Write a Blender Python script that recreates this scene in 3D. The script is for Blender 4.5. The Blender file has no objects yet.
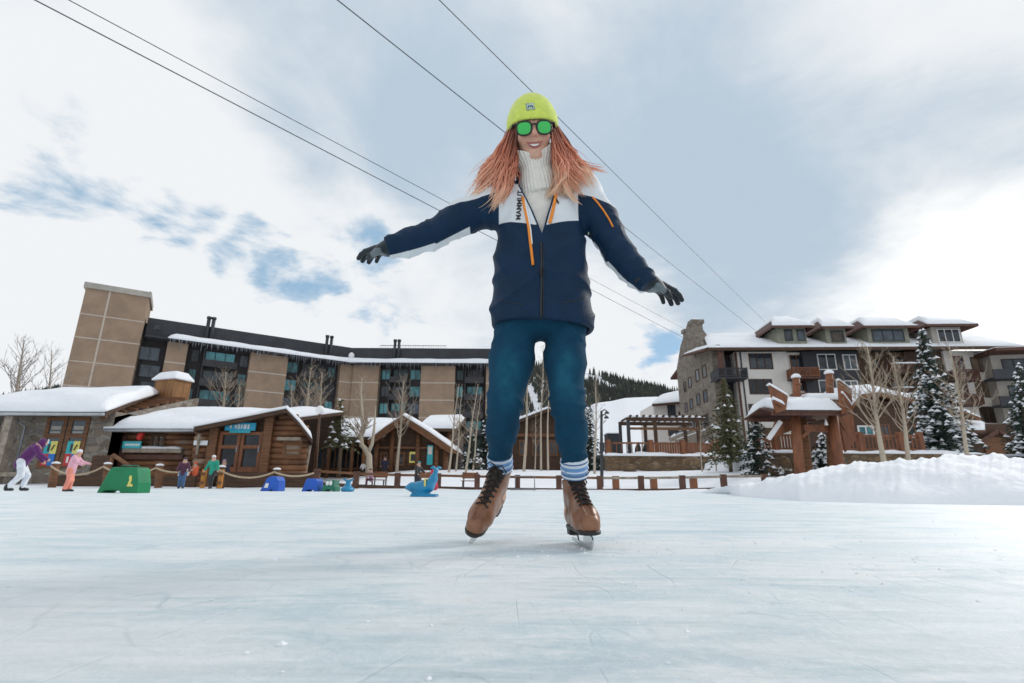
import bpy, bmesh, math, random
import numpy as np
from mathutils import Vector, Matrix
R = math.radians
SC = bpy.context.scene
COL = SC.collection
rnd = random.Random(11)

# ------------------------------------------------------------------ camera model
PITCH, ROLL, FOC, CAMH = R(15.53), R(0.35), 520.0, 0.19
def ray(px, py):
    a, b = (px-512)/FOC, (341.5-py)/FOC
    x = a*math.cos(ROLL)-b*math.sin(ROLL); y = a*math.sin(ROLL)+b*math.cos(ROLL)
    return x, math.cos(PITCH)-math.sin(PITCH)*y, math.sin(PITCH)+math.cos(PITCH)*y
def P(px, py, Y):
    x, f, u = ray(px, py); t = Y/f
    return Vector((x*t, Y, CAMH+u*t))
def G(px, py, z=0.0):
    x, f, u = ray(px, py); t = (z-CAMH)/u
    return Vector((x*t, f*t, z))
cam = bpy.data.cameras.new('camera'); co = bpy.data.objects.new('camera', cam); COL.objects.link(co)
co.matrix_world = (Matrix.Translation((0, 0, CAMH)) @ Matrix.Rotation(R(90)+PITCH, 4, 'X') @ Matrix.Rotation(ROLL, 4, 'Z'))
cam.sensor_width = 36; cam.lens = FOC/1024*36; cam.clip_start = .02; cam.clip_end = 6000
cam.dof.use_dof = True; cam.dof.focus_distance = 1.9; cam.dof.aperture_fstop = 8
SC.camera = co

# ------------------------------------------------------------------ objects
def obj(name, me, mats, parent=None, origin=None, smooth=False):
    if origin is None: origin = parent['_o'] if parent is not None and '_o' in parent else (0, 0, 0)
    o = bpy.data.objects.new(name, me)
    for m in (mats if isinstance(mats, (list, tuple)) else [mats]): me.materials.append(m)
    if parent is not None: o.parent = parent
    COL.objects.link(o)
    return o
def tag(o, label, cat, group=None):
    o['label'] = label; o['category'] = cat
    if group: o['group'] = group
    return o
ORI = {}
def thing(name, label, cat, loc=(0, 0, 0), group=None):
    o = bpy.data.objects.new(name, None); COL.objects.link(o); o.location = loc
    o.empty_display_size = .1
    ORI[o.name] = Vector(loc)
    return tag(o, label, cat, group)
def origin_of(p):
    v = Vector((0, 0, 0))
    while p is not None:
        v = v + Vector(p.location); p = p.parent
    return v

class MB:
    def __init__(s): s.v = []; s.f = []; s.m = []; s.at = None
    def add(s, vs, fs, mi=0):
        k = len(s.v); s.v += [tuple(v) for v in vs]
        for f in fs: s.f.append(tuple(i+k for i in f)); s.m.append(mi)
    def box(s, a, b, mi=0, M=None):
        x0, y0, z0 = a; x1, y1, z1 = b
        vs = [Vector(p) for p in ((x0,y0,z0),(x1,y0,z0),(x1,y1,z0),(x0,y1,z0),(x0,y0,z1),(x1,y0,z1),(x1,y1,z1),(x0,y1,z1))]
        if M is not None: vs = [M @ v for v in vs]
        s.add(vs, ((0,3,2,1),(4,5,6,7),(0,1,5,4),(1,2,6,5),(2,3,7,6),(3,0,4,7)), mi)
    def beam(s, a, b, w, h, mi=0, up=(0, 0, 1)):
        a, b = Vector(a), Vector(b); d = (b-a); L = d.length; d.normalize()
        r = d.cross(Vector(up)); 
        if r.length < 1e-4: r = d.cross(Vector((1, 0, 0)))
        r.normalize(); u = r.cross(d)
        M = Matrix(((r.x, d.x, u.x, a.x), (r.y, d.y, u.y, a.y), (r.z, d.z, u.z, a.z), (0, 0, 0, 1)))
        s.box((-w/2, 0, -h/2), (w/2, L, h/2), mi, M)
    def tube(s, pts, rad, n=6, mi=0, cap=True):
        pts = [Vector(p) for p in pts]
        if not isinstance(rad, (list, tuple)): rad = [rad]*len(pts)
        k0 = len(s.v); ref = None
        for i, p in enumerate(pts):
            t = (pts[min(i+1, len(pts)-1)]-pts[max(i-1, 0)])
            t = t.normalized() if t.length > 1e-9 else Vector((0, 0, 1))
            if ref is None:
                ref = Vector((0, 0, 1)) if abs(t.z) < .9 else Vector((1, 0, 0))
            r = (ref-t*ref.dot(t)); r = r.normalized() if r.length > 1e-6 else t.orthogonal().normalized()
            ref = r; q = t.cross(r)
            for j in range(n):
                a = 2*math.pi*j/n
                s.v.append(tuple(p+(r*math.cos(a)+q*math.sin(a))*rad[i]))
        for i in range(len(pts)-1):
            for j in range(n):
                a = k0+i*n+j; b = k0+i*n+(j+1) % n
                s.f.append((a, b, b+n, a+n)); s.m.append(mi)
        if cap:
            s.f.append(tuple(k0+n-1-j for j in range(n))); s.m.append(mi)
            e = k0+(len(pts)-1)*n
            s.f.append(tuple(e+j for j in range(n))); s.m.append(mi)
    def prism(s, poly, ext, mi=0):
        """poly: world points (planar), ext: extrusion vector"""
        n = len(poly); e = Vector(ext); vs = [Vector(p) for p in poly]
        nrm = Vector((0, 0, 0))
        for i in range(n):
            nrm += vs[i].cross(vs[(i+1) % n])
        if nrm.dot(e) > 0: vs = vs[::-1]
        s.add(vs+[p+e for p in vs], [tuple(range(n)), tuple(range(2*n-1, n-1, -1))]+[(i, i+n, (i+1) % n+n, (i+1) % n) for i in range(n)], mi)
    def build(s, name, mats, parent=None, smooth=False, loc=None):
        me = bpy.data.meshes.new(name)
        o0 = origin_of(parent) if parent is not None else Vector(loc if loc is not None else (0, 0, 0))
        me.from_pydata([(v[0]-o0.x, v[1]-o0.y, v[2]-o0.z) for v in s.v], [], s.f)
        me.polygons.foreach_set('material_index', s.m)
        if smooth: me.polygons.foreach_set('use_smooth', [True]*len(s.f))
        me.update()
        o = obj(name, me, mats, parent)
        if parent is None and loc is not None: o.location = loc
        return o

# ------------------------------------------------------------------ signed distance surfaces
class Fld:  # numpy point block
    pass
def V3(p): return np.array([p[0], p[1], p[2]], float)
def smin(a, b, k):
    h = np.clip(.5+.5*(b-a)/k, 0, 1)
    return b*(1-h)+a*h-k*h*(1-h)
def smax(a, b, k): return -smin(-a, -b, k)
def cone(p, a, b, ra, rb):
    a, b = V3(a), V3(b); d = b-a; q = [p[i]-a[i] for i in range(3)]
    t = np.clip((q[0]*d[0]+q[1]*d[1]+q[2]*d[2])/max(d@d, 1e-12), 0, 1)
    return np.sqrt((q[0]-t*d[0])**2+(q[1]-t*d[1])**2+(q[2]-t*d[2])**2)-(ra+(rb-ra)*t)
def ell(p, c, r):
    k = np.sqrt(((p[0]-c[0])/r[0])**2+((p[1]-c[1])/r[1])**2+((p[2]-c[2])/r[2])**2)
    return (k-1)*min(r)
def chain(p, pts, k=.02):
    d = None
    for (a, ra), (b, rb) in zip(pts[:-1], pts[1:]):
        e = cone(p, a, b, ra, rb); d = e if d is None else smin(d, e, k)
    return d
def loft(p, rows, e=2.0):
    """rows: (z, cx, cy, rx, ry) ascending z"""
    z = np.array([r[0] for r in rows])
    I = [np.interp(p[2], z, [r[i] for r in rows]) for i in range(1, 5)]
    k = (np.abs((p[0]-I[0])/I[2])**e+np.abs((p[1]-I[1])/I[3])**e)**(1/e)
    d = (k-1)*np.minimum(I[2], I[3])
    return np.maximum(d, np.maximum(z[0]-p[2], p[2]-z[-1]))
def wob(p, s, sd=0.0):
    x, y, z = p[0]*s+sd, p[1]*s+sd*1.7, p[2]*s+sd*.6
    return (np.sin(x*1.3+1.7*np.sin(y*1.1+.3))+np.sin(y*1.7+1.3*np.sin(z*1.3+.8))+np.sin(z*1.5+1.6*np.sin(x*.9+2.1)))/3
def local(p, org, r, f, u):
    q = [p[i]-org[i] for i in range(3)]
    return [q[0]*a[0]+q[1]*a[1]+q[2]*a[2] for a in (r, f, u)]
def axis(lo, hi, h, fine=None):
    if fine is None: return np.arange(lo, hi+h, h)
    a, b, hf = fine
    return np.concatenate([np.arange(lo, a, h), np.arange(a, b, hf), np.arange(b, hi+h, h)])
def nets(f, xs, ys, zs):
    X = np.meshgrid(xs, ys, zs, indexing='ij'); sh = X[0].shape
    v = f([a.ravel() for a in X]).reshape(sh).astype(np.float64)
    ins = v < 0
    n = tuple(s-1 for s in sh)
    acc = np.zeros(n+(3,)); cnt = np.zeros(n)
    ax = (xs, ys, zs)
    for d in range(3):
        sl0 = [slice(None)]*3; sl1 = [slice(None)]*3
        sl0[d] = slice(0, -1); sl1[d] = slice(1, None)
        a, b = v[tuple(sl0)], v[tuple(sl1)]
        cr = (a < 0) != (b < 0)
        idx = np.argwhere(cr)
        if len(idx) == 0: continue
        va, vb = a[cr], b[cr]; t = va/(va-vb)
        pt = np.stack([ax[k][idx[:, k]] for k in range(3)], 1)
        pt[:, d] += t*(ax[d][idx[:, d]+1]-ax[d][idx[:, d]])
        o = [k for k in range(3) if k != d]
        for i in (0, 1):
            for j in (0, 1):
                c = idx.copy(); c[:, o[0]] -= i; c[:, o[1]] -= j
                ok = np.all((c >= 0) & (c < np.array(n)), 1)
                np.add.at(acc, tuple(c[ok].T), pt[ok]); np.add.at(cnt, tuple(c[ok].T), 1)
    act = cnt > 0
    ids = -np.ones(n, int); ids[act] = np.arange(act.sum())
    verts = acc[act]/cnt[act][:, None]
    faces = []
    for d in range(3):
        o = [k for k in range(3) if k != d]
        sl0 = [slice(1, -1)]*3; sl1 = [slice(1, -1)]*3
        sl0[d] = slice(0, -1); sl1[d] = slice(1, None)
        a, b = ins[tuple(sl0)], ins[tuple(sl1)]
        idx = np.argwhere(a != b)
        if len(idx) == 0: continue
        s = a[a != b]
        g = idx.copy(); g[:, o[0]] += 1; g[:, o[1]] += 1
        def cell(i, j):
            c = g.copy(); c[:, o[0]] -= i; c[:, o[1]] -= j
            return ids[tuple(c.T)]
        q = np.stack([cell(1, 1), cell(0, 1), cell(0, 0), cell(1, 0)], 1)
        flip = s if d != 1 else ~s
        q[~flip] = q[~flip][:, ::-1]
        faces.append(q)
    return verts, np.concatenate(faces)
def sdf_obj(name, f, lo, hi, h, mats, parent=None, attrs=None, fine=None, loc=None, bake=None):
    fine = fine or (None, None, None)
    xs, ys, zs = (axis(lo[i]-2*h, hi[i]+2*h, h, fine[i]) for i in range(3))
    v, q = nets(f, xs, ys, zs)
    me = bpy.data.meshes.new(name)
    o0 = V3(origin_of(parent)) if parent is not None else V3(loc if loc is not None else (0, 0, 0))
    me.from_pydata((v-o0).tolist(), [], q.tolist())
    me.polygons.foreach_set('use_smooth', [True]*len(q))
    for k, fn in (attrs or {}).items():
        at = me.attributes.new(k, 'FLOAT', 'POINT')
        at.data.foreach_set('value', np.asarray(fn([v[:, 0], v[:, 1], v[:, 2]]), np.float32))
    me.update()
    o = obj(name, me, mats, parent)
    if parent is None and loc is not None: o.location = loc
    return o

# ------------------------------------------------------------------ materials
class NT:
    def __init__(s, m): s.t = m.node_tree; s.n = s.t.nodes; s.l = s.t.links
    def new(s, typ, ins=None, **kw):
        n = s.n.new(typ)
        for k, v in kw.items(): setattr(n, k, v)
        for k, v in (ins or {}).items():
            if hasattr(v, 'is_linked') or hasattr(v, 'links'): s.l.new(v, n.inputs[k])
            else: n.inputs[k].default_value = v
        return n
    def math(s, op, a, b=0.0, c=None, clamp=False):
        n = s.new('ShaderNodeMath', {0: a, 1: b}, operation=op)
        if c is not None:
            if hasattr(c, 'links'): s.l.new(c, n.inputs[2])
            else: n.inputs[2].default_value = c
        n.use_clamp = clamp
        return n.outputs[0]
    def mix(s, f, a, b, blend='MIX'):
        n = s.new('ShaderNodeMix', data_type='RGBA', blend_type=blend)
        for i, v in ((0, f), (6, a), (7, b)):
            if hasattr(v, 'links'): s.l.new(v, n.inputs[i])
            else: n.inputs[i].default_value = v if i == 0 else (tuple(v)+(1,) if len(v) == 3 else v)
        return n.outputs[2]
    def ramp(s, v, a, b):
        return s.new('ShaderNodeMapRange', {0: v, 1: a, 2: b}, interpolation_type='SMOOTHSTEP').outputs[0]
    def noise(s, vec, scale, detail=4, rough=.55, dist=0.0):
        return s.new('ShaderNodeTexNoise', {'Vector': vec, 'Scale': scale, 'Detail': detail, 'Roughness': rough, 'Distortion': dist}).outputs[0]
    def bump(s, h, dist, st=1.0, nrm=None):
        n = s.new('ShaderNodeBump', {'Height': h, 'Distance': dist, 'Strength': st})
        if nrm is not None: s.l.new(nrm, n.inputs['Normal'])
        return n.outputs[0]
def newmat(name):
    m = bpy.data.materials.new(name); m.use_nodes = True
    t = NT(m); b = t.n['Principled BSDF']
    tc = t.new('ShaderNodeTexCoord').outputs['Object']
    return m, t, b, tc
def setb(t, b, **kw):
    for k, v in kw.items():
        k = {'col': 'Base Color', 'rough': 'Roughness', 'metal': 'Metallic', 'nrm': 'Normal', 'spec': 'Specular IOR Level', 'sheen': 'Sheen Weight', 'coat': 'Coat Weight', 'sss': 'Subsurface Weight'}[k]
        if hasattr(v, 'links'): t.l.new(v, b.inputs[k])
        else: b.inputs[k].default_value = (tuple(v)+(1,)) if isinstance(v, (tuple, list)) and len(v) == 3 else v
def mat(name, c, rough=.6, var=.25, scale=6.0, bump=0.0, bscale=40.0, metal=0.0, spec=.5, sheen=0.0, stretch=None, coat=0.0):
    m, t, b, tc = newmat(name)
    if stretch is not None: tc = t.new('ShaderNodeMapping', {'Vector': tc, 'Scale': stretch}).outputs[0]
    n = t.noise(tc, scale, 6, .6)
    lo = tuple(x*(1-var) for x in c); hi = tuple(min(1, x*(1+var)) for x in c)
    setb(t, b, col=t.mix(t.ramp(n, .3, .7), lo, hi), rough=rough, metal=metal, spec=spec, sheen=sheen, coat=coat)
    if bump: setb(t, b, nrm=t.bump(t.noise(tc, bscale, 5, .6), bump))
    return m
M = {}
M['snow'] = mat('snow', (.84, .86, .90), .75, .03, .8, .05, 3.0, spec=.3)
M['concrete'] = mat('concrete', (.40, .37, .33), .9, .15, .7, .02, 9)
M['tan_wall'] = mat('tan_wall', (.31, .22, .155), .9, .12, .6, .01, 6)
M['tan_joint'] = mat('tan_joint', (.50, .43, .36), .9, .1)
M['charcoal'] = mat('charcoal', (.035, .037, .044), .7, .2, .5)
M['dark_wall'] = mat('dark_wall', (.030, .027, .028), .8, .25, .4)
M['balcony_grey'] = mat('balcony_grey', (.04, .038, .042), .7, .2, 1)
M['wood'] = mat('wood', (.17, .075, .032), .7, .35, 3, .004, 20, stretch=(.4, 1, 5))
M['wood_dark'] = mat('wood_dark', (.075, .038, .021), .75, .35, 3, .004, 20, stretch=(.4, 1, 5))
M['wood_red'] = mat('wood_red', (.20, .072, .030), .6, .3, 3, .004, 20, stretch=(1, 1, .4))
M['wood_red_dark'] = mat('wood_red_dark', (.095, .038, .024), .65, .3, 3, .004, 20)
M['wood_gold'] = mat('wood_gold', (.27, .125, .04), .65, .4, 2, .006, 12, stretch=(4, 4, .25))
M['wood_grey'] = mat('wood_grey', (.30, .25, .20), .8, .3, 4, .004, 20)
M['orange_board'] = mat('orange_board', (.55, .23, .04), .6, .2, 4)
M['stucco'] = mat('stucco', (.74, .71, .66), .9, .06, .5, .01, 12)
M['stucco_grey'] = mat('stucco_grey', (.40, .37, .33), .9, .1, .5, .01, 12)
M['olive'] = mat('olive', (.22, .22, .17), .8, .15, 2)
M['white_trim'] = mat('white_trim', (.72, .72, .70), .6, .06, 3)
M['metal_grey'] = mat('metal_grey', (.22, .23, .25), .4, .15, 4, metal=.6)
M['metal_dark'] = mat('metal_dark', (.03, .032, .036), .45, .2, 4)
M['gutter'] = mat('gutter', (.45, .47, .49), .4, .1, 2, metal=.4)
M['rope'] = mat('rope', (.46, .35, .24), .9, .2, 20)
M['cable'] = mat('cable', (.05, .055, .065), .5, .1)
M['bark_pale'] = None
M['bark_brown'] = mat('bark_brown', (.10, .075, .055), .9, .3, 6)
M['twig'] = mat('twig', (.36, .29, .22), .9, .25, 3)
M['twig_grey'] = mat('twig_grey', (.30, .27, .25), .9, .25, 3)
M['needle'] = mat('needle', (.026, .050, .036), .8, .5, 2)
M['needle_olive'] = mat('needle_olive', (.10, .105, .045), .8, .5, 2)
M['forest'] = mat('forest', (.050, .056, .046), .9, .5, .05)
M['sign_blue'] = mat('sign_blue', (.03, .38, .60), .5, .08, 2)
M['sign_teal'] = mat('sign_teal', (.03, .42, .48), .5, .08, 2)
M['poster_red'] = mat('poster_red', (.55, .03, .04), .5, .1, 3)
M['poster_yellow'] = mat('poster_yellow', (.75, .66, .18), .5, .1, 3)
M['poster_blue'] = mat('poster_blue', (.02, .18, .55), .5, .1, 3)
M['paint_white'] = mat('paint_white', (.8, .8, .8), .5, .04, 3)
M['red'] = mat('red', (.62, .03, .02), .5, .1, 3)
M['aid_green'] = mat('aid_green', (.0, .20, .075), .4, .12, 3)
M['aid_blue'] = mat('aid_blue', (.01, .10, .50), .4, .12, 3)
M['aid_teal'] = mat('aid_teal', (.01, .22, .42), .38, .15, 4)
M['aid_dgreen'] = mat('aid_dgreen', (.01, .16, .09), .4, .12, 3)
def glass_mat(name, c, rough=.06):
    m, t, b, tc = newmat(name)
    rn = t.new('ShaderNodeObjectInfo').outputs['Random']; n = t.math('ADD', t.math('MULTIPLY', t.noise(tc, .9, 3, .6), .6), t.math('MULTIPLY', rn, .45))  # base colour varies per pane, imitating uneven window reflections
    setb(t, b, col=t.mix(t.ramp(n, .3, .8), tuple(x*.3 for x in c), tuple(x*2.6 for x in c)), rough=rough, spec=.42)
    return m
M['glass'] = glass_mat('glass', (.035, .045, .055))
M['glass_teal_reflection'] = glass_mat('glass_teal_reflection', (.05, .17, .19))  # teal reflection painted as the pane's base colour
M['glass_warm'] = glass_mat('glass_warm', (.10, .075, .055))
def stone_mat(name, cols, scale, mort=(.30, .28, .26), bump=.05):
    m, t, b, tc = newmat(name)
    w = t.new('ShaderNodeVectorMath', {0: tc, 1: t.new('ShaderNodeVectorMath', {0: t.new('ShaderNodeTexNoise', {'Vector': tc, 'Scale': scale*.9, 'Detail': 2}).outputs[1], 1: (.25/scale,)*3}, operation='MULTIPLY').outputs[0]}, operation='ADD').outputs[0]
    mp = t.new('ShaderNodeMapping', {'Vector': w, 'Scale': (1, 1, 1.7)}).outputs[0]
    vo = t.new('ShaderNodeTexVoronoi', {'Vector': mp, 'Scale': scale})
    ve = t.new('ShaderNodeTexVoronoi', {'Vector': mp, 'Scale': scale}, feature='DISTANCE_TO_EDGE')
    cr = t.new('ShaderNodeValToRGB', {0: t.new('ShaderNodeSeparateColor', {0: vo.outputs['Color']}).outputs[0]})
    el = cr.color_ramp.elements
    while len(el) < len(cols): el.new(.5)
    for i, c in enumerate(cols): el[i].position = i/(len(cols)-1); el[i].color = tuple(c)+(1,)
    e = t.ramp(ve.outputs[0], .015, .07)
    fine = t.noise(tc, scale*6, 5, .65)
    c = t.mix(t.math('MULTIPLY', fine, .5), cr.outputs[0], (.05, .045, .04))
    setb(t, b, col=t.mix(e, mort, c), rough=.9, nrm=t.bump(t.math('ADD', e, t.math('MULTIPLY', fine, .4)), bump))
    return m
M['stone'] = stone_mat('stone', [(.16, .12, .09), (.34, .28, .22), (.24, .18, .13), (.42, .37, .31), (.20, .17, .15)], 2.2)
M['stone_tower'] = stone_mat('stone_tower', [(.17, .14, .115), (.31, .26, .21), (.23, .19, .155), (.37, .32, .27)], 1.5, (.26, .23, .20))
M['stone_brown'] = stone_mat('stone_brown', [(.15, .085, .04), (.30, .19, .10), (.20, .12, .06), (.34, .25, .15)], 2.0, (.16, .12, .09))
def log_mat():
    m, t, b, tc = newmat('log')
    sx = t.new('ShaderNodeSeparateXYZ', {0: tc})
    row = t.math('FLOOR', t.math('MULTIPLY', sx.outputs[2], 1/.29))
    v = t.new('ShaderNodeCombineXYZ', {0: t.math('MULTIPLY', sx.outputs[0], .22), 1: row, 2: 0.0}).outputs[0]
    n = t.noise(v, 1.7, 3, .6)
    g = t.noise(t.new('ShaderNodeMapping', {'Vector': tc, 'Scale': (.6, 1, 9)}).outputs[0], 4, 5, .6)
    c = t.mix(t.ramp(n, .32, .62), (.075, .034, .018), (.29, .13, .058))
    c = t.mix(t.math('MULTIPLY', t.ramp(n, .58, .72), .75), c, (.42, .36, .30))
    c = t.mix(t.math('MULTIPLY', t.ramp(g, .45, .7), .5), c, (.05, .03, .02))
    setb(t, b, col=c, rough=.8, nrm=t.bump(g, .01))
    return m
M['log'] = log_mat()
def bark_mat():
    m, t, b, tc = newmat('aspen_bark')
    mp = t.new('ShaderNodeMapping', {'Vector': tc, 'Scale': (1, 1, 3)}).outputs[0]
    n = t.noise(mp, 5, 5, .7); n2 = t.noise(tc, .9, 3)
    c = t.mix(n2, (.50, .43, .34), (.40, .33, .25))
    setb(t, b, col=t.mix(t.ramp(n, .60, .68), c, (.06, .05, .04)), rough=.85)
    return m
M['bark_pale'] = bark_mat()
# ------------------------------------------------------------------ sky, sun
SUN_AZ, SUN_EL = R(52), R(30)     # azimuth to the right of straight ahead
W = bpy.data.worlds.new('World'); SC.world = W; W.use_nodes = True
t = NT(W); bg = t.n['Background']; bg.inputs[1].default_value = .1
sky = t.new('ShaderNodeTexSky', sky_type='NISHITA', sun_disc=False, sun_elevation=SUN_EL, sun_rotation=SUN_AZ, air_density=1.0, dust_density=1.2, altitude=2900)
d = t.new('ShaderNodeTexCoord').outputs['Generated']
sp = t.new('ShaderNodeSeparateXYZ', {0: d})
zz = t.math('MAXIMUM', t.math('ADD', sp.outputs[2], .22), .05)
pl = t.new('ShaderNodeCombineXYZ', {0: t.math('DIVIDE', sp.outputs[0], zz), 1: t.math('DIVIDE', sp.outputs[1], zz), 2: 0.0}).outputs[0]
wn = t.new('ShaderNodeTexNoise', {'Vector': pl, 'Scale': 1.5, 'Detail': 6, 'Roughness': .6})
off = t.new('ShaderNodeVectorMath', {0: wn.outputs[1], 1: (.5, .5, .5)}, operation='SUBTRACT').outputs[0]
dw = t.new('ShaderNodeVectorMath', {0: d, 1: t.new('ShaderNodeVectorMath', {0: off, 1: (.34, .34, .26)}, operation='MULTIPLY').outputs[0]}, operation='ADD').outputs[0]
dw = t.new('ShaderNodeVectorMath', {0: dw}, operation='NORMALIZE').outputs[0]
def blob(px, py, r0, r1):
    v = Vector(ray(px, py)).normalized()
    dt = t.new('ShaderNodeVectorMath', {0: dw, 1: tuple(v)}, operation='DOT_PRODUCT').outputs[1]
    return t.ramp(dt, math.cos(R(r1)), math.cos(R(r0)))
def total(lst):
    o = None
    for (a, k) in lst:
        q = t.math('MULTIPLY', blob(*a), k); o = q if o is None else t.math('ADD', o, q)
    return o
nA = t.noise(pl, .9, 7, .55, .4); nB = t.noise(pl, 3.4, 9, .62, .5)
grey = total([((800, 170, 2, 24), .80), ((640, 120, 2, 20), .45), ((930, 200, 2, 16), .35), ((350, 40, 2, 20), .62), ((480, 140, 0, 16), .40), ((680, 250, 0, 14), .35), ((230, 120, 0, 10), .2)])
white = total([((960, 335, 2, 18), .75), ((960, 40, 2, 22), .8), ((110, 110, 2, 16), .7), ((90, 270, 3, 22), .8), ((330, 320, 3, 16), .6), ((600, 340, 2, 12), .7), ((520, 30, 0, 9), .3)])
g = t.math('ADD', t.math('SUBTRACT', grey, t.math('MULTIPLY', white, .75)), t.math('MULTIPLY', t.math('SUBTRACT', nA, .5), 1.3))
nC = t.noise(pl, 1.9, 8, .58, .9)
g = t.math('ADD', g, t.math('ADD', t.math('MULTIPLY', t.math('SUBTRACT', nB, .5), .8), t.math('MULTIPLY', t.math('SUBTRACT', nC, .5), 1.7)))
cl = t.mix(t.ramp(g, -.45, 1.0), (7.4, 7.6, 7.8), (4.15, 5.05, 5.95))
cl = t.mix(t.math('MULTIPLY', blob(965, 345, 0, 14), .8), cl, (11.5, 11.2, 10.7))
gap = total([((15, 172, 0, 4.6), .5), ((62, 190, 0, 4.6), .55), ((110, 212, 0, 4.6), .55), ((168, 222, 0, 4.6), .6), ((215, 238, 0, 5), .5), ((262, 258, 0, 4.6), .8), ((310, 285, 0, 4.6), .9), ((350, 298, 0, 5), .7), ((352, 232, 0, 4.6), .85), ((375, 244, 0, 4), .5), ((400, 320, 0, 4), .6), ((640, 352, 0, 5), .9), ((660, 357, 0, 4), .6), ((22, 100, 0, 5), .55), ((470, 2, 0, 4), .5), ((20, 320, 0, 3), .3)])
gp = t.ramp(t.math('ADD', gap, t.math('MULTIPLY', t.math('SUBTRACT', nB, .5), 3.0)), .50, 1.40)
gp = t.math('MULTIPLY', gp, .78)
blue = t.mix(.62, sky.outputs[0], (1.5, 4.0, 6.2))
t.l.new(t.mix(gp, cl, blue), bg.inputs[0])
sl = bpy.data.lights.new('sun', 'SUN'); so = bpy.data.objects.new('sun', sl); COL.objects.link(so)
sl.energy = 1.2; sl.angle = R(16); sl.color = (1, .95, .88)
sd = Vector((math.sin(SUN_AZ)*math.cos(SUN_EL), math.cos(SUN_AZ)*math.cos(SUN_EL), math.sin(SUN_EL)))
so.rotation_euler = (-sd).to_track_quat('-Z', 'Y').to_euler(); so.location = sd*200
SC.view_settings.view_transform = 'Standard'; SC.view_settings.look = 'None'; SC.view_settings.gamma = 1; SC.view_settings.exposure = 0.25
try: SC.view_settings.use_curve_mapping = False
except Exception: pass

# ------------------------------------------------------------------ ice, ground, hills
def sm(a, b, x):
    q = np.clip((x-a)/(b-a), 0, 1); return q*q*(3-2*q)
def nz(x, y, s=1.0, sd=0.0):
    x = x*s+sd; y = y*s+sd*1.3
    return (np.sin(x*1.1+1.3*np.sin(y*.8+.5))+np.sin(y*1.3+1.1*np.sin(x*.7+1.9))+.5*np.sin(x*2.7+y*2.1)+.5*np.sin(x*1.9-y*3.1+1))/3
def grid(name, xs, ys, zf, mats, smooth=True):
    X, Y = np.meshgrid(xs, ys, indexing='xy'); Z = zf(X, Y)
    n, k = X.shape
    me = bpy.data.meshes.new(name)
    i = np.arange(n*k).reshape(n, k)
    q = np.stack([i[:-1, :-1], i[:-1, 1:], i[1:, 1:], i[1:, :-1]], -1).reshape(-1, 4)
    me.from_pydata(np.stack([X.ravel(), Y.ravel(), Z.ravel()], 1).tolist(), [], q.tolist())
    me.polygons.foreach_set('use_smooth', [smooth]*len(q)); me.update()
    o = obj(name, me, mats); return o
def structure(o): o['kind'] = 'structure'; return o
def ice_mat():
    m, t, b, tc = newmat('ice')
    mp = lambda rot, sc, loc=(0, 0, 0): t.new('ShaderNodeMapping', {'Vector': tc, 'Rotation': (0, 0, rot), 'Scale': sc, 'Location': loc}).outputs[0]
    big = t.noise(tc, .45, 6, .62, .8)
    mid = t.noise(mp(.3, (1, 1.9, 1)), 2.1, 8, .66, .7)
    st = t.noise(mp(.5, (.8, 3.6, 1)), 1.6, 10, .72, .6)
    st2 = t.noise(mp(-.4, (1.4, 9, 1)), 2.6, 10, .74, .4)
    st3 = t.noise(mp(1.15, (1.2, 11, 1)), 2.3, 9, .74, .5)
    fine = t.noise(tc, 46, 8, .75)
    def lines(scale, wd, rot, sx):
        n = t.noise(mp(rot, (1, sx, 1), (rot*7, rot*3, rot*5)), scale, 2.2, .45, .35)
        return t.math('SUBTRACT', 1.0, t.ramp(t.math('ABSOLUTE', t.math('SUBTRACT', n, .5)), 0, wd))
    ln = None
    for k, (sc, wd, rot, sx) in enumerate(((1.4, .004, .4, .45), (1.1, .003, 1.7, .4), (2.6, .006, 2.6, .4), (2.1, .005, 3.5, .35), (3.6, .008, 5.1, .3), (3.1, .007, 4.2, .35))):
        q = t.math('MULTIPLY', lines(sc, wd, rot, sx), t.ramp(t.noise(mp(rot, (1, 1, 1), (k*3.1, 0, 0)), 2.6, 4, .6), .47, .66)); ln = q if ln is None else t.math('MAXIMUM', ln, q)
    c = t.mix(t.ramp(big, .30, .68), (.74, .83, .865), (.89, .915, .925))
    c = t.mix(t.math('MULTIPLY', t.ramp(mid, .45, .64), .70), c, (.56, .70, .76))
    c = t.mix(t.math('MULTIPLY', t.ramp(st, .49, .64), .62), c, (.48, .62, .69))
    c = t.mix(t.math('MULTIPLY', t.ramp(st2, .50, .68), .60), c, (.90, .925, .935))
    c = t.mix(t.math('MULTIPLY', t.ramp(st3, .53, .70), .45), c, (.57, .69, .74))
    c = t.mix(t.math('MULTIPLY', t.ramp(fine, .50, .70), .45), c, (.94, .95, .96))
    c = t.mix(t.math('MULTIPLY', ln, .32), c, (.45, .57, .63))
    h = t.math('ADD', t.math('MULTIPLY', fine, .8), t.math('SUBTRACT', t.math('ADD', st2, mid), t.math('MULTIPLY', ln, .35)))
    setb(t, b, col=c, rough=t.ramp(t.math('ADD', t.math('MULTIPLY', fine, .5), t.math('MULTIPLY', st2, .5)), .28, .72), nrm=t.bump(h, .007, .9), spec=.5)
    rr = t.new('ShaderNodeMapRange', {0: b.inputs['Roughness'].links[0].from_socket, 1: 0.0, 2: 1.0, 3: .22, 4: .62}).outputs[0]
    t.l.new(rr, b.inputs['Roughness'])
    return m
M['ice'] = ice_mat()
FY = 25.0  # the rink fence
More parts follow.
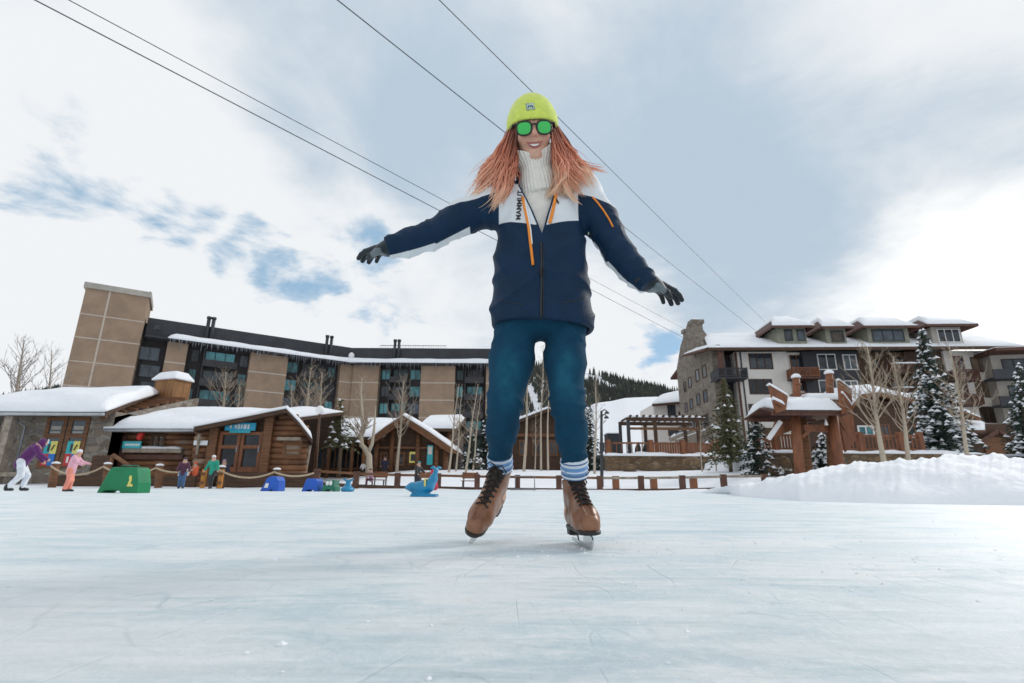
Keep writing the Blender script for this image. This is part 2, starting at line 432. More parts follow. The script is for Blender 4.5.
def gz(X, Y):
    X = np.asarray(X, float); Y = np.asarray(Y, float)
    lip = .10*sm(FY-1.6, FY+.6, Y)
    rise = 1.35*sm(FY+.8, 44, Y)
    far = .012*np.clip(Y-60, 0, 400)
    left = sm(-7, -13, X)
    rise = rise*(1-.62*left*(1-sm(34, 60, Y)))
    rise = rise+.55*sm(9, 13, X)*sm(19, 27, Y)*(1-sm(30, 44, Y))
    n = (.07*nz(X, Y, .9)+.03*nz(X, Y, 2.7, 3))*sm(FY-1.4, FY+1.5, Y)
    return -.03+lip+rise+far+n
def GZ(x, y): return float(gz(x, y))
structure(grid('ice_rink', np.linspace(-90, 90, 61), np.linspace(-30, 40, 41), lambda X, Y: 0*X, M['ice']))
def lin(a, b, n): return np.linspace(a, b, n)
structure(grid('snow_ground', np.concatenate([lin(-900, -60, 20), lin(-58, 58, 175), lin(60, 900, 20)]),
     np.concatenate([lin(FY-4, 46, 90), lin(48, 120, 30), lin(130, 1500, 20)]), gz, M['snow']))
structure(grid('snow_ground', lin(-900, 900, 5), lin(-900, -29, 5), lambda X, Y: -.03+0*X, M['snow']))
# snow bank on the right
basel = [G(690, 491.2), G(740, 496.5), G(800, 501), G(900, 504), G(1024, 505.5), G(1200, 508)]
basel[0].y = min(basel[0].y, 22)
topz = [(690, 490, .4), (713, 488.5, .7), (760, 481, 1.2), (789, 475, 1.4), (824, 467.5, 1.7), (857, 463, 1.9), (910, 462, 2.0), (957, 455.5, 2.0), (992, 457.5, 2.0), (1024, 460, 2.0), (1200, 466, 2)]
def bank():
    nx, ny = 420, 70
    px = np.linspace(690, 1200, nx)
    bx = np.interp(px, [690, 740, 800, 900, 1024, 1200], [p.x for p in basel]); by = np.interp(px, [690, 740, 800, 900, 1024, 1200], [p.y for p in basel])
    V = []
    for i in range(nx):
        dep = np.interp(px[i], [q[0] for q in topz], [q[2] for q in topz]); ty = np.interp(px[i], [q[0] for q in topz], [q[1] for q in topz])
        ty += .8*math.sin(px[i]*.21)*math.sin(px[i]*.067+1)+.4*math.sin(px[i]*.61)
        yr = by[i]+dep
        tp = P(px[i], ty, yr); zr = max(tp.z, .02); dx = tp.x-bx[i]
        ux, uy = dx/max(dep, .1), 1.0
        for j in range(ny):
            s = j/(ny-1)*3.2     # 0 base .. 1 ridge .. 3.2 far toe
            prof = (1-(1-s)**2)**.75 if s < 1 else .5+.5*math.cos(min((s-1)/2.2, 1)*math.pi)
            x = bx[i]+ux*dep*s; y = by[i]+dep*s
            z = zr*max(prof, 0)
            z *= float(1-sm(1090, 1198, px[i])); e = min(1, prof*2.5)*float(1-sm(1090, 1198, px[i]))
            z += e*zr*(.10*float(nz(x, y, 3.1))+.085*abs(float(nz(x, y, 7.3, 2)))+.045*abs(float(nz(x, y, 17, 4))))*(.4 if abs(s-1) < .25 else 1)
            V.append((x, y, z-.015))
    F = [(i*ny+j, (i+1)*ny+j, (i+1)*ny+j+1, i*ny+j+1) for i in range(nx-1) for j in range(ny-1)]
    mb = MB(); mb.add(V, F); structure(mb.build('snow_bank', M['snow'], smooth=True))
bank()
# hills: rows between a base line and a ridge line
def hill(name, base, ridge, m, n=120, k=40, amp=0.0, bow=1.25):
    """base, ridge: lists of world points (same parameter along)"""
    def res(l):
        l = [Vector(p) for p in l]; out = []
        for i in range(n):
            q = i/(n-1)*(len(l)-1); a = min(int(q), len(l)-2); out.append(l[a].lerp(l[a+1], q-a))
        return out
    b, r = res(base), res(ridge); V = []
    for i in range(n):
        for j in range(k):
            s = j/(k-1); p = b[i].lerp(r[i], s); p.z = b[i].z+(r[i].z-b[i].z)*s**bow
            p.z += amp*float(nz(p.x, p.y, .02))*s*(1-s)*2
            V.append(p)
    base_i = len(V)
    for i in range(n): V.append(r[i]+Vector((r[i].x*.3, r[i].y*.3, -r[i].z*.9)))
    F = [(i*k+j, (i+1)*k+j, (i+1)*k+j+1, i*k+j+1) for i in range(n-1) for j in range(k-1)]
    F += [(i*k+k-1, (i+1)*k+k-1, base_i+i+1, base_i+i) for i in range(n-1)]
    mb = MB(); mb.add(V, F); o = structure(mb.build(name, m, smooth=True))
    return V, n, k
hr = [(-500, 468), (-200, 440), (0, 395), (60, 384), (120, 392), (300, 380), (430, 366), (520, 360), (560, 362), (582, 366), (613, 374), (642, 381), (666, 386), (720, 394), (860, 412), (1024, 380), (1100, 372), (1500, 420)]
ridge = [P(x, y+5, 620) for x, y in hr]
basem = [Vector((p.x*.46, 250, 4)) for p in ridge]
HV, Hn, Hk = hill('mountain', basem, ridge, M['snow'], 200, 40, 4.0, 1.15)
sr = [(560, 418), (580, 410), (596, 403), (612, 401), (625, 398), (645, 397), (668, 396.5), (690, 396), (760, 402), (900, 420)]
hill('ski_slope', [Vector((P(x, 440, 120).x, 118, 2.3)) for x, y in sr], [P(x, y, 250) for x, y in sr], M['snow'], 90, 30, 1.0, 1.1)
# forest on the mountain
fm = MB()
fr = random.Random(5)
def proj(p):
    dpt = p[1]*math.cos(PITCH)+(p[2]-CAMH)*math.sin(PITCH); u = (p[2]-CAMH)*math.cos(PITCH)-p[1]*math.sin(PITCH)
    return 512+FOC*p[0]/dpt, 341.5-FOC*u/dpt
def run_mask(p):
    x, y = p.x, p.y   # two cleared runs on the mountain, in ground coordinates
    q, r_ = proj(p)
    for (x0, y0, x1, y1, w) in ((578, 368, 586, 378, 5), (584, 375, 600, 380, 3.2), (598, 380, 616, 387, 2.4), (528, 388, 538, 410, 4), (575, 395, 584, 400, 4), (20, 384, 40, 388, 2)):
        dx, dy = x1-x0, y1-y0; tt = max(0, min(1, ((q-x0)*dx+(r_-y0)*dy)/(dx*dx+dy*dy)))
        if math.hypot(q-x0-tt*dx, (r_-y0-tt*dy)) < w: return True
    return False
cntf = 0
while cntf < 24000:
    i = fr.random()*(Hn-1.001); j = (fr.random()**.8)*(Hk-1.001)
    a = HV[int(i)*Hk+int(j)]; b2 = HV[(int(i)+1)*Hk+int(j)+1]
    p = Vector((a[0]+(b2[0]-a[0])*(i % 1), a[1]+(b2[1]-a[1])*(j % 1), min(a[2], b2[2])+(abs(b2[2]-a[2]))*.5))
    cntf += 1
    q, _ = proj(p)
    if not (-60 < q < 90 or 480 < q < 720 or 980 < q < 1090) and fr.random() < .6: continue
    if run_mask(p): continue
    hgt = fr.uniform(4.5, 10)*(.75+.25*p.y/620); w = hgt*fr.uniform(.15, .24); k0 = len(fm.v)
    for lv in range(2):
        z0 = p.z-1+hgt*.42*lv; z1 = p.z+hgt*(.62+.4*lv); ww = w*(1-.42*lv); n5 = 5; k0 = len(fm.v); ph = fr.random()*6
        for q5 in range(n5): fm.v.append((p.x+ww*math.cos(ph+q5*2*math.pi/n5), p.y+ww*math.sin(ph+q5*2*math.pi/n5), z0))
        fm.v.append((p.x, p.y, z1))
        for q5 in range(n5): fm.f.append((k0+q5, k0+(q5+1) % n5, k0+n5)); fm.m.append(0)
fo = fm.build('mountain_forest', M['forest']); fo['kind'] = 'stuff'; tag(fo, 'dark conifer forest covering the distant mountain slopes', 'forest')

# shavings scraped from the ice by skate blades
ch = MB(); cr_ = random.Random(77)
for k in range(700):
    y = .45+7.5*cr_.random()**1.8; x = (cr_.random()-.5)*2.4*(y+.5); r_ = cr_.uniform(.0012, .0042)*(1.8 if cr_.random() < .06 else 1)
    if cr_.random() < .35: a_ = cr_.gauss(0, .25); x = .22-.5*(y-1.75)*a_+cr_.gauss(0, .12); y = 1.8+cr_.gauss(0, .35)
    a = cr_.random()*6.28; n5 = 5; ring = [(x+math.cos(a+i*1.2566)*r_*cr_.uniform(.7, 1.6), y+math.sin(a+i*1.2566)*r_*cr_.uniform(.7, 1.6), .0003) for i in range(n5)]
    ch.add(ring+[(x, y, r_*.9)], [(i, (i+1) % n5, n5) for i in range(n5)])
o = ch.build('ice_shavings', M['snow']); o['kind'] = 'stuff'; tag(o, 'fine white ice shavings scattered over the rink', 'ice shavings')
# ------------------------------------------------------------------ building helpers
class Fac:
    """vertical wall frame: u along the wall, n outward (to the camera side), z up"""
    def __init__(s, a, b):
        s.o = Vector((a[0], a[1], 0)); d = Vector((b[0]-a[0], b[1]-a[1], 0)); s.L = d.length; s.u = d.normalized(); s.n = Vector((s.u.y, -s.u.x, 0))
        s.M = Matrix(((s.u.x, s.n.x, 0, s.o.x), (s.u.y, s.n.y, 0, s.o.y), (0, 0, 1, 0), (0, 0, 0, 1)))
    def w(s, u, n, z): return s.o+s.u*u+s.n*n+Vector((0, 0, z))
    def uz(s, px, py, n=0.0):
        x, f, u = ray(px, py); o = s.o+s.n*n
        t = (o.x*s.n.x+o.y*s.n.y)/(x*s.n.x+f*s.n.y)
        q = Vector((x*t, f*t, 0))-o
        return q.dot(s.u), CAMH+u*t
    def rect(s, x0, y0, x1, y1, n=0.0):
        ym, xm = (y0+y1)/2, (x0+x1)/2
        return s.uz(x0, ym, n)[0], s.uz(x1, ym, n)[0], s.uz(xm, y1, n)[1], s.uz(xm, y0, n)[1]
    def box(s, mb, u0, u1, z0, z1, n0, n1, mi=0):
        M2 = s.M.copy()
        mb.box((u0, -n1, z0), (u1, -n0, z1), mi, M2 @ Matrix.Diagonal((1, -1, 1, 1)) if False else s._m())
    def _m(s):
        # local (u, -n, z) keeps a right-handed frame
        return Matrix(((s.u.x, -s.n.x, 0, s.o.x), (s.u.y, -s.n.y, 0, s.o.y), (0, 0, 1, 0), (0, 0, 0, 1)))
    def window(s, root, u0, u1, z0, z1, nx=2, nz=1, frame='wood_dark', glass='glass', fw=.09, n=0.0, name='window', split=None):
        f = MB(); pr = .07
        s.box(f, u0, u1, z0, z0+fw, n-.05, n+pr); s.box(f, u0, u1, z1-fw, z1, n-.05, n+pr)
        s.box(f, u0, u0+fw, z0+fw, z1-fw, n-.05, n+pr-.003); s.box(f, u1-fw, u1, z0+fw, z1-fw, n-.05, n+pr-.003)
        for i in range(1, nx):
            c = u0+(u1-u0)*i/nx; s.box(f, c-fw*.4, c+fw*.4, z0+fw, z1-fw, n-.05, n+pr-.006)
        for i in range(1, nz):
            c = z0+(z1-z0)*i/nz; s.box(f, u0+fw, u1-fw, c-fw*.35, c+fw*.35, n-.05, n+pr-.009)
        fo = f.build(name, M[frame], root)
        g = MB(); s.box(g, u0+.02, u1-.02, z0+.02, z1-.02, n-.04, n+.018); g.build('pane', M[glass], fo)
        return fo
def snow_slab(rows, th, name, parent=None, nx=48, ny=14, amp=.25, front=True, mat_='snow', loc=None):
    """rows: polylines (front .. back) of points with equal counts; a drift of snow lying on them"""
    rows = [[Vector(p) for p in r] for r in rows]
    def along(l, q):
        q *= len(l)-1; a = min(int(q), len(l)-2); return l[a].lerp(l[a+1], q-a)
    V = []; top = {}; bot = {}
    mb = MB()
    for j in range(ny+1):
        v = j/ny; q = v*(len(rows)-1); a = min(int(q), len(rows)-2)
        for i in range(nx+1):
            u = i/nx
            p = along(rows[a], u).lerp(along(rows[a+1], u), q-a)
            eu = min(u, 1-u)*nx; ev = (j if front else 99); ev = min(ev, ny-j)
            e = min(1, (min(eu, 3)/3))**.5*min(1, (min(ev, 3)/3))**.5 if True else 1
            h = th*(.18+.82*e)*(1+amp*float(nz(p.x, p.y, 1.1/max(th, .15)*.35, p.z)))
            top[i, j] = len(mb.v); mb.v.append((p.x, p.y, p.z+h))
            bot[i, j] = len(mb.v); mb.v.append(tuple(p))
    for j in range(ny):
        for i in range(nx):
            mb.f.append((top[i, j], top[i+1, j], top[i+1, j+1], top[i, j+1])); mb.m.append(0)
            mb.f.append((bot[i, j], bot[i, j+1], bot[i+1, j+1], bot[i+1, j])); mb.m.append(0)
    for i in range(nx):
        mb.f.append((top[i, 0], bot[i, 0], bot[i+1, 0], top[i+1, 0])); mb.m.append(0)
        mb.f.append((top[i+1, ny], bot[i+1, ny], bot[i, ny], top[i, ny])); mb.m.append(0)
    for j in range(ny):
        mb.f.append((top[0, j+1], bot[0, j+1], bot[0, j], top[0, j])); mb.m.append(0)
        mb.f.append((top[nx, j], bot[nx, j], bot[nx, j+1], top[nx, j+1])); mb.m.append(0)
    return mb.build(name, M[mat_], parent, smooth=True, loc=loc)
def slab(mb, rows, th, mi=0):
    """flat roof sheet under two polylines, thickness th downwards"""
    a, b = [[Vector(p) for p in r] for r in rows]; n = len(a); dz = Vector((0, 0, th))
    vs = a+b+[p-dz for p in a]+[p-dz for p in b]; F = []
    for i in range(n-1):
        F += [(i, i+1, n+i+1, n+i), (2*n+i, 3*n+i, 3*n+i+1, 2*n+i+1), (i, 2*n+i, 2*n+i+1, i+1), (n+i, n+i+1, 3*n+i+1, 3*n+i)]
    F += [(0, n, 3*n, 2*n), (n-1, 3*n-1, 4*n-1, 2*n-1)]
    mb.add(vs, F, mi)
def BX(mb, x0, y0, x1, y1, Y, dep, mi=0):
    a = P(x0, (y0+y1)/2, Y); b = P(x1, (y0+y1)/2, Y); c = P((x0+x1)/2, y1, Y); e = P((x0+x1)/2, y0, Y)
    mb.box((a.x, Y, c.z), (b.x, Y+dep, e.z), mi)
def railing(mb, a, b, z, h, n, w=.05, pick=True, mi=0):
    a, b = Vector((a[0], a[1], z)), Vector((b[0], b[1], z))
    up = Vector((0, 0, 1))
    mb.beam(a+up*h, b+up*h, w*1.6, w*1.2, mi); mb.beam(a+up*.12, b+up*.12, w, w, mi)
    for i in range(n+1):
        p = a.lerp(b, i/n); mb.beam(p, p+up*h, w*.6, w*.6, mi)
def icicles(mb, pts, lmin, lmax, step, r=.04):
    for a, b in zip(pts[:-1], pts[1:]):
        a, b = Vector(a), Vector(b); n = max(1, int((b-a).length/step))
        for i in range(n):
            p = a.lerp(b, (i+rnd.random())/n); L = rnd.uniform(lmin, lmax)*(.4+.6*rnd.random())
            mb.tube([p, p-Vector((0, 0, L*.5)), p-Vector((0, 0, L))], [r, r*.6, .005], 4)

# ------------------------------------------------------------------ big brown hotel on the left
ZT = 24.0
hA, hB, hC = G(150, 318.5, ZT), G(352, 348.5, ZT), G(508, 349.5, ZT)
root = thing('hotel_building', 'large brown mid-rise hotel with tan panels, dark windows and a tall slanting tower at left', 'hotel', (hB.x, hB.y, 0))
FL, FR = Fac(hA, hB), Fac(hB, hC)
zg = GZ(hB.x, hB.y)-1
for F, l in ((FL, FL.L), (FR, FR.L)):
    mb = MB(); F.box(mb, 0, l, zg, ZT-.4, -14, -.6); mb.build('wall', M['dark_wall'], root)
    mb = MB(); F.box(mb, -.2 if F is FL else .0, l+(.0 if F is FL else .4), ZT-3.0, ZT, -.9, .5); F.box(mb, 0, l, ZT-3.2, ZT-3.0, -.9, 2.0)
    mb.build('parapet', M['charcoal'], root)
u0 = FL.uz(169, 333)[0]
for F, a, b in ((FL, u0, FL.L+.4), (FR, -.4, FR.L+.4)):
    snow_slab([[F.w(a, 2.3, ZT-3.1), F.w((a+b)/2, 2.3, ZT-3.1), F.w(b, 2.3, ZT-3.1)], [F.w(a, .4, ZT-2.75), F.w((a+b)/2, .4, ZT-2.75), F.w(b, .4, ZT-2.75)]], .75, 'ledge_snow', root, 90, 8, .2)
    mb = MB(); icicles(mb, [F.w(a+.2, 2.15, ZT-3.1), F.w(b-.2, 2.15, ZT-3.1)], .5, 1.9, .32, .07); mb.build('icicle', M['metal_grey'], root)['kind'] = 'stuff'
def tanpanel(F, u0, u1, ztop, joints=True, mid=False):
    mb = MB(); F.box(mb, u0, u1, zg, ztop, -.6, .9, 0)
    z = ztop-.1-3.0
    while z > zg: F.box(mb, u0-.01, u1+.01, z-.09, z+.09, -.5, .93, 1); z -= 3.05
    if mid: c = (u0+u1)/2; F.box(mb, c-.1, c+.1, zg, ztop-.01, -.5, .935, 1)
    mb.build('wall_panel', [M['tan_wall'], M['tan_joint']], root)
p1 = FL.rect(165, 344, 186, 372); p2 = FL.rect(247, 353, 285, 400); p3 = FL.rect(337, 366, 352, 412); p3b = FR.rect(353, 366, 379, 412); p4 = FR.rect(421, 367, 455, 412); p5 = FR.rect(486, 367, 508, 412)
for F, q in ((FL, p1), (FL, p2), (FL, p3), (FR, p3b), (FR, p4), (FR, p5)):
    tanpanel(F, max(q[0], .02), q[1], ZT-3.3)
rows_z = [ZT-3.35-3.05*i for i in range(7)]
def bay(F, a, b, kind):
    for i, zt in enumerate(rows_z):
        if zt-2.6 < zg+1: continue
        if kind == 'w':
            F.window(root, a, b, zt-2.3, zt-.35, 2, 1, 'charcoal', 'glass_teal_reflection' if (i+int(a)) % 3 else 'glass', .1, -.55)
        else:
            F.window(root, a+.25, b-.25, zt-2.5, zt-.3, 3, 1, 'charcoal', 'glass_teal_reflection' if (i+int(a)) % 2 else 'glass', .12, -.55)
            mb = MB(); F.box(mb, a, b, zt-3.0, zt-2.82, -.6, .95); F.box(mb, a, b, zt-2.82, zt-1.95, .8, .9)
            F.box(mb, a, a+.15, zt-2.82, zt-.05, -.5, .78)
            mb.build('balcony', M['balcony_grey'], root)
def pxu(F, x, y): return F.uz(x, y)[0]
for x0, x1, k in ((188, 196, 'w'), (200, 235, 'b'), (238, 247, 'w'), (286, 298, 'w'), (301, 326, 'b'), (328, 336, 'w')): bay(FL, pxu(FL, x0, 375), pxu(FL, x1, 375), k)
for x0, x1, k in ((380, 389, 'w'), (390, 408, 'b'), (409, 420, 'w'), (456, 463, 'w'), (465, 484, 'b')): bay(FR, pxu(FR, x0, 385), pxu(FR, x1, 385), k)
for y0, y1 in ((325, 331), (346, 360), (364, 377), (381, 393)):
    a = FL.rect(139 if y0 > 340 else 153, y0, 160 if y0 > 340 else 161, y1); FL.window(root, a[0], a[1], a[2], a[3], 2, 1, 'charcoal', 'glass', .1, .52 if y0 < 340 else -.55)
# extend the dark wall left behind the tower
mb = MB(); FL.box(mb, -4.6, .0, zg, ZT-.6, -12, -.7); mb.build('wall', M['dark_wall'], root)
for x, F in ((204.5, FL), (209.5, FL), (325.5, FL), (330, FL), (396, FR), (400, FR)):
    u = pxu(F, x, 345); mb = MB(); mb.tube([F.w(u, .75, ZT-2.4), F.w(u, .75, ZT+1.15)], .26, 10); mb.tube([F.w(u, .75, ZT+1.15), F.w(u, .75, ZT+1.5)], .34, 10); mb.build('vent_pipe', M['charcoal'], root, True)
q = FR.w(.3, .9, ZT-1.6); sdf_obj('dish', lambda p: ell(p, q, (.55, .45, .65)), [q.x-.7, q.y-.7, q.z-.8], [q.x+.7, q.y+.7, q.z+.8], .12, M['paint_white'], root)
mb = MB(); railing(mb, FR.w(5, -.3, 0), FR.w(17, -.3, 0), ZT, .7, 26, .06); mb.build('roof_railing', M['metal_dark'], root)
# tower
tR = G(150, 292.5, 27.5)
best = None
for s_ in np.arange(3, 16, .05):
    q = Vector((tR.x-s_*math.cos(R(32)), tR.y-s_*math.sin(R(32)), 27.5))
    e = abs(proj(q)[0]-87)
    if best is None or e < best[0]: best = (e, q)
tL = best[1]; FT = Fac(tL, tR)
mb = MB(); FT.box(mb, 0, FT.L, zg, 26.7, -7.0, 0, 0)
z = 26.7-.2-3.6
while z > zg: FT.box(mb, -.02, FT.L+.02, z-.08, z+.08, -6.98, .03, 1); z -= 3.35
FT.box(mb, FT.L*.36, FT.L*.36+.22, zg, 26.69, -.5, .035, 1)
mb.build('tower_wall', [M['tan_wall'], M['tan_joint']], root)
mb = MB(); FT.box(mb, -.25, FT.L+.25, 26.7, 27.5, -7.2, .25); mb.build('tower_coping', M['concrete'], root)
mb = MB(); mb.tube([FT.w(FT.L-.3, -4, 27.5), FT.w(FT.L-.3, -4, 28.9)], .06, 6); FT.box(mb, FT.L-.55, FT.L-.05, 28.2, 28.5, -4.2, -3.9); mb.build('antenna', M['metal_dark'], root)

# ------------------------------------------------------------------ stone cottage, far left
Y = 29.0
a, b = P(-40, 470, Y), P(104, 470, Y); zb = -.3
root = thing('stone_cottage', 'low stone rink cottage with deep snow on its roof at far left', 'cottage', (a.x, Y, 0))
eL, eR = P(3, 409.5, Y-1.1), P(104, 412.5, Y-1.1)
zE = eR.z; wR = b.x
F = Fac((a.x, Y), (wR, Y)); rr = P(155, 393, Y+6.5)
mb = MB(); F.box(mb, F.uz(24, 450)[0], F.L, zb, zE+.2, -7.5, 0); F.box(mb, 0, F.uz(24, 450)[0], zb, zE+.1, -7.5, -1.6); mb.build('wall', M['stone'], root)
# roof planes: front slope up to a ridge, gable at the right
zr = rr.z; xr = rr.x
mb = MB(); slab(mb, [[(a.x-.5, Y-1.1, zE), (eR.x+.1, Y-1.1, zE)], [(a.x-.5, Y+6.5, zr), (xr, Y+6.5, zr)]], .22)
slab(mb, [[(a.x-.5, Y+6.5, zr), (xr, Y+6.5, zr)], [(a.x-.5, Y+13, zE), (xr, Y+13, zE)]], .22); mb.build('roof', M['wood_dark'], root)
snow_slab([[(a.x-.6, Y-1.25, zE), (a.x*.5+eR.x*.5, Y-1.25, zE), (eR.x+.15, Y-1.25, zE)], [(a.x-.6, Y+2.5, zE+(zr-zE)*.48), (a.x*.5+eR.x*.5, Y+2.5, zE+(zr-zE)*.48), (eR.x*.55+xr*.45, Y+2.5, zE+(zr-zE)*.48)], [(a.x-.6, Y+6.8, zr), (a.x*.5+xr*.5, Y+6.8, zr), (xr+.1, Y+6.8, zr)]], .62, 'roof_snow', root, 60, 18, .3)
mb = MB(); pts = [(wR, Y+.01, zb), (wR, Y+7.4, zb), (wR, Y+7.4, zE-.1+(zr-zE)*.95), (wR, Y, zE-.1)]
mb.prism(pts, (-.3, 0, 0)); mb.build('gable_wall', M['stone'], root)
mb = MB(); mb.tube([(a.x-.5, Y-1.22, zE-.12), (eR.x+.1, Y-1.22, zE-.12)], .09, 8)
mb.build('gutter', M['gutter'], root, True)
mb = MB(); q = P(7, 416, Y-1.15); mb.tube([(q.x, Y-1.15, zE-.15), (q.x+.5, Y-.5, zE-.7), (q.x+.5, Y-.45, zb)], .06, 8); mb.build('downpipe', M['metal_grey'], root, True)
for i in range(9):
    mb = MB(); s = i/8; y = Y-.6+7*s; z = zE+(zr-zE)*(y-Y+1.1)/7.6-.3; xx = eR.x+(xr-eR.x)*(y-Y+1.1)/7.6
    mb.beam((wR-.3, y, z-.1), (xx-.05, y, z+.02), .14, .2); mb.build('rafter_tail', M['wood'], root)
mb = MB(); q = P(2, 450, Y-1); mb.box((q.x-.2, Y-1.1, zb), (q.x+.2, Y-.7, zE-.2)); mb.build('porch_post', M['wood_grey'], root)
mb = MB(); q0, q1 = P(-12, 474, Y-.9), P(24, 474, Y-.9); mb.box((q0.x, Y-1, q0.z-.12), (q1.x, Y-.8, q0.z+.1)); mb.build('porch_rail', M['wood_grey'], root)
for x0, x1 in ((43, 63.5), (65.5, 86)):
    u = F.rect(x0, 417, x1, 468); F.window(root, u[0], u[1], u[2], u[3], 1, 1, 'wood', 'glass', .2, 0, 'window')
    zm = u[2]+(u[3]-u[2])*.62
    mb = MB(); F.box(mb, u[0]+.2, u[1]-.2, zm-.1, zm+.1, 0, .075); mb.build('transom', M['wood'], root)
    mb = MB(); F.box(mb, (u[0]+u[1])/2-.25, (u[0]+u[1])/2+.3, zm+.35, u[3]-.5, .0, .05); F.box(mb, (u[0]+u[1])/2-.25, (u[0]+u[1])/2+.3, zm+.15, zm+.25, 0, .055)
    mb.build('curtain', M['stucco_grey'], root)
    # poster: coloured rental notice standing against the glass
    pz0, pz1 = u[2]+.12, zm-.28; um = (u[0]+u[1])/2
    lb = 'coloured poster of turquoise, yellow, red and blue squares in the left cottage window' if x0 < 50 else 'coloured poster of turquoise and red squares in the right cottage window'
    pm = MB(); a0, a1 = u[0]+.22, u[1]-.22; zmm = pz0+(pz1-pz0)*.48
    F.box(pm, a0, um, zmm, pz1, .08, .11, 0); F.box(pm, um, a1, zmm, pz1, .08, .11, 1); F.box(pm, a0, um, pz0, zmm, .08, .11, 2); F.box(pm, um, a1, pz0, zmm, .08, .11, 3)
    F.box(pm, a0+.13, um-.1, pz0+.15, zmm-.15, .11, .12, 4)
    F.box(pm, a0+.2, a0+.32, zmm+.12, pz1-.15, .11, .12, 5)
    c0 = F.w(um+.1, .115, zmm+.18); c1 = F.w(a1-.12, .115, pz1-.2); pm.beam(c0, c1, .02, .12, 5, up=F.n)
    o = pm.build('window_poster', [M['sign_teal'], M['poster_yellow'], M['poster_red'], M['poster_blue'], M['paint_white'], M['metal_dark']], None, loc=tuple(F.w(um, .1, pz0)))
    tag(o, lb, 'poster', 'posters in the cottage windows')
# low timber counter at the cottage's right corner
mb = MB(); q0, q1 = P(85, 462, Y-.4), P(112, 462, Y-.4); mb.box((q0.x+.5, Y-.6, zb), (q1.x, Y-.4, P(100, 456, Y).z)); 
o = mb.build('timber_screen', M['wood_dark'], None, loc=(q0.x+1, Y-.5, 0)); tag(o, 'low brown timber screen at the corner of the stone cottage', 'screen')

# ------------------------------------------------------------------ log cabin with the blue sign
Y = 30.0; YB = 27.6
zb = 0.0
root = thing('log_cabin', 'weathered log ticket cabin with snowy roof, red framed glass door and blue sign', 'cabin', (P(230, 470, YB).x, YB, 0))
Fb = Fac((P(112, 470, Y).x, Y), (P(197, 470, Y).x, Y)); Ff = Fac((P(193, 470, YB).x, YB), (P(304, 470, YB).x, YB))
zeL = P(150, 429, Y-.9).z
# roof front edge and back edge
fr_ = [P(194, 427, YB-.9), P(240, 418, YB-.9), P(287, 408.5, YB-.9), P(300, 422, YB-.9), P(313, 439, YB-.9)]
zpk = fr_[2].z
SK = Vector((-3.4, 8.9, 0))
bk = [p+SK for p in fr_]
mb = MB(); slab(mb, [fr_, bk], .2); mb.build('gable_roof', M['wood_dark'], root)
snow_slab([[p+Vector((0, -.12, .0)) for p in fr_], bk], .34, 'gable_snow', root, 64, 16, .25)
rdg = P(150, 410, Y+5.0); L0, L1 = P(107, 429, Y-.9), P(196, 428, Y-.9)
mb = MB(); slab(mb, [[(L0.x, Y-.9, zeL), (L1.x+.6, Y-.9, zeL)], [(L0.x+.3, Y+5.5, rdg.z), (fr_[2].x, Y+5.5, rdg.z)]], .2); slab(mb, [[(L0.x+.3, Y+5.5, rdg.z), (fr_[2].x, Y+5.5, rdg.z)], [(L0.x, Y+11, zeL), (L1.x+4, Y+11, zeL)]], .2); mb.build('main_roof', M['wood_dark'], root)
snow_slab([[(L0.x-.1, Y-1.05, zeL), ((L0.x+L1.x)/2, Y-1.05, zeL), (L1.x+.5, Y-1.05, zeL)], [(L0.x+.3, Y+5.6, rdg.z), ((L0.x+L1.x)/2+1, Y+5.6, rdg.z), (fr_[2].x, Y+5.6, rdg.z)]], .5, 'main_snow', root, 60, 16, .35)
mb = MB(); mb.tube([(L0.x, Y-1.02, zeL-.1), (L1.x+.1, Y-1.02, zeL-.1)], .08, 8); mb.build('gutter', M['gutter'], root, True)
# log walls
def logs(F, u0, u1, z0, ztop, r=.155, n=0.0):
    """ztop: function of u giving the height of the wall"""
    mb = MB(); z = z0+r
    while True:
        us = [u for u in np.linspace(u0, u1, 60) if ztop(u) > z+r*.6]
        if len(us) < 2: break
        mb.tube([F.w(us[0]-rnd.uniform(0, .12), n, z), F.w(us[-1]+rnd.uniform(0, .12), n, z)], r, 10); z += r*1.87
    return mb
logs(Fb, 0, Fb.L, zb, lambda u: zeL+.15).build('log_wall', M['log'], root, True)
mb = MB(); Fb.box(mb, 0, Fb.L, zb, zeL+.1, -6, -.08); mb.build('wall_core', M['wood_dark'], root)
def gab(u):
    x = Ff.w(u, 0, 0).x; return float(np.interp(x, [p.x for p in fr_], [p.z for p in fr_]))-.1
ud0, ud1 = Ff.uz(219, 450)[0], Ff.uz(262, 450)[0]
logs(Ff, 0, ud0-.5, zb, gab).build('log_wall', M['log'], root, True)
logs(Ff, ud1+.3, Ff.L, zb, gab).build('log_wall', M['log'], root, True)
mb = MB(); poly = [Ff.w(0, -.1, zb), Ff.w(Ff.L, -.1, zb)]+[Ff.w(u, -.1, gab(u)) for u in np.linspace(Ff.L, 0, 20)]; mb.prism(poly, SK*.8); mb.build('gable_core', M['wood_dark'], root)
mb = MB()
for x0 in (214, 268):
    u = Ff.uz(x0, 450)[0]; mb = MB(); Ff.box(mb, u-.22, u+.22, zb, gab(u)-.02, .0, .3); mb.build('pilaster', M['wood'], root)
zt = Ff.uz(240, 432)[1]; zd = Ff.uz(240, 472)[1]
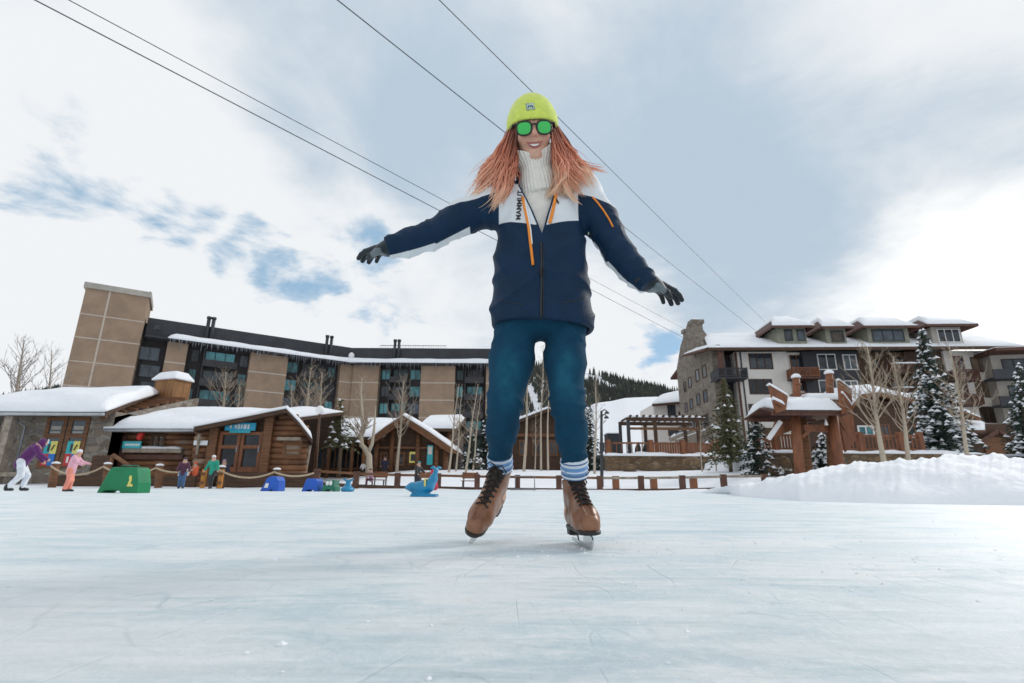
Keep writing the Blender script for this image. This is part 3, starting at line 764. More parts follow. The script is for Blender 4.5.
def door(u0, u1):
    d_ = MB(); fw = .16
    Ff.box(d_, u0, u0+fw, zd, zt, -.05, .14); Ff.box(d_, u1-fw, u1, zd, zt, -.05, .14); Ff.box(d_, u0+fw, u1-fw, zt-fw, zt, -.05, .137); Ff.box(d_, u0+fw, u1-fw, zd, zd+.25, -.05, .137)
    zc = zd+(zt-zd)*.62; Ff.box(d_, u0+fw, u1-fw, zc-.09, zc+.09, -.05, .134)
    o = d_.build('door', M['wood_red'], root); g_ = MB(); Ff.box(g_, u0+.05, u1-.05, zd+.05, zt-.05, -.04, .03); g_.build('pane', M['glass_warm' if False else 'glass'], o)
    h_ = MB(); Ff.box(h_, u1-.13, u1-.06, zd+1.0, zd+1.3, .14, .2); h_.build('handle', M['metal_grey'], o)
um = Ff.uz(240.5, 450)[0]
door(ud0, um-.02); door(um+.02, ud1)
# sign
zs0, zs1 = Ff.uz(243, 431)[1], Ff.uz(243, 423.4)[1]; us0, us1 = Ff.uz(228, 427)[0], Ff.uz(258, 427)[0]
sg = MB(); Ff.box(sg, us0, us1, zs0, zs1, .2, .28); so_ = sg.build('sign', M['sign_blue'], root)
sb = MB(); Ff.box(sb, us0+.25, us1-.25, zs0-.12, zs0-.005, .2, .27); sb.build('sign_strip', M['sign_teal'], so_)
def text_mesh(s, size, place, name, m, parent, font_scale=1.0, extr=.01, align='CENTER'):
    """lettering as a mesh; place maps (x, y, depth) to the world"""
    c = bpy.data.curves.new('lettering', 'FONT'); c.body = s; c.size = size; c.align_x = align; c.align_y = 'CENTER'; c.extrude = extr; c.resolution_u = 3; c.offset = size*.022
    o = bpy.data.objects.new('lettering', c); COL.objects.link(o)
    dg = bpy.context.evaluated_depsgraph_get(); me = bpy.data.meshes.new_from_object(o.evaluated_get(dg))
    bpy.data.objects.remove(o); bpy.data.curves.remove(c)
    o0 = origin_of(parent)
    for v in me.vertices: v.co = place(v.co.x, v.co.y, v.co.z)-o0
    me.name = name; me.materials.clear()
    return obj(name, me, M[m], parent)
# the sign's words are a smear of white letters in the photograph: pale dashes of lettering stand in for them
sb = MB(); rr_ = random.Random(4); u = us0+.25
while u < us1-.3:
    w = rr_.uniform(.07, .16); h_ = rr_.uniform(.16, .24); zc = (zs0+zs1)/2
    Ff.box(sb, u, u+w, zc-h_/2, zc+h_/2, .28, .29); u += w+rr_.choice([.05, .05, .06, .16])
sb.build('sign_lettering', M['paint_white'], so_)
# rear-wall window, its snowy sill, counter sign
r_ = Fb.rect(152, 434, 167, 450); Fb.window(root, r_[0], r_[1], r_[2], r_[3], 2, 1, 'wood_dark', 'glass', .16, .12)
mb = MB(); q = Fb.rect(128, 449, 186, 453); Fb.box(mb, q[0], q[1], q[2], q[3], .1, .45); mb.build('counter', M['wood_grey'], root)
q = Fb.rect(128, 448.6, 186, 449); snow_slab([[Fb.w(q[0], .45, q[2]), Fb.w(q[1], .45, q[2])], [Fb.w(q[0], .12, q[2]), Fb.w(q[1], .12, q[2])]], .13, 'counter_snow', root, 24, 6)
mb = MB(); q = Fb.rect(128, 455, 186, 459.5); Fb.box(mb, q[0], q[1], q[2], q[3], .1, .3); mb.build('red_band', M['wood_red_dark'], root)
r_ = Ff.rect(197, 441, 212, 445.5); mb = MB(); Ff.box(mb, r_[0], r_[1], r_[2], r_[3], .14, .3); mb.build('window_sill', M['snow'], root)
r_ = Ff.rect(284, 441, 303, 457); Ff.window(root, r_[0], r_[1], r_[2], r_[3], 1, 1, 'wood', 'wood_dark' if False else 'glass_warm', .14, .12)
r_ = Ff.rect(281, 438, 304, 441); mb = MB(); Ff.box(mb, r_[0], r_[1], r_[2], r_[3], .1, .5); mb.build('window_hood', M['wood_grey'], root)
q = Fb.rect(115, 436, 127, 466); mb = MB(); Fb.box(mb, q[0], q[1], q[2], q[3], .1, .16); o = mb.build('side_door', M['wood_red_dark'], root)
q2 = Fb.rect(118, 441, 124, 452); mb = MB(); Fb.box(mb, q2[0], q2[1], q2[2], q2[3], .16, .175); mb.build('pane', M['glass'], o)
mb = MB(); mb.tube([fr_[0]+Vector((.15, .3, -.3)), fr_[0]+Vector((-.1, .8, -1.2)), (fr_[0].x-.25, YB+.25, zb)], .07, 8); mb.build('corner_post', M['wood_grey'], root, True)
q = P(308, 455, YB+.2); mb = MB(); mb.tube([fr_[4]+Vector((-.45, .9, -.25)), (q.x-.1, YB+.3, zb)], .07, 8); mb.build('downpipe', M['wood_grey'], root, True)
sx = [P(x, y, YB-.3) for x, y in ((193, 431), (189, 440), (192, 452))]
# snow-capped board chimney housing on the ridge
cY = Y+6; q0, q1 = P(151, 404, cY), P(176, 404, cY); z0, z1 = q0.z-1.2, P(168, 380.5, cY).z
FC = Fac((q0.x, cY), (q1.x, cY-.6))
mb = MB(); FC.box(mb, 0, FC.L, z0, z1, -1.3, 0); ch = mb.build('chimney_housing', M['wood_gold'], root)
snow_slab([[FC.w(-.15, .18, z1), FC.w(FC.L/2, .18, z1), FC.w(FC.L+.15, .18, z1)], [FC.w(-.15, -1.4, z1), FC.w(FC.L/2, -1.4, z1), FC.w(FC.L+.15, -1.4, z1)]], .62, 'snow_cap', ch, 20, 14, .1)
# teal counter board and red bag hanging above it
o = MB(); q = Fb.rect(129, 442, 147, 449); Fb.box(o, q[0], q[1], q[2], q[3], .46, .52); o = o.build('counter_board', M['sign_teal'], None, loc=tuple(Fb.w(q[0], .5, q[2]))); tag(o, 'small turquoise board with white lettering propped on the log cabin counter', 'sign')
l_ = MB()
for i in range(7): Fb.box(l_, q[0]+.15+i*.12, q[0]+.23+i*.12, (q[2]+q[3])/2-.06, (q[2]+q[3])/2+.07, .52, .53)
l_.build('lettering', M['paint_white'], o)
q = P(140, 436.5, Y-.5)
o = sdf_obj('red_lantern', lambda p: smin(ell(p, (q.x, q.y, q.z-.02), (.17, .15, .22)), ell(p, (q.x+.08, q.y, q.z+.16), (.16, .14, .14)), .08), [q.x-.35, q.y-.3, q.z-.4], [q.x+.4, q.y+.3, q.z+.45], .05, M['red'], None, loc=tuple(q)); tag(o, 'round red bundle hanging over the turquoise counter board', 'bundle')

# ------------------------------------------------------------------ brown lodge in the middle
Y = 42.0; zb = GZ(P(400, 467, Y).x, Y)-.3
root = thing('timber_lodge', 'dark brown timber lodge with snow covered cross gable behind the rink fence', 'lodge', (P(400, 467, Y).x, Y, zb))
gz_ = lambda pts, yy: [P(x, y, yy) for x, y in pts]
fr_ = gz_([(368, 440), (385, 427), (403, 415.5), (428, 431), (453, 448.5)], Y-1.3)
bk = [Vector((p.x, Y+9, p.z)) for p in fr_]
mb = MB(); slab(mb, [fr_, bk], .3); mb.build('gable_roof', M['wood'], root)
snow_slab([[p+Vector((0, -.1, 0)) for p in fr_], bk], .42, 'gable_snow', root, 50, 12, .2)
FG = Fac((P(374, 455, Y).x, Y), (P(448, 455, Y).x, Y))
def gab2(u): return float(np.interp(FG.w(u, 0, 0).x, [p.x for p in fr_], [p.z for p in fr_]))-.25
mb = MB(); mb.prism([FG.w(0, 0, zb), FG.w(FG.L, 0, zb)]+[FG.w(u, 0, gab2(u)) for u in np.linspace(FG.L, 0, 16)], (0, 8, 0)); mb.build('wall', M['wood_dark'], root)
for x in (377, 392, 418, 437, 446):
    u = FG.uz(x, 455)[0]; mb = MB(); mb.tube([FG.w(u, .25, zb), FG.w(u, .25, gab2(u)-.1)], .19, 10); mb.build('log_post', M['wood'], root, True)
for s in (0, 1):
    mb = MB(); e = [p+Vector((0, .15, -.32)) for p in (fr_[:3] if s == 0 else fr_[2:])]; mb.beam(e[0], e[-1], .2, .34); mb.build('barge_board', M['wood'], root)
mb = MB(); u0, u1 = FG.uz(376, 447)[0], FG.uz(447, 447)[0]; FG.box(mb, u0, u1, FG.uz(410, 449)[1], FG.uz(410, 447)[1], .05, .3); mb.build('tie_beam', M['wood'], root)
for x0, x1, g in ((380, 388, 'glass'), (394, 405, 'glass'), (408, 416, 'glass_warm'), (427, 435, 'glass_teal_reflection')):
    r_ = FG.rect(x0, 452, x1, 466); FG.window(root, r_[0], r_[1], r_[2], r_[3], 2, 1, 'wood', g, .16, .0)
# low wings
for (x0, x1, yt, ye, nm) in ((296, 384, 420, 437, 'l'), (418, 457, 418, 428.5, 'r')):
    Yw = Y+.8 if nm == 'l' else Y+3
    A, B = P(x0, ye, Yw-1.6), P(x1, ye, Yw-1.6); zr = P((x0+x1)/2, yt, Yw+5).z
    A.z = B.z = (A.z+B.z)/2
    mb = MB(); slab(mb, [[A, B], [(A.x, Yw+5, zr), (B.x, Yw+5, zr)]], .25); slab(mb, [[(A.x, Yw+5, zr), (B.x, Yw+5, zr)], [(A.x, Yw+11, A.z), (B.x, Yw+11, B.z)]], .25); mb.build('wing_roof', M['wood_dark'], root)
    mid = (A+B)/2
    snow_slab([[A+Vector((0, -.1, 0)), mid+Vector((0, -.1, 0)), B+Vector((0, -.1, 0))], [(A.x, Yw+5.2, zr), (mid.x, Yw+5.2, zr), (B.x, Yw+5.2, zr)]], .5, 'wing_snow', root, 44, 12, .25)
    FW = Fac((A.x+.3, Yw), (B.x-.4, Yw)); mb = MB(); FW.box(mb, 0, FW.L, zb-.6, A.z+.1, -9, -.2); mb.build('wing_wall', M['wood_dark'], root)
    n = 6 if nm == 'l' else 2
    for i in range(n+1):
        u = .3+(FW.L-.6)*i/n; mb = MB(); mb.tube([FW.w(u, 1.0, zb-.6), FW.w(u, 1.0, A.z-.12)], .15, 8); mb.build('log_post', M['wood_gold' if i % 2 and nm == 'l' else 'wood'], root, True)
        if nm == 'l' and i < n: FW.window(root, u+.5, u+1.7, zb+.4, A.z-.5, 2, 1, 'wood', 'glass', .13, -.15)
# signs on the lodge
q = P(413, 457, Y-.35); o = MB(); o.box((q.x-.28, q.y, q.z-.45), (q.x+.28, q.y+.06, q.z+.4)); o = o.build('notice_board', M['poster_yellow'], None, loc=tuple(q)); tag(o, 'yellow notice board beside the lodge door', 'sign')
l_ = MB(); l_.box((q.x-.18, q.y-.012, q.z-.3), (q.x+.18, q.y, q.z+.22)); l_.build('notice', M['metal_dark'], o)
q = P(430, 453, Y-.35); o = MB(); o.box((q.x-.22, q.y, q.z-.9), (q.x+.22, q.y+.06, q.z+.6)); o = o.build('notice_board', M['sign_teal'], None, loc=tuple(q)); tag(o, 'narrow pale turquoise poster board on the right of the lodge gable', 'sign')
l_ = MB(); l_.box((q.x-.16, q.y-.012, q.z-.1), (q.x+.16, q.y, q.z+.5)); l_.build('notice', M['stucco'], o)

# ------------------------------------------------------------------ brown house behind the skater's legs
Y = 50.0; zb = GZ(4, Y)-.3
root = thing('brown_house', 'small dark brown house with snowy roof seen between the skater\'s legs', 'house', (P(530, 460, Y).x, Y, zb))
fr_ = gz_([(492, 432), (518, 420), (549, 408), (566, 420), (590, 438)], Y-1)
bk = [Vector((p.x, Y+8, p.z)) for p in fr_]
mb = MB(); slab(mb, [fr_, bk], .3); mb.build('roof', M['wood_dark'], root)
snow_slab([[p+Vector((0, -.1, 0)) for p in fr_], bk], .45, 'roof_snow', root, 40, 12)
FG = Fac((P(500, 455, Y).x, Y), (P(584, 455, Y).x, Y))
mb = MB(); mb.prism([FG.w(0, 0, zb-.5), FG.w(FG.L, 0, zb-.5)]+[FG.w(u, 0, float(np.interp(FG.w(u, 0, 0).x, [p.x for p in fr_], [p.z for p in fr_]))-.2) for u in np.linspace(FG.L, 0, 12)], (0, 7, 0)); mb.build('wall', M['wood_dark'], root)
for x0, x1 in ((504, 513), (519, 528), (532, 541), (549, 558)):
    r_ = FG.rect(x0, 440, x1, 456); FG.window(root, r_[0], r_[1], r_[2], r_[3], 2, 1, 'wood', 'glass', .14)
mb = MB(); r_ = FG.rect(502, 434, 584, 437); FG.box(mb, r_[0], r_[1], r_[2], r_[3], .0, .3); mb.build('band', M['wood'], root)
# ------------------------------------------------------------------ stone and stucco hotel on the right
Y = 62.0
zb = 1.0
cor = P(716, 400, Y); c2 = P(1014, 400, Y-1.5)
root = thing('stone_hotel', 'four storey white stucco hotel with stone gable end, chimneys and snowy dormers at right', 'hotel', (cor.x, Y, 0))
F = Fac((cor.x, Y), (c2.x, Y-1.5))
def ux(x, y=385): return F.uz(x, y)[0]
zE = F.uz(860, 351)[1]      # eave
def wallseg(x0, x1, m, n0=-1.0, n1=0.0, z0=None, z1=None, name='wall'):
    mb = MB(); F.box(mb, ux(x0), ux(x1), zb if z0 is None else z0, zE-.05 if z1 is None else z1, n0, n1); return mb.build(name, M[m], root)
mb = MB(); F.box(mb, .3, F.L-.2, zb, zE-.1, -14, -1.6); mb.build('core', M['wood_dark'], root)
wallseg(738, 791, 'stucco', -1.6, 0)
wallseg(791, 806, 'stucco', -1.6, -.4)
wallseg(806, 862, 'charcoal', -1.6, .1)
wallseg(862, 912, 'wood_dark', -1.6, -.5)
wallseg(912, 950, 'wood_dark', -1.6, -.3)
wallseg(950, 1014, 'stucco', -1.6, .0)
# windows, row by row
def wn(x0, y0, x1, y1, nx, fr='wood_dark', gl='glass', n=0.0, nz=1, fw=.11):
    r_ = F.rect(x0, y0, x1, y1, n); F.window(root, r_[0], r_[1], r_[2], r_[3], nx, nz, fr, gl, fw, n)
for y0, y1 in ((353.5, 369.3), (379, 394.3), (404, 418.5), (428, 442)): wn(749, y0, 772.5, y1, 3, 'wood_dark', 'glass' if y0 < 400 else 'glass_warm')
for y0, y1, dx in ((357, 372, 0), (381, 397.5, 4.5), (406.5, 423, 9)): wn(971+dx, y0, 995+dx, y1, 3, 'wood_dark', 'glass_warm')
for y0, y1, dx in ((354, 370, 0), (380, 396, 1.5), (405, 420, 3)):
    wn(817.5+dx, y0, 836+dx, y1, 2, 'white_trim', 'glass', .1); wn(843+dx, y0+.5, 857+dx, y1, 2, 'white_trim', 'glass', .1)
for y0, y1, dx in ((356, 372, 0), (381, 397, 2)):
    wn(868+dx, y0, 880+dx, y1, 2, 'wood', 'glass_warm', -.5); wn(890+dx, y0, 908+dx, y1, 3, 'wood', 'glass', -.5)
    wn(954+dx*2, y0, 964+dx*2, y1, 2, 'wood_red', 'glass', 0)
wn(790.5, 355, 804, 377, 2, 'wood_red', 'glass', -.4); wn(798, 379.5, 810, 391, 2, 'wood_red', 'glass', -.4)
for y0, y1 in ((355, 377), (381, 399), (406, 422)): wn(922, y0, 938, y1, 2, 'wood', 'glass', -.3)
# balconies
def balcony(x0, x1, yb, h, m, mf, snow=True, dep=1.7, n=-.3):
    u0, u1 = ux(x0, yb), ux(x1, yb); z = F.uz((x0+x1)/2, yb, dep)[1]
    mb = MB(); F.box(mb, u0, u1, z, z+.22, n, dep); o = mb.build('balcony', M[mf], root)
    mb = MB(); F.box(mb, u0, u1, z+h-.1, z+h, dep-.12, dep); F.box(mb, u0, u1, z+.3, z+.4, dep-.1, dep-.02)
    for i in range(int((u1-u0)/.16)): F.box(mb, u0+.05+i*.16, u0+.12+i*.16, z+.4, z+h-.1, dep-.09, dep-.03)
    for uu in (u0, u1-.14): F.box(mb, uu, uu+.14, z+.22, z+h+.05, dep-.15, dep+.01); F.box(mb, uu+.02, uu+.1, z+h-.1, z+h, n, dep-.15); F.box(mb, uu+.02, uu+.1, z+.3, z+h-.15, n, dep-.15)
    mb.build('railing', M[m], o)
    if snow: snow_slab([[F.w(u0, dep+.08, z+h), F.w(u1, dep+.08, z+h)], [F.w(u0, dep-.2, z+h), F.w(u1, dep-.2, z+h)]], .2, 'rail_snow', o, 20, 5)
balcony(713, 742, 378.5, 1.3, 'charcoal', 'charcoal', False, 1.9, -1.5)
balcony(787, 813, 378.5, 1.35, 'wood_red', 'wood_red_dark', False)
balcony(789, 815, 404, 1.3, 'wood_red', 'wood_red_dark', False)
balcony(883, 918, 373.5, 1.2, 'wood_red_dark', 'wood_dark'); balcony(885, 920, 398, 1.2, 'wood_red_dark', 'wood_dark')
balcony(947, 969, 380, 1.3, 'wood_red_dark', 'wood_red_dark', False); balcony(951, 973, 405, 1.3, 'wood_red_dark', 'wood_red_dark', False)
# balcony recess behind the corner balcony
wn(722, 357, 735, 377, 2, 'wood_dark', 'glass', -1.6); wn(724, 381, 737, 398, 2, 'wood_dark', 'glass', -1.6)
mb = MB(); F.box(mb, .25, .75, zb, zE-.1, 1.2, 1.7); F.box(mb, ux(738)-.02, ux(738)+.2, zb, zE-.1, 0, .14); mb.build('corner_post', M['wood_red_dark'], root)
for x, y in ((1006, 366), (1010.5, 391), (1014, 414)):
    q = F.uz(x, y); mb = MB(); F.box(mb, q[0]-.18, q[0]+.18, q[1]-.35, q[1]+.35, 0, .25); mb.build('wall_lamp', M['metal_dark'], root)
mb = MB(); F.box(mb, ux(743), ux(744.2), zb, zE-.1, .0, .12); mb.build('downpipe', M['metal_dark'], root)
# roof: eave slab, slope, snow
u0, u1 = -1.0, F.L+1.2
zr = F.uz(780, 333.5, -7)[1]
A = [F.w(u0, 2.0, zE), F.w((u0+u1)/2, 2.0, zE), F.w(u1, 2.0, zE)]; B = [F.w(u0+2.5, -7, zr), F.w((u0+u1)/2, -7, zr), F.w(u1, -7, zr)]
mb = MB(); slab(mb, [A, B], .3); slab(mb, [B, [F.w(u0, -16, zE), F.w((u0+u1)/2, -16, zE), F.w(u1, -16, zE)]], .3); mb.build('roof', M['wood_red_dark'], root)
mb = MB(); F.box(mb, u0, u1, zE-.36, zE-.02, 1.9, 2.06); mb.build('fascia', M['wood_dark'], root)
snow_slab([A, B], .35, 'roof_snow', root, 120, 14, .3)
# dormers
def dormer(x0, x1, ys, yt, over, wins, m='olive', slope=-1):
    dep = 1.2; u0_, u1_ = F.uz(x0, ys, dep)[0], F.uz(x1, ys, dep)[0]; z0 = zE+.2; z1 = F.uz((x0+x1)/2, yt, dep)[1]
    mb = MB(); F.box(mb, u0_, u1_, z0, z1, -8, dep); o = mb.build('dormer', M[m], root)
    zr_ = z1+1.5
    a_ = [F.w(u0_-over, dep+over, z1+.03), F.w(u1_+over, dep+over, z1+.03)]
    mb = MB(); slab(mb, [a_, [F.w(u0_+.8, -1.5, zr_+.2), F.w(u1_-.3, -1.5, zr_+.2)]], .3)
    # side slopes
    s_ = 1
    slab(mb, [[F.w(u0_-over, -8, z1), F.w(u0_-over, dep+over, z1+.028)], [F.w(u0_+.8, -8, zr_+.2), F.w(u0_+.8, -1.5, zr_+.198)]], .3)
    slab(mb, [[F.w(u1_-.3, -8, zr_+.2), F.w(u1_-.3, -1.5, zr_+.198)], [F.w(u1_+over, -8, z1), F.w(u1_+over, dep+over, z1+.028)]], .3)
    mb.build('dormer_roof', M['wood_red_dark'], o)
    snow_slab([a_, [F.w(u0_+.8, -1.5, zr_+.2), F.w(u1_-.3, -1.5, zr_+.2)], [F.w(u0_+.8, -7, zr_), F.w(u1_-.3, -7, zr_)]], .6, 'dormer_snow', o, 30, 10, .2)
    for (a, b, c, e, nx, g) in wins:
        r_ = F.rect(a, b, c, e, dep); f_ = F.window(o, r_[0], r_[1], r_[2], r_[3], nx, 1, 'charcoal' if m == 'olive' else 'white_trim', g, .1, dep)
dormer(777, 806, 335, 327.5, .8, [(784.5, 329.5, 792.5, 341, 1, 'glass'), (797, 329.5, 805, 341, 1, 'glass')])
dormer(826, 846, 336, 328, .7, [(831, 330.5, 844, 342, 1, 'glass_warm')])
dormer(868, 909, 336, 327.5, .75, [(872, 329.5, 904, 341.5, 3, 'glass')])
dormer(932, 962, 336, 327, 1.2, [(937.5, 329, 960, 342.5, 3, 'glass')], 'stucco_grey')
# stone gable end with chimneys
E0 = Vector((cor.x, Y, 0)); dirb = None
best = None
for yy in np.arange(64, 100, .25):      # the far corner lies on the line of sight through the left edge
    for dx in (0.6,):
        q = Vector((cor.x-dx, yy, 9)); e = abs(proj(q)[0]-681.5)
        if best is None or e < best[0]: best = (e, yy, dx)
E1 = Vector((cor.x-best[2], best[1], 0))
FE = Fac((E1.x, E1.y), (E0.x, E0.y))
mb = MB()
uq = FE.L; zt1 = zE+.1
zc = zr+3.0
poly = [FE.w(0, 0, zb), FE.w(uq, 0, zb), FE.w(uq, 0, zt1), FE.w(uq*.72, 0, zE+2.4), FE.w(uq*.45, 0, zr+1.4), FE.w(uq*.18, 0, zr-1.0), FE.w(0, 0, zE+.5)]
mb.prism(poly, FE.n*-1.6); mb.build('stone_gable', M['stone_tower'], root)
for (px0, px1, yt, nm) in ((691.5, 694.5, 319, 1.35), (684, 685.5, 329, .9)):
    ua, ub = FE.uz(px0, 345, 0)[0], FE.uz(px1, 345, 0)[0]; zt = FE.uz((px0+px1)/2, yt, 0)[1]
    mb = MB(); FE.box(mb, ua, ub, zE-.5, zt-.5, -nm, .02, 0); FE.box(mb, ua-.2, ub+.2, zt-.5, zt, -nm-.2, .2, 0)
    o = mb.build('chimney', M['stone_tower'], root)
    snow_slab([[FE.w(ua, .15, zt), FE.w(ub, .15, zt)], [FE.w(ua, -nm, zt), FE.w(ub, -nm, zt)]], .3, 'chimney_snow', o, 10, 8)
for (x, y, w, h) in ((704.5, 371.5, 4.2, 13), (697.5, 375.5, 3.6, 12.5), (690, 382.5, 3, 11), (685, 387, 2.4, 10.5), (705.5, 396, 4.2, 13), (698.5, 399.5, 3.6, 12), (691.5, 404, 3, 11), (686.5, 407.5, 2.4, 10), (706.5, 420, 4.2, 12), (699.5, 421, 3.6, 11), (692.5, 424, 3, 10)):
    r_ = FE.rect(x-w/2, y-h/2, x+w/2, y+h/2); FE.window(root, r_[0], r_[1], r_[2], r_[3], 1, 1, 'wood_dark', 'glass', .12)
mb = MB(); slab(mb, [[FE.w(uq+1.6, 1.6, zE-.05), FE.w(uq*.55, 1.6, zE+.9)], [FE.w(uq+1.6, -.4, zE+.5), FE.w(uq*.55, -.4, zE+1.3)]], .3); mb.build('gable_eave', M['wood_red_dark'], root)
snow_slab([[FE.w(uq+1.5, 1.5, zE-.02), FE.w(uq*.55, 1.5, zE+.92)], [FE.w(uq+1.5, -.2, zE+.5), FE.w(uq*.55, -.2, zE+1.3)]], .35, 'eave_snow', root, 30, 8)

# lower brown roofs and rooms in front of the hotel
Y2 = 46.0
root = thing('entrance_wing', 'low brown timber wing with curved snow roof in front of the white hotel', 'building', (P(890, 430, Y2).x, Y2, 1))
FW = Fac((P(842, 430, Y2).x, Y2), (P(930, 430, Y2).x, Y2)); zz0 = 1.0
mb = MB(); FW.box(mb, 0, FW.L, zz0, FW.uz(890, 412)[1], -8, 0); mb.build('wall', M['wood_dark'], root)
rows = [[P(846, 411, Y2-1.5), P(862, 394, Y2-1.5), P(880, 392, Y2-1.5), P(900, 396, Y2-1.5), P(925, 401, Y2-1.5)]]
rows.append([p+Vector((1.0, 7, 1.2)) for p in rows[0]])
mb = MB(); slab(mb, rows, .35); mb.build('roof', M['wood'], root); snow_slab(rows, .62, 'roof_snow', root, 50, 12, .25)
mb = MB(); mb.prism([FW.w(0, .0, FW.uz(850, 412)[1])]+[p+Vector((0, 1.4, -.3)) for p in rows[0]]+[FW.w(FW.L, 0, FW.uz(925, 412)[1])], (0, 6, 0)); mb.build('gable', M['wood_dark'], root)
for x0, x1, y0, y1, m, g in ((857.5, 874, 425.5, 436, 'white_trim', 'glass_teal_reflection'), (880, 890, 424, 440, 'wood', 'glass'), (900, 916, 425, 440, 'wood', 'glass')):
    r_ = FW.rect(x0, y0, x1, y1); FW.window(root, r_[0], r_[1], r_[2], r_[3], 2, 1, m, g, .14)
root = thing('side_wing', 'low brown lean-to with sloping snow roof right of the big spruce', 'building', (P(970, 440, 48).x, 48, 1))
Y3 = 48.0
FW = Fac((P(935, 430, Y3).x, Y3), (P(1014, 430, Y3).x, Y3))
mb = MB(); FW.box(mb, 0, FW.L, .6, FW.uz(990, 424)[1], -7, 0); mb.build('wall', M['wood_dark'], root)
rows = [[P(930, 398, Y3-1.5), P(955, 408, Y3-1.5), P(981, 417.5, Y3-1.5)], [P(930, 398, Y3-1.5)+Vector((0, 5, 1)), P(955, 408, Y3-1.5)+Vector((0, 5, 1)), P(981, 417.5, Y3-1.5)+Vector((0, 5, 1))]]
mb = MB(); slab(mb, rows, .3); mb.build('roof', M['wood'], root); snow_slab(rows, .6, 'roof_snow', root, 40, 10, .25)
rows = [[P(955, 430, Y3-2), P(985, 430, Y3-2)], [P(955, 423, Y3+1), P(985, 423, Y3+1)]]
mb = MB(); slab(mb, rows, .25); mb.build('lower_roof', M['wood_red_dark'], root); snow_slab(rows, .4, 'lower_snow', root, 30, 8, .25)
r_ = FW.rect(984, 437, 1007, 458); mb = MB(); FW.box(mb, r_[0], r_[1], r_[2], r_[3], 0, .12); o = mb.build('garage_door', M['wood'], root)
mb = MB(); a = P(980, 441, Y3-.4); b = P(998, 431, Y3-.4); c = P(1016, 441, Y3-.4); mb.beam(a, b, .3, .3); mb.beam(b, c, .3, .3); mb.build('barge_board', M['wood_red_dark'], root)
# far right wing
Y4 = 58.0
root = thing('balcony_block', 'grey stucco block with dark balconies at the right edge of the picture', 'building', (P(1030, 430, Y4).x, Y4, 0))
FW = Fac((P(1016, 430, Y4).x, Y4), (P(1110, 430, Y4).x, Y4-2))
zt = FW.uz(1024, 352)[1]
mb = MB(); FW.box(mb, .0, FW.L, .6, zt, -10, -1.2); mb.build('wall', M['stucco_grey'], root)
for i in range(4):
    z = zt-3.1*(i+1); mb = MB(); FW.box(mb, -1.2, 7, z, z+.2, -1.2, .6); FW.box(mb, -1.2, 7, z+.2, z+1.1, .5, .6); mb.build('balcony', M['charcoal'], root)
    FW.window(root, 1, 3.4, z+.5, z+2.6, 2, 1, 'charcoal', 'glass', .1, -1.2)
mb = MB(); FW.box(mb, -.8, FW.L, zt, zt+.35, -10.4, 1.2); mb.build('roof', M['wood_red_dark'], root)
snow_slab([[FW.w(-.8, 1.2, zt+.35), FW.w(FW.L, 1.2, zt+.35)], [FW.w(-.8, -10, zt+.8), FW.w(FW.L, -10, zt+.8)]], .35, 'roof_snow', root, 30, 8)

# ------------------------------------------------------------------ white house behind the pergola
Y = 84.0
root = thing('white_house', 'small white stucco house with wide snowy eaves beside the stone gable', 'house', (P(667, 430, Y).x, Y, 1))
FW = Fac((P(655, 430, Y).x, Y), (P(700, 430, Y).x, Y))
zt = FW.uz(668, 404)[1]
mb = MB(); FW.box(mb, 0, FW.L, 1, zt, -9, 0); mb.build('wall', M['stucco'], root)
rows = [[P(652, 404, Y-1.5), P(676, 402, Y-1.5), P(703, 401, Y-1.5)], [P(660, 396, Y+5), P(690, 388, Y+5), P(720, 388, Y+5)]]
mb = MB(); slab(mb, rows, .4); mb.build('roof', M['wood_dark'], root); snow_slab(rows, .5, 'roof_snow', root, 30, 8)
r_ = FW.rect(667.5, 405, 675.5, 415.5); FW.window(root, r_[0], r_[1], r_[2], r_[3], 2, 1, 'charcoal', 'glass', .15)
r_ = FW.rect(668, 428, 679, 436); FW.window(root, r_[0], r_[1], r_[2], r_[3], 2, 1, 'wood', 'glass', .15)
mb = MB(); r_ = FW.rect(678.5, 412, 681, 420); FW.box(mb, r_[0], r_[1], r_[2], r_[3], 0, .3); mb.build('shutter', M['wood_dark'], root)
# snowy outside stair
root = thing('outdoor_stair', 'snowy outdoor stair with sloping handrails climbing beside the stone gable', 'stair', (P(690, 436, 66).x, 66, 1))
for i, (p0, p1) in enumerate((((670, 440), (700, 428)), ((676, 442), (712, 430)))):
    a, b = P(*p0, 66), P(*p1, 66); mb = MB(); mb.beam(a, b, .5, .5); s_ = mb.build('stringer', M['wood_grey'], root)
    snow_slab([[a+Vector((0, -.3, .25)), b+Vector((0, -.3, .25))], [a+Vector((0, .3, .25)), b+Vector((0, .3, .25))]], .3, 'stair_snow', s_, 20, 6)
    mb = MB(); mb.beam(a+Vector((0, -.3, 1.1)), b+Vector((0, -.3, 1.1)), .12, .12); n_ = 5
    for k in range(n_+1): q = a.lerp(b, k/n_); mb.beam(q, q+Vector((0, -.3, 1.1)), .1, .1)
    mb.build('handrail', M['metal_dark'], root)

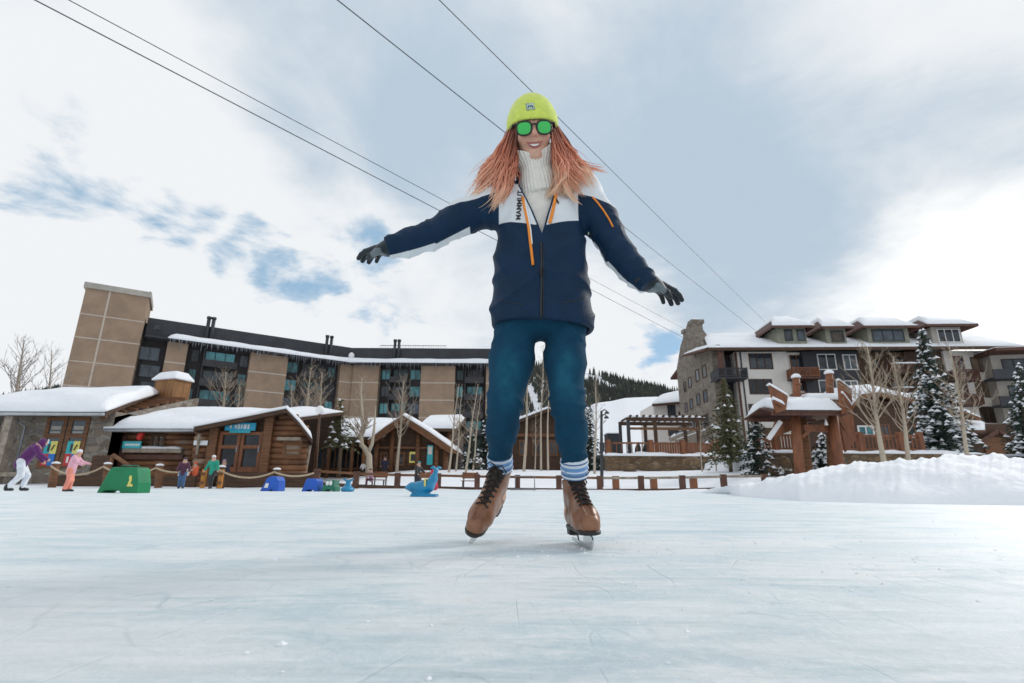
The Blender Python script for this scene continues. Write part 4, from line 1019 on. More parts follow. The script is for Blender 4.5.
# ------------------------------------------------------------------ terrace: retaining wall, railing, pergola
Y = 42.0
tz = P(650, 455.5, Y).z
a, b = P(606, 462, Y), P(722, 462, Y)
root = thing('retaining_wall', 'brown stone retaining wall with snow on top below the pergola', 'wall', ((a.x+b.x)/2, Y, 0))
mb = MB(); mb.box((a.x, Y, GZ(a.x, Y)-.5), (b.x, Y+.8, tz-.05)); mb.build('masonry', M['stone_brown'], root)
snow_slab([[(a.x, Y-.15, tz-.05), (b.x, Y-.15, tz-.05)], [(a.x, Y+2.2, tz), (b.x, Y+2.2, tz)]], .28, 'snow_cap', root, 70, 8, .6)
# snow drift at its foot with rocks showing through
structure(grid('snow_ground', lin(a.x-.5, 40, 80), lin(Y+.9, 60, 30), lambda X, Yy: tz+.03+.05*nz(X, Yy, .9)-.9*sm(54, 60, Yy)-2.6*sm(b.x+.2, b.x+1.5, X)*(1-sm(48, 53, Yy)), M['snow']))
Yf = Y+1.6
o = thing('terrace_railing', 'reddish wooden terrace railing with close boards under the pergola', 'railing', (a.x, Yf, tz))
xs_ = [(607, 0), (651, 1), (678, 1), (716, 1)]
for x in (608, 651, 683, 716):
    q = P(x, 450, Yf); mb = MB(); mb.box((q.x-.19, Yf-.19, tz-.1), (q.x+.19, Yf+.19, tz+1.35)); p_ = mb.build('post', M['wood_red'], o)
for x0, x1, dense in ((609, 650, 0), (652, 682, 1), (684, 715, 1)):
    q0, q1 = P(x0, 450, Yf), P(x1, 450, Yf); mb = MB(); n_ = int((q1.x-q0.x)/(.2 if dense else .42))
    mb.box((q0.x, Yf-.05, tz+1.02), (q1.x, Yf+.05, tz+1.16)); mb.box((q0.x, Yf-.04, tz+.15), (q1.x, Yf+.04, tz+.25))
    for i in range(n_):
        c = q0.x+(q1.x-q0.x)*(i+.5)/n_; w_ = .17 if dense else .07; mb.box((c-w_/2, Yf-.025, tz+.25), (c+w_/2, Yf+.025, tz+1.02))
    mb.build('panel', M['wood_red'], o)
Yp = 45.0
o = thing('pergola', 'dark timber pergola with snow on its beams on the terrace', 'pergola', (P(665, 455, Yp).x, Yp, tz))
zt = P(650, 421, Yp).z
for yy in (Yp, Yp+3.4):
    for x in (629, 656, 699):
        q = P(x, 440, Yp); mb = MB(); mb.box((q.x-.13, yy-.13, tz-.1), (q.x+.13, yy+.13, zt)); mb.build('post', M['metal_dark' if x < 650 else 'wood_dark'], o)
    q0, q1 = P(626.5, 421, Yp), P(705, 420, Yp); mb = MB(); mb.box((q0.x, yy-.1, zt), (q1.x, yy+.1, zt+.3)); bm_ = mb.build('beam', M['wood_dark'], o)
    snow_slab([[(q0.x, yy-.14, zt+.3), (q1.x, yy-.14, zt+.3)], [(q0.x, yy+.14, zt+.3), (q1.x, yy+.14, zt+.3)]], .16, 'beam_snow', bm_, 50, 6, .6)
for i in range(12):
    x = q0.x+(q1.x-q0.x)*(i+.5)/12; mb = MB(); mb.box((x-.06, Yp-.6, zt+.303), (x+.06, Yp+4, zt+.46)); mb.build('rafter', M['wood_dark'], o)
mb = MB(); mb.box((q0.x+.2, Yp-.09, zt-.75), (q1.x-.3, Yp+.09, zt-.55)); mb.build('tie_beam', M['wood'], o)
for s_ in (0, 1):
    q = P(637+8*s_, 447, Yp+1.5)
    o = sdf_obj('covered_chair', lambda p: smin(cone(p, (q.x, q.y, tz+.1), (q.x+.05, q.y, tz+.9), .32, .2), cone(p, (q.x+.1, q.y, tz+.8), (q.x+.15, q.y, tz+1.35+.35*s_), .22, .1), .2), [q.x-.5, q.y-.5, tz-.2], [q.x+.6, q.y+.5, tz+1.9], .08, M['charcoal' if s_ else 'balcony_grey'], None, loc=(q.x, q.y, tz))
    tag(o, ('tall dark covered chair' if s_ else 'low grey covered chair')+' standing behind the open terrace railing', 'chair')
q0, q1 = P(608, 441, 52), P(619.5, 433.5, 52)
o = MB(); o.box((q0.x, 52, tz-.3), (q1.x, 54, q1.z)); o = o.build('utility_cabinet', M['charcoal'], None, loc=(q0.x, 52, tz)); tag(o, 'dark grey cabinet with snow on top left of the pergola', 'cabinet')
snow_slab([[(q0.x-.1, 51.9, q1.z), (q1.x+.1, 51.9, q1.z)], [(q0.x-.1, 54.1, q1.z), (q1.x+.1, 54.1, q1.z)]], .2, 'snow_cap', o, 14, 8)

# ------------------------------------------------------------------ timber gateway with snow-laden roof
Y = 27.0
q = P(818, 472, Y); zb = GZ(q.x, Y)-.4
root = thing('timber_gateway', 'orange brown timber gateway with snow heaped roof and raised carved end boards', 'gateway', (q.x, Y, 0))
def Q(x, y, dy=0): return P(x, y, Y+dy)
def ground_to(x0, y0, x1, y1, dy, r, m='wood_red'):
    a, b = Q(x0, y0, dy), Q(x1, y1, dy); d_ = (b-a); b = b+d_*((zb-b.z)/d_.z) if abs(d_.z) > .01 else b
    mb = MB(); mb.tube([a, (a+b)/2, b], [r*.92, r, r*1.08], 14); return mb.build('log_post', M[m], root, True)
ground_to(795, 416, 800, 474, 0, .24); ground_to(803, 418, 808, 470, 1.6, .22, 'wood'); ground_to(833, 416, 839, 468, 0, .25); ground_to(829, 418, 832, 466, 1.6, .2, 'wood')
zt = Q(808, 417).z
mb = MB(); A0, A1 = Q(773, 417.5, -.7), Q(846, 415.5, -.7)
mb.box((A0.x, Y-.75, zt), (A1.x, Y-.55, zt+.16)); mb.build('eave_beam', M['wood_red_dark'], root); mb = MB(); mb.box((A0.x, Y+2.0, zt), (A1.x, Y+2.2, zt+.16))
mb.build('eave_beam', M['wood_red_dark'], root)
mb = MB(); slab(mb, [[(A0.x, Y-.8, zt+.22), (A1.x, Y-.8, zt+.22)], [(A0.x+.2, Y+1.0, zt+.62), (A1.x-.2, Y+1.0, zt+.62)]], .08); slab(mb, [[(A0.x+.2, Y+1.0, zt+.62), (A1.x-.2, Y+1.0, zt+.62)], [(A0.x, Y+2.6, zt+.22), (A1.x, Y+2.6, zt+.22)]], .08)
mb.build('roof', M['wood_red_dark'], root)
s0, s1 = Q(777, 414, -.9), Q(842, 413, -.9)
snow_slab([[(s0.x, Y-.9, zt+.24), ((s0.x+s1.x)/2, Y-.92, zt+.23), (s1.x, Y-.9, zt+.24)], [(s0.x+.3, Y+1.0, zt+.64), ((s0.x+s1.x)/2, Y+1, zt+.64), (s1.x-.2, Y+1.0, zt+.64)], [(s0.x, Y+2.6, zt+.24), ((s0.x+s1.x)/2, Y+2.6, zt+.24), (s1.x, Y+2.6, zt+.24)]], .52, 'roof_snow', root, 60, 20, .25)
# upper snow tiers
for x0, x1, y, w_ in ((784, 803, 402, .34), (807, 840, 400, .42)):
    a, b = Q(x0, y, .6), Q(x1, y, .6); mb = MB(); mb.box((a.x, Y+.5, zt+.5), (b.x, Y+1.4, a.z)); mb.build('roof_block', M['wood_red_dark'], root)
    snow_slab([[(a.x-.1, Y+.3, a.z), (b.x+.1, Y+.3, a.z)], [(a.x-.1, Y+1.6, a.z+.02), (b.x+.1, Y+1.6, a.z+.02)]], w_, 'roof_snow', root, 24, 10, .4)
def board(pts, dy, th, snowtop, m='wood_red', name='end_board'):
    vs = [Q(x, y, dy) for x, y in pts]; mb = MB(); mb.prism(vs, (0, th, 0)); o = mb.build(name, M[m], root)
    for (i, j) in snowtop:
        a, b = vs[i], vs[j]
        if a.x > b.x: a, b = b, a
        snow_slab([[a+Vector((-.05, -.06, 0)), (a+b)/2+Vector((0, -.06, 0)), b+Vector((.05, -.06, 0))], [a+Vector((-.05, th+.06, 0)), (a+b)/2+Vector((0, th+.06, 0)), b+Vector((.05, th+.06, 0))]], .17, 'board_snow', o, 24, 6, .3)
board([(769.5, 384.5), (788, 396.5), (786, 410), (777, 413)], -.95, .2, [(0, 1)])
board([(773.5, 399), (783.5, 404.5), (783, 407), (775.5, 402.5)], -1.08, .12, [(0, 1)])
board([(839.5, 379.5), (851.5, 390), (853, 412), (842, 414)], -.9, .22, [(0, 1)])
board([(843, 392), (851, 405), (849, 408), (843.5, 397)], -1.0, .12, [(0, 1)])
board([(776, 421), (795, 421), (793, 430), (769, 439.5)], .5, .15, [], 'wood_red', 'skirt_board')
a, b = Q(768.5, 439, .35), Q(780.5, 421.5, .35); mb = MB(); mb.beam(a, b, .16, .2); mb.build('skirt_trim', M['paint_white'], root)
board([(839, 418), (853, 413), (856, 440), (846, 452)], .6, .15, [], 'wood_red', 'skirt_board')
for x0, y0, x1, y1 in ((796, 377.5, 797, 404), (829, 373.5, 830.5, 402)):
    a, b = Q(x0, y0, .9), Q(x1, y1, .9); mb = MB(); mb.tube([a, b], .19, 12); mb.tube([a-Vector((0, 0, .42)), a-Vector((0, 0, .36))], .23, 12); o = mb.build('finial_post', M['wood_red'], root, True)
    sdf_obj('snow_cap', lambda p: np.maximum(ell(p, (a.x, a.y, a.z), (.25, .25, .22)), a.z-.03-p[2]), [a.x-.3, a.y-.3, a.z-.15], [a.x+.3, a.y+.3, a.z+.3], .05, M['snow'], o)
mb = MB(); a, b = Q(803, 428, .3), Q(834, 427, .3); mb.box((a.x, Y+.2, a.z-.18), (b.x, Y+.4, a.z+.16)); mb.build('lintel', M['wood_red'], root)
for (p0, p1) in (((802, 437), (811, 429)), ((836, 436), (827, 428)), ((838, 417), (846, 430))):
    mb = MB(); mb.beam(Q(*p0, .25), Q(*p1, .25), .12, .16); mb.build('brace', M['wood_red'], root)
q = Q(826, 422.5, -.2); mb = MB(); mb.tube([q+Vector((0, 0, .2)), q+Vector((0, 0, -.02)), q+Vector((0, 0, -.14))], [.02, .07, .09], 10); mb.build('lamp', M['paint_white'], root, True)
# stone plinth wall with railings to both sides of the gateway
Yt = 31.0
tz2 = P(880, 452, Yt).z
o = thing('plinth_wall', 'stone plinth wall with snow ledge behind the timber gateway', 'wall', (P(850, 460, Yt).x, Yt, 0))
for x0, x1 in ((757, 800), (838, 985)):
    a, b = P(x0, 462, Yt), P(x1, 462, Yt); mb = MB(); mb.box((a.x, Yt, .1), (b.x, Yt+.5, tz2-.1)); mb.build('masonry', M['stone_brown'], o)
    snow_slab([[(a.x, Yt-.15, tz2-.1), (b.x, Yt-.15, tz2-.1)], [(a.x, Yt+.9, tz2-.1), (b.x, Yt+.9, tz2-.1)]], .22, 'snow_cap', o, 50, 8, .6)
for x0, x1, lb, den in ((757, 797, 'reddish plank railing between the dark spruce and the gateway', 1), (842, 922, 'reddish bar railing right of the gateway behind the aspens', 0)):
    a, b = P(x0, 450, Yt+.5), P(x1, 450, Yt+.5)
    o = thing('deck_railing', lb, 'railing', (a.x, Yt+.5, tz2)); n_ = 4 if x1 > 900 else 2
    for i in range(n_+1):
        x = a.x+(b.x-a.x)*i/n_; mb = MB(); mb.box((x-.14, Yt+.36, tz2-.1), (x+.14, Yt+.64, tz2+1.2)); p_ = mb.build('post', M['wood_red'], o)
    for i in range(n_):
        xa, xb = a.x+(b.x-a.x)*i/n_+.14, a.x+(b.x-a.x)*(i+1)/n_-.14
        mb = MB(); mb.box((xa, Yt+.45, tz2+.92), (xb, Yt+.55, tz2+1.05)); mb.box((xa, Yt+.46, tz2+.15), (xb, Yt+.54, tz2+.24)); k = int((xb-xa)/(.17 if den else .2))
        for j in range(k): c = xa+(xb-xa)*(j+.5)/k; w_ = .13 if den else .06; mb.box((c-w_/2, Yt+.48, tz2+.24), (c+w_/2, Yt+.52, tz2+.92))
        mb.build('panel', M['wood_red'], o)
structure(grid('snow_ground', lin(P(752, 450, Yt).x, 40, 70), lin(Yt+.4, 46, 26), lambda X, Yy: tz2-.06+.04*nz(X, Yy, .9)-2.2*(1-sm(P(752, 450, Yt).x, P(757, 450, Yt).x+.2, X))-2.2*sm(36, 40, X), M['snow']))
# ------------------------------------------------------------------ trees
def aspen(base, top, label, r=.11, nb=22, spread=1.0, bark='bark_pale', twig='twig', bend=.15, first=.28, name='aspen_tree', twigs=4, seed=0, group=None, fork=None, blen=1.0):
    rg = random.Random(seed*7+3)
    base, top = Vector(base), Vector(top); H = (top-base).length
    root = thing(name, label, 'tree', tuple(base), group)
    n = 9; pts = []
    ph = rg.random()*6
    for i in range(n):
        s = i/(n-1); p = base.lerp(top, s); p += Vector((math.sin(ph+s*5)*bend*H*.06*math.sin(s*math.pi), math.cos(ph*1.3+s*4)*bend*H*.05*math.sin(s*math.pi), 0)); pts.append(p)
    if fork: pts = [Vector(p) for p in fork]; n = len(pts)
    tr = MB(); tr.tube([base-Vector((0, 0, .5))]+pts, [r*1.1]+[r*(1-.82*i/(n-1)) for i in range(n)], 9); tr.build('trunk', M[bark], root, True)
    cr = MB()
    def at_(s):
        q = s*(n-1); a = min(int(q), n-2); return pts[a].lerp(pts[a+1], q-a)
    for b in range(nb):
        s = first+(1-first)*((b+rg.random())/nb)**.9
        p = at_(min(s, .985)); az = rg.random()*2*math.pi; el = R(rg.uniform(28, 62)); L = blen*H*(.30*(1-s)+.07)*rg.uniform(.7, 1.25)*spread
        d0 = Vector((math.cos(az)*math.cos(el), math.sin(az)*math.cos(el), math.sin(el)))
        bp = [p]; rr_ = r*(1-.8*s)*.42
        for k in range(1, 5):
            d0 = (d0+Vector((rg.uniform(-.22, .22), rg.uniform(-.22, .22), rg.uniform(.0, .26)))).normalized(); bp.append(bp[-1]+d0*L/4)
        cr.tube(bp, [rr_, rr_*.75, rr_*.55, rr_*.38, rr_*.18], 5, 0, False)
        for w_ in range(twigs):
            k = rg.uniform(.25, 1)*3.99; q = bp[int(k)].lerp(bp[int(k)+1], k % 1)
            d1 = (d0+Vector((rg.uniform(-1, 1), rg.uniform(-1, 1), rg.uniform(-.2, .8)))*.9).normalized(); l1 = L*rg.uniform(.22, .5)
            q2 = q+d1*l1*.5; q3 = q2+(d1+Vector((rg.uniform(-.3, .3), rg.uniform(-.3, .3), .25))).normalized()*l1*.5
            cr.tube([q, q2, q3], [rr_*.42, rr_*.3, rr_*.12], 4, 0, False)
            for w2 in range(2):
                q4 = q2+(d1+Vector((rg.uniform(-.8, .8), rg.uniform(-.8, .8), rg.uniform(0, .6)))).normalized()*l1*.4
                cr.tube([q2, q4], [rr_*.26, rr_*.1], 3, 0, False)
    cr.build('crown', M[twig], root, True)
    return root
def spruce(base, top, wid, label, seed=0, m='needle', snow=.35, gap=.12, dens=1.0, droop=.35, name='spruce_tree', group=None, trunk=.14):
    rg = random.Random(seed*13+5)
    base, top = Vector(base), Vector(top); H = (top-base).length; ax = (top-base).normalized()
    root = thing(name, label, 'tree', tuple(base), group)
    tr = MB(); tr.tube([base-Vector((0, 0, .4)), base.lerp(top, .5), top], [trunk, trunk*.6, .02], 8); tr.build('trunk', M['bark_brown'], root, True)
    cr = MB(); sn = MB(); nw = max(9, int(H/.30*dens))
    for i in range(nw):
        s = gap+(1-gap)*(i+.5)/nw; p0 = base.lerp(top, s)
        L0 = wid*(1-s)**.85+.12; nbr = max(5, int(11*(1-s*.5)))
        for j in range(nbr):
            az = 2*math.pi*(j+rg.random()*.8)/nbr+i*.7; L = L0*rg.uniform(.6, 1.12)
            o = Vector((math.cos(az), math.sin(az), 0)); side = Vector((-o.y, o.x, 0))
            p = p0+Vector((0, 0, rg.uniform(-.1, .1)))
            nseg = max(3, int(L/.2)); up = rg.uniform(.05, .3)
            for k in range(nseg):
                a = (k+.4)/nseg; q = p+o*L*a+Vector((0, 0, L*(up*a-droop*1.5*a*a)))
                w_ = (.10+.24*L*.5*(1-a*.7))*rg.uniform(.7, 1.2); l_ = L/nseg*1.25
                for t2 in range(5):
                    sd = rg.uniform(-1, 1); tip = q+o*l_*rg.uniform(.3, .9)+side*w_*sd*1.3+Vector((0, 0, rg.uniform(-.16, .06)))
                    wd = side*rg.uniform(.02, .05)+Vector((0, 0, rg.uniform(.015, .05)))
                    b0 = q+side*w_*sd*.25
                    cr.add([b0-wd, b0+wd, tip], [(0, 1, 2)])
                if rg.random() < snow and k >= nseg*.25:
                    c = q+Vector((0, 0, .05)); rr_ = w_*rg.uniform(.6, 1.15)
                    hx = [c+o*math.cos(b*math.pi/3)*rr_*1.3+side*math.sin(b*math.pi/3)*rr_+Vector((0, 0, -.04)) for b in range(6)]
                    sn.add(hx+[c+Vector((0, 0, .09+.3*rr_))], [(b, (b+1) % 6, 6) for b in range(6)])
    cr.build('crown', M[m], root)
    if sn.v: sn.build('snow_clumps', M['snow'], root, True)
    return root
def gp(x, y, Y): 
    p = P(x, y, Y); return Vector((p.x, Y, min(p.z, 99)))
AG = 'bare aspens around the rink'
for i, (bx, by, tx, ty, Yd, r, nb, sp_, lb, kw) in enumerate([
    (12, 440, 24, 340, 46, .20, 30, 1.5, 'tall bare grey tree behind the left end of the stone cottage', dict(bark='wood_grey', twig='twig_grey')),
    (44, 440, 52, 350, 50, .15, 26, 1.4, 'slender bare grey tree rising between stone cottage and hotel tower', dict(bark='wood_grey', twig='twig_grey')),
    (222, 430, 226, 372, 44, .13, 30, 1.7, 'low bare tree showing above the middle of the log cabin roof', dict()),
    (236, 430, 240, 382, 44.5, .10, 24, 1.6, 'small bare sapling just left of the tan panel above the cabin roof', dict()),
    (303, 458, 311, 368, 45, .16, 36, 1.3, 'bare pale tree behind the right slope of the log cabin roof', dict()),
    (316, 462, 322, 372, 47, .14, 30, 1.2, 'bare pale tree right of the log cabin near the globe lamp', dict()),
    (292, 450, 292, 385, 46, .10, 24, 1.4, 'thin bare tree rising from behind the peak of the log cabin', dict()),
    (348, 468, 404, 380, 40, .12, 42, 1.25, 'slim cream aspen in front of the lodge gable peak', dict(first=.3)),
    (449, 470, 459, 384, 38, .085, 22, .8, 'thin cream aspen at the right corner of the lodge', dict()),
    (456, 470, 462, 390, 39, .07, 20, .8, 'very thin aspen just right of the lodge corner', dict()),
    (466, 470, 478, 384, 38, .085, 24, .8, 'cream aspen midway between lodge and the skater\'s leg', dict()),
    (473, 470, 481, 392, 40, .065, 20, .8, 'thin aspen nearest the skater\'s left hand trouser leg', dict()),
    (524, 461, 530, 350, 40, .11, 26, .7, 'thickest pale aspen seen between the skater\'s legs', dict(first=.45)),
    (541, 462, 543, 345, 41, .085, 24, .6, 'thin straight aspen between the legs, middle one', dict(first=.45)),
    (548, 462, 549, 355, 40, .08, 22, .6, 'thin aspen close to the inside of the right hand knee', dict(first=.5)),
    (535, 461, 536, 410, 42, .05, 18, .9, 'short sapling among the aspens between the legs', dict()),
    (594.5, 470, 596, 375, 38, .09, 26, .7, 'pale aspen right beside the skater\'s knee, left of the lamp post', dict(first=.4)),
    (702, 470, 700, 420, 36, .05, 16, .7, 'bare stem in front of the pergola\'s right post', dict()),
    (716.5, 472, 714, 405, 36, .05, 18, .7, 'bare stem between the pergola and the olive pine', dict()),
    (884.5, 466, 867, 346, 25, .135, 40, 1.25, 'pale leaning aspen left of the pair before the entrance wing', dict(first=.3)),
    (909, 466, 893, 356, 26, .12, 38, 1.15, 'pale aspen right of the leaning one before the entrance wing', dict(first=.3)),
    (967.5, 460, 949, 346, 26, .11, 38, 1.2, 'pale aspen standing before the right balconies of the white hotel', dict(first=.3)),
]):
    b_, t_ = gp(bx, by, Yd), gp(tx, ty, Yd); b_.z = min(b_.z, max(GZ(b_.x, Yd), 0)+.2) if Yd < 44 else b_.z
    if bx == 348: b_ = gp(397, 468, Yd)
    aspen(b_, t_, lb, r, nb, sp_, seed=i, group=AG, **kw)
# crooked forked aspen in front of the lodge
Yd = 37
fk = [gp(369, 470, Yd), gp(369, 456, Yd), gp(366, 450, Yd), gp(361.5, 445, Yd), gp(361, 436, Yd), gp(363, 424, Yd), gp(362, 408, Yd), gp(361, 392, Yd), gp(362, 378, Yd)]
t_ = aspen(fk[0], fk[-1], 'thick crooked aspen with a kinked trunk in front of the lodge left wing', .24, 46, .95, seed=55, group=AG, fork=fk, first=.4)
mb = MB(); mb.tube([gp(368.5, 452, Yd), gp(372, 444, Yd), gp(374, 430, Yd), gp(376, 405, Yd)], [.15, .12, .09, .02], 8); mb.build('limb', M['bark_pale'], t_, True)
CG = 'conifers around the rink'
spruce(gp(340, 470, 36), gp(341, 399, 36), 1.75, 'thin open pine with bare lower trunk left of the crooked aspen', 1, 'needle_olive', .12, .30, .75, .3, 'pine_tree', CG, .11)
spruce(gp(731, 474, 34), gp(724, 379, 34), 1.9, 'tall olive green pine in front of the stone gable corner', 2, 'needle_olive', .04, .12, 1.35, .3, 'pine_tree', CG)
spruce(gp(757, 482, 29.6), gp(756, 411, 29.6), 1.25, 'dark rounded spruce between the olive pine and the gateway', 3, 'needle', .16, .03, 1.5, .35, 'spruce_tree', CG)
spruce(gp(823, 472, 30.2), gp(822, 434, 30.2), .95, 'small frosted spruce seen through the timber gateway', 4, 'needle', .5, .04, 1.6, .35, 'spruce_tree', CG)
spruce(gp(945, 461, 33), gp(922, 330, 33), 2.25, 'tallest blue spruce with heavy snow on its boughs before the hotel', 5, 'needle', .24, .05, 1.7, .42, 'spruce_tree', CG)
spruce(gp(1027, 462, 34), gp(1019, 364, 34), 1.5, 'snowy spruce cut off by the right edge of the picture', 6, 'needle', .26, .05, 1.3, .4, 'spruce_tree', CG)
for i, (x, y, yt, Yd, w_, lb) in enumerate(((472, 470, 425, 44, 1.3, 'dark snowy spruce behind the thin aspens right of the lodge'), (486, 470, 415, 46, 1.5, 'dark spruce partly hidden by the skater\'s left hand leg'), (582, 470, 378, 48, 1.5, 'dark spruce behind the skater\'s right hand calf'), (590, 472, 405, 44, 1.2, 'shorter frosted spruce left of the double lamp post'), (499, 468, 430, 47, 1.3, 'spruce behind the left hand ankle and boot'))):
    spruce(gp(x, y, Yd), gp(x, yt, Yd), w_, lb, 20+i, 'needle', .13, .04, 1.3, .4, 'spruce_tree', CG)
# low snowy shrubs and rocks by the wall foot and the gateway
rg = random.Random(9)
for i, (x, y, Yd, s_) in enumerate(((477, 466, 37, .8), (766, 474, 29, .6), (778, 475, 28.5, .55), (786, 477, 28, .5))):
    b_ = gp(x, y, Yd); root = thing('snowy_shrub', ['low twiggy shrub heaped with snow beside the thin aspens', 'small twiggy shrub under the dark spruce', 'small bare shrub nearest the left gateway post', 'tiny bare shrub on the snow before the gateway'][i], 'shrub', tuple(b_), 'low bare shrubs')
    mb = MB()
    for k in range(46):
        a = rg.random()*6.28; e = R(rg.uniform(25, 85)); d_ = Vector((math.cos(a)*math.cos(e), math.sin(a)*math.cos(e), math.sin(e))); L = s_*rg.uniform(.6, 1.2); q = b_+d_*L*.55+Vector((rg.uniform(-.1, .1), rg.uniform(-.1, .1), 0))
        mb.tube([b_-Vector((0, 0, .15)), q, b_+d_*L+Vector((rg.uniform(-.15, .15), 0, .05))], [.018, .012, .004], 4, 0, False)
    mb.build('twigs', M['bark_brown'], root)
    mb = MB()
    for k in range(9):
        q = b_+Vector((rg.uniform(-.5, .5)*s_, rg.uniform(-.4, .4)*s_, rg.uniform(.3, .75)*s_)); r_ = rg.uniform(.08, .16)
        hx = [q+Vector((math.cos(j)*r_, math.sin(j)*r_, -.03)) for j in np.arange(0, 6.2, .9)]; mb.add(hx+[q+Vector((0, 0, .09))], [(j, (j+1) % len(hx), len(hx)) for j in range(len(hx))])
    mb.build('snow_clumps', M['snow'], root, True)
for i, (x, y, Yd, w_, h_) in enumerate(((693, 464, 40.5, 1.6, .5), (707, 466, 40.2, 1.4, .45), (630, 468, 41, 1.3, .35), (655, 467.5, 41, 1.1, .3), (785, 466, 29.5, .8, .5), (772, 470, 29, .7, .35))):
    q = gp(x, y, Yd)
    o = sdf_obj('boulder', lambda p: ell(p, q, (w_/2, w_*.35, h_))+.07*wob(p, 3.1, i), [q.x-w_, q.y-w_, q.z-h_*1.4], [q.x+w_, q.y+w_, q.z+h_*1.4], .11, M['stone_brown'], None, loc=tuple(q))
    tag(o, ['brown boulder showing through snow below the pergola\'s right end', 'brown boulder beside the olive pine at the end of the terrace wall', 'brown boulder in snow at the foot of the terrace wall under its left end', 'small boulder at the foot of the terrace wall, middle', 'mottled boulder behind the left gateway post', 'low boulder between the dark spruce and the gateway'][i], 'boulder', 'boulders around the terrace')

# ------------------------------------------------------------------ overhead cables
vp = Vector(ray(896, 450)).normalized()
def cable(p0, p1, d0, label, r, sag):
    a = Vector(ray(*p0)).normalized()*d0; b = Vector(ray(*p1)).normalized()
    # far end on the second sight line, as parallel to the lift line as possible
    best = None
    for L in np.arange(30, 400, 2):
        e = 1-((b*L-a).normalized()).dot(vp)
        if best is None or e < best[0]: best = (e, L)
    b = b*best[1]; d_ = b-a; a = a-d_.normalized()*60*1.0 if False else a-d_*.25; b = b+d_*.3
    pts = []
    for i in range(33):
        s = i/32; p = a.lerp(b, s); pts.append(p)
    c0 = pts[0].copy(); mb = MB(); mb.tube(pts, r, 6); o = mb.build('overhead_cable', M['cable'], None, True, loc=tuple(c0)); tag(o, label, 'cable', 'overhead lift cables')
cable((45, 0), (683, 336), 26, 'overhead cable lowest in the sky left of the skater, passing behind her raised arm', .024, 0)
cable((77, 0), (683, 327), 30, 'thinner overhead cable running close above the lowest one at left', .021, 0)
cable((343, 0), (750, 325), 24, 'overhead cable passing just behind the skater\'s hat', .022, 0)
cable((443, 0), (752, 308), 27, 'overhead cable crossing the sky right of the skater\'s head', .020, 0)

# ------------------------------------------------------------------ rink fence, rope, gates
FG_ = FY
def post(parent, x, yt, yb, Yd, w_, m='wood_red', cap=True):
    a, b = P(x, yb, Yd), P(x, yt, Yd)
    mb = MB(); mb.box((a.x-w_/2, Yd-w_/2, a.z-.4), (a.x+w_/2, Yd+w_/2, b.z)); o = mb.build('post', M[m], parent)
    if cap: sdf_obj('snow_cap', lambda p: np.maximum(ell(p, (a.x, Yd, b.z), (w_*.62, w_*.62, .11)), b.z-.015-p[2]), [a.x-w_, Yd-w_, b.z-.1], [a.x+w_, Yd+w_, b.z+.15], .03, M['snow'], o)
    return b
fx = [316, 355.5, 397, 438, 477, 517.5, 559, 600, 641.5, 683, 724.5, 766]
fb = [484, 486.5, 488, 488.5, 489.5, 490, 490.5, 491, 491, 490.5, 489.5, 489]
root = thing('rail_fence', 'low brown post and rail fence along the far edge of the ice', 'fence', (P(540, 490, FY).x, FY, 0))
tp = []
for x, yb in zip(fx, fb): tp.append(post(root, x, yb-15.2, yb, FY, .24, 'wood_red_dark', False))
for i in range(len(tp)-1):
    a, b = tp[i], tp[i+1]; mb = MB(); mb.beam(a+Vector((0, .0, -.10)), b+Vector((0, 0, -.10)), .09, .11); mb.build('rail', M['wood_grey' if i > 6 else 'wood'], root)
    mb = MB(); mb.beam(a+Vector((0, -.02, -.66)), b+Vector((0, -.02, -.66)), .12, .16); mb.build('kick_rail', M['wood_dark'], root)
# log posts with a hanging rope on the left
root = thing('rope_fence', 'line of short log posts joined by sagging rope in front of the cottage and cabin', 'fence', (P(160, 487, FY).x, FY, 0))
lp = []
for x, yt, yb, lean in ((54, 463.5, 483, .15), (108, 464, 484, .05), (160, 465.5, 486, 0), (222, 467, 486, 0), (277, 469.5, 485, 0), (316, 470.5, 484, 0)):
    a, b = P(x-1, yb, FY-.6), P(x+(2 if lean > .1 else 0), yt, FY-.6)
    if x != 316:
        mb = MB(); mb.tube([a-Vector((0, 0, .4)), b], .155, 12); o = mb.build('log_post', M['wood_dark' if x > 200 else 'wood'], root, True)
        sdf_obj('snow_cap', lambda p: np.maximum(ell(p, (b.x, b.y, b.z), (.18, .18, .09)), b.z-.02-p[2]), [b.x-.3, b.y-.3, b.z-.1], [b.x+.3, b.y+.3, b.z+.2], .05, M['snow'], o)
    lp.append(b-Vector((0, 0, .12)))
for i, sg in ((0, .38), (1, .32), (3, .30), (4, .16)):
    a, b = lp[i], lp[i+1]; pts = [a.lerp(b, s)-Vector((0, .24, sg*4*s*(1-s))) for s in np.linspace(0, 1, 17)]; mb = MB(); mb.tube(pts, .042, 7); mb.build('rope', M['rope'], root, True)
a = P(196, 470, FY-.6); pts = [lp[2].lerp(a, s)-Vector((0, .24, .15*4*s*(1-s))) for s in np.linspace(0, 1, 9)]; mb = MB(); mb.tube(pts, .042, 7); mb.build('rope', M['rope'], root, True)
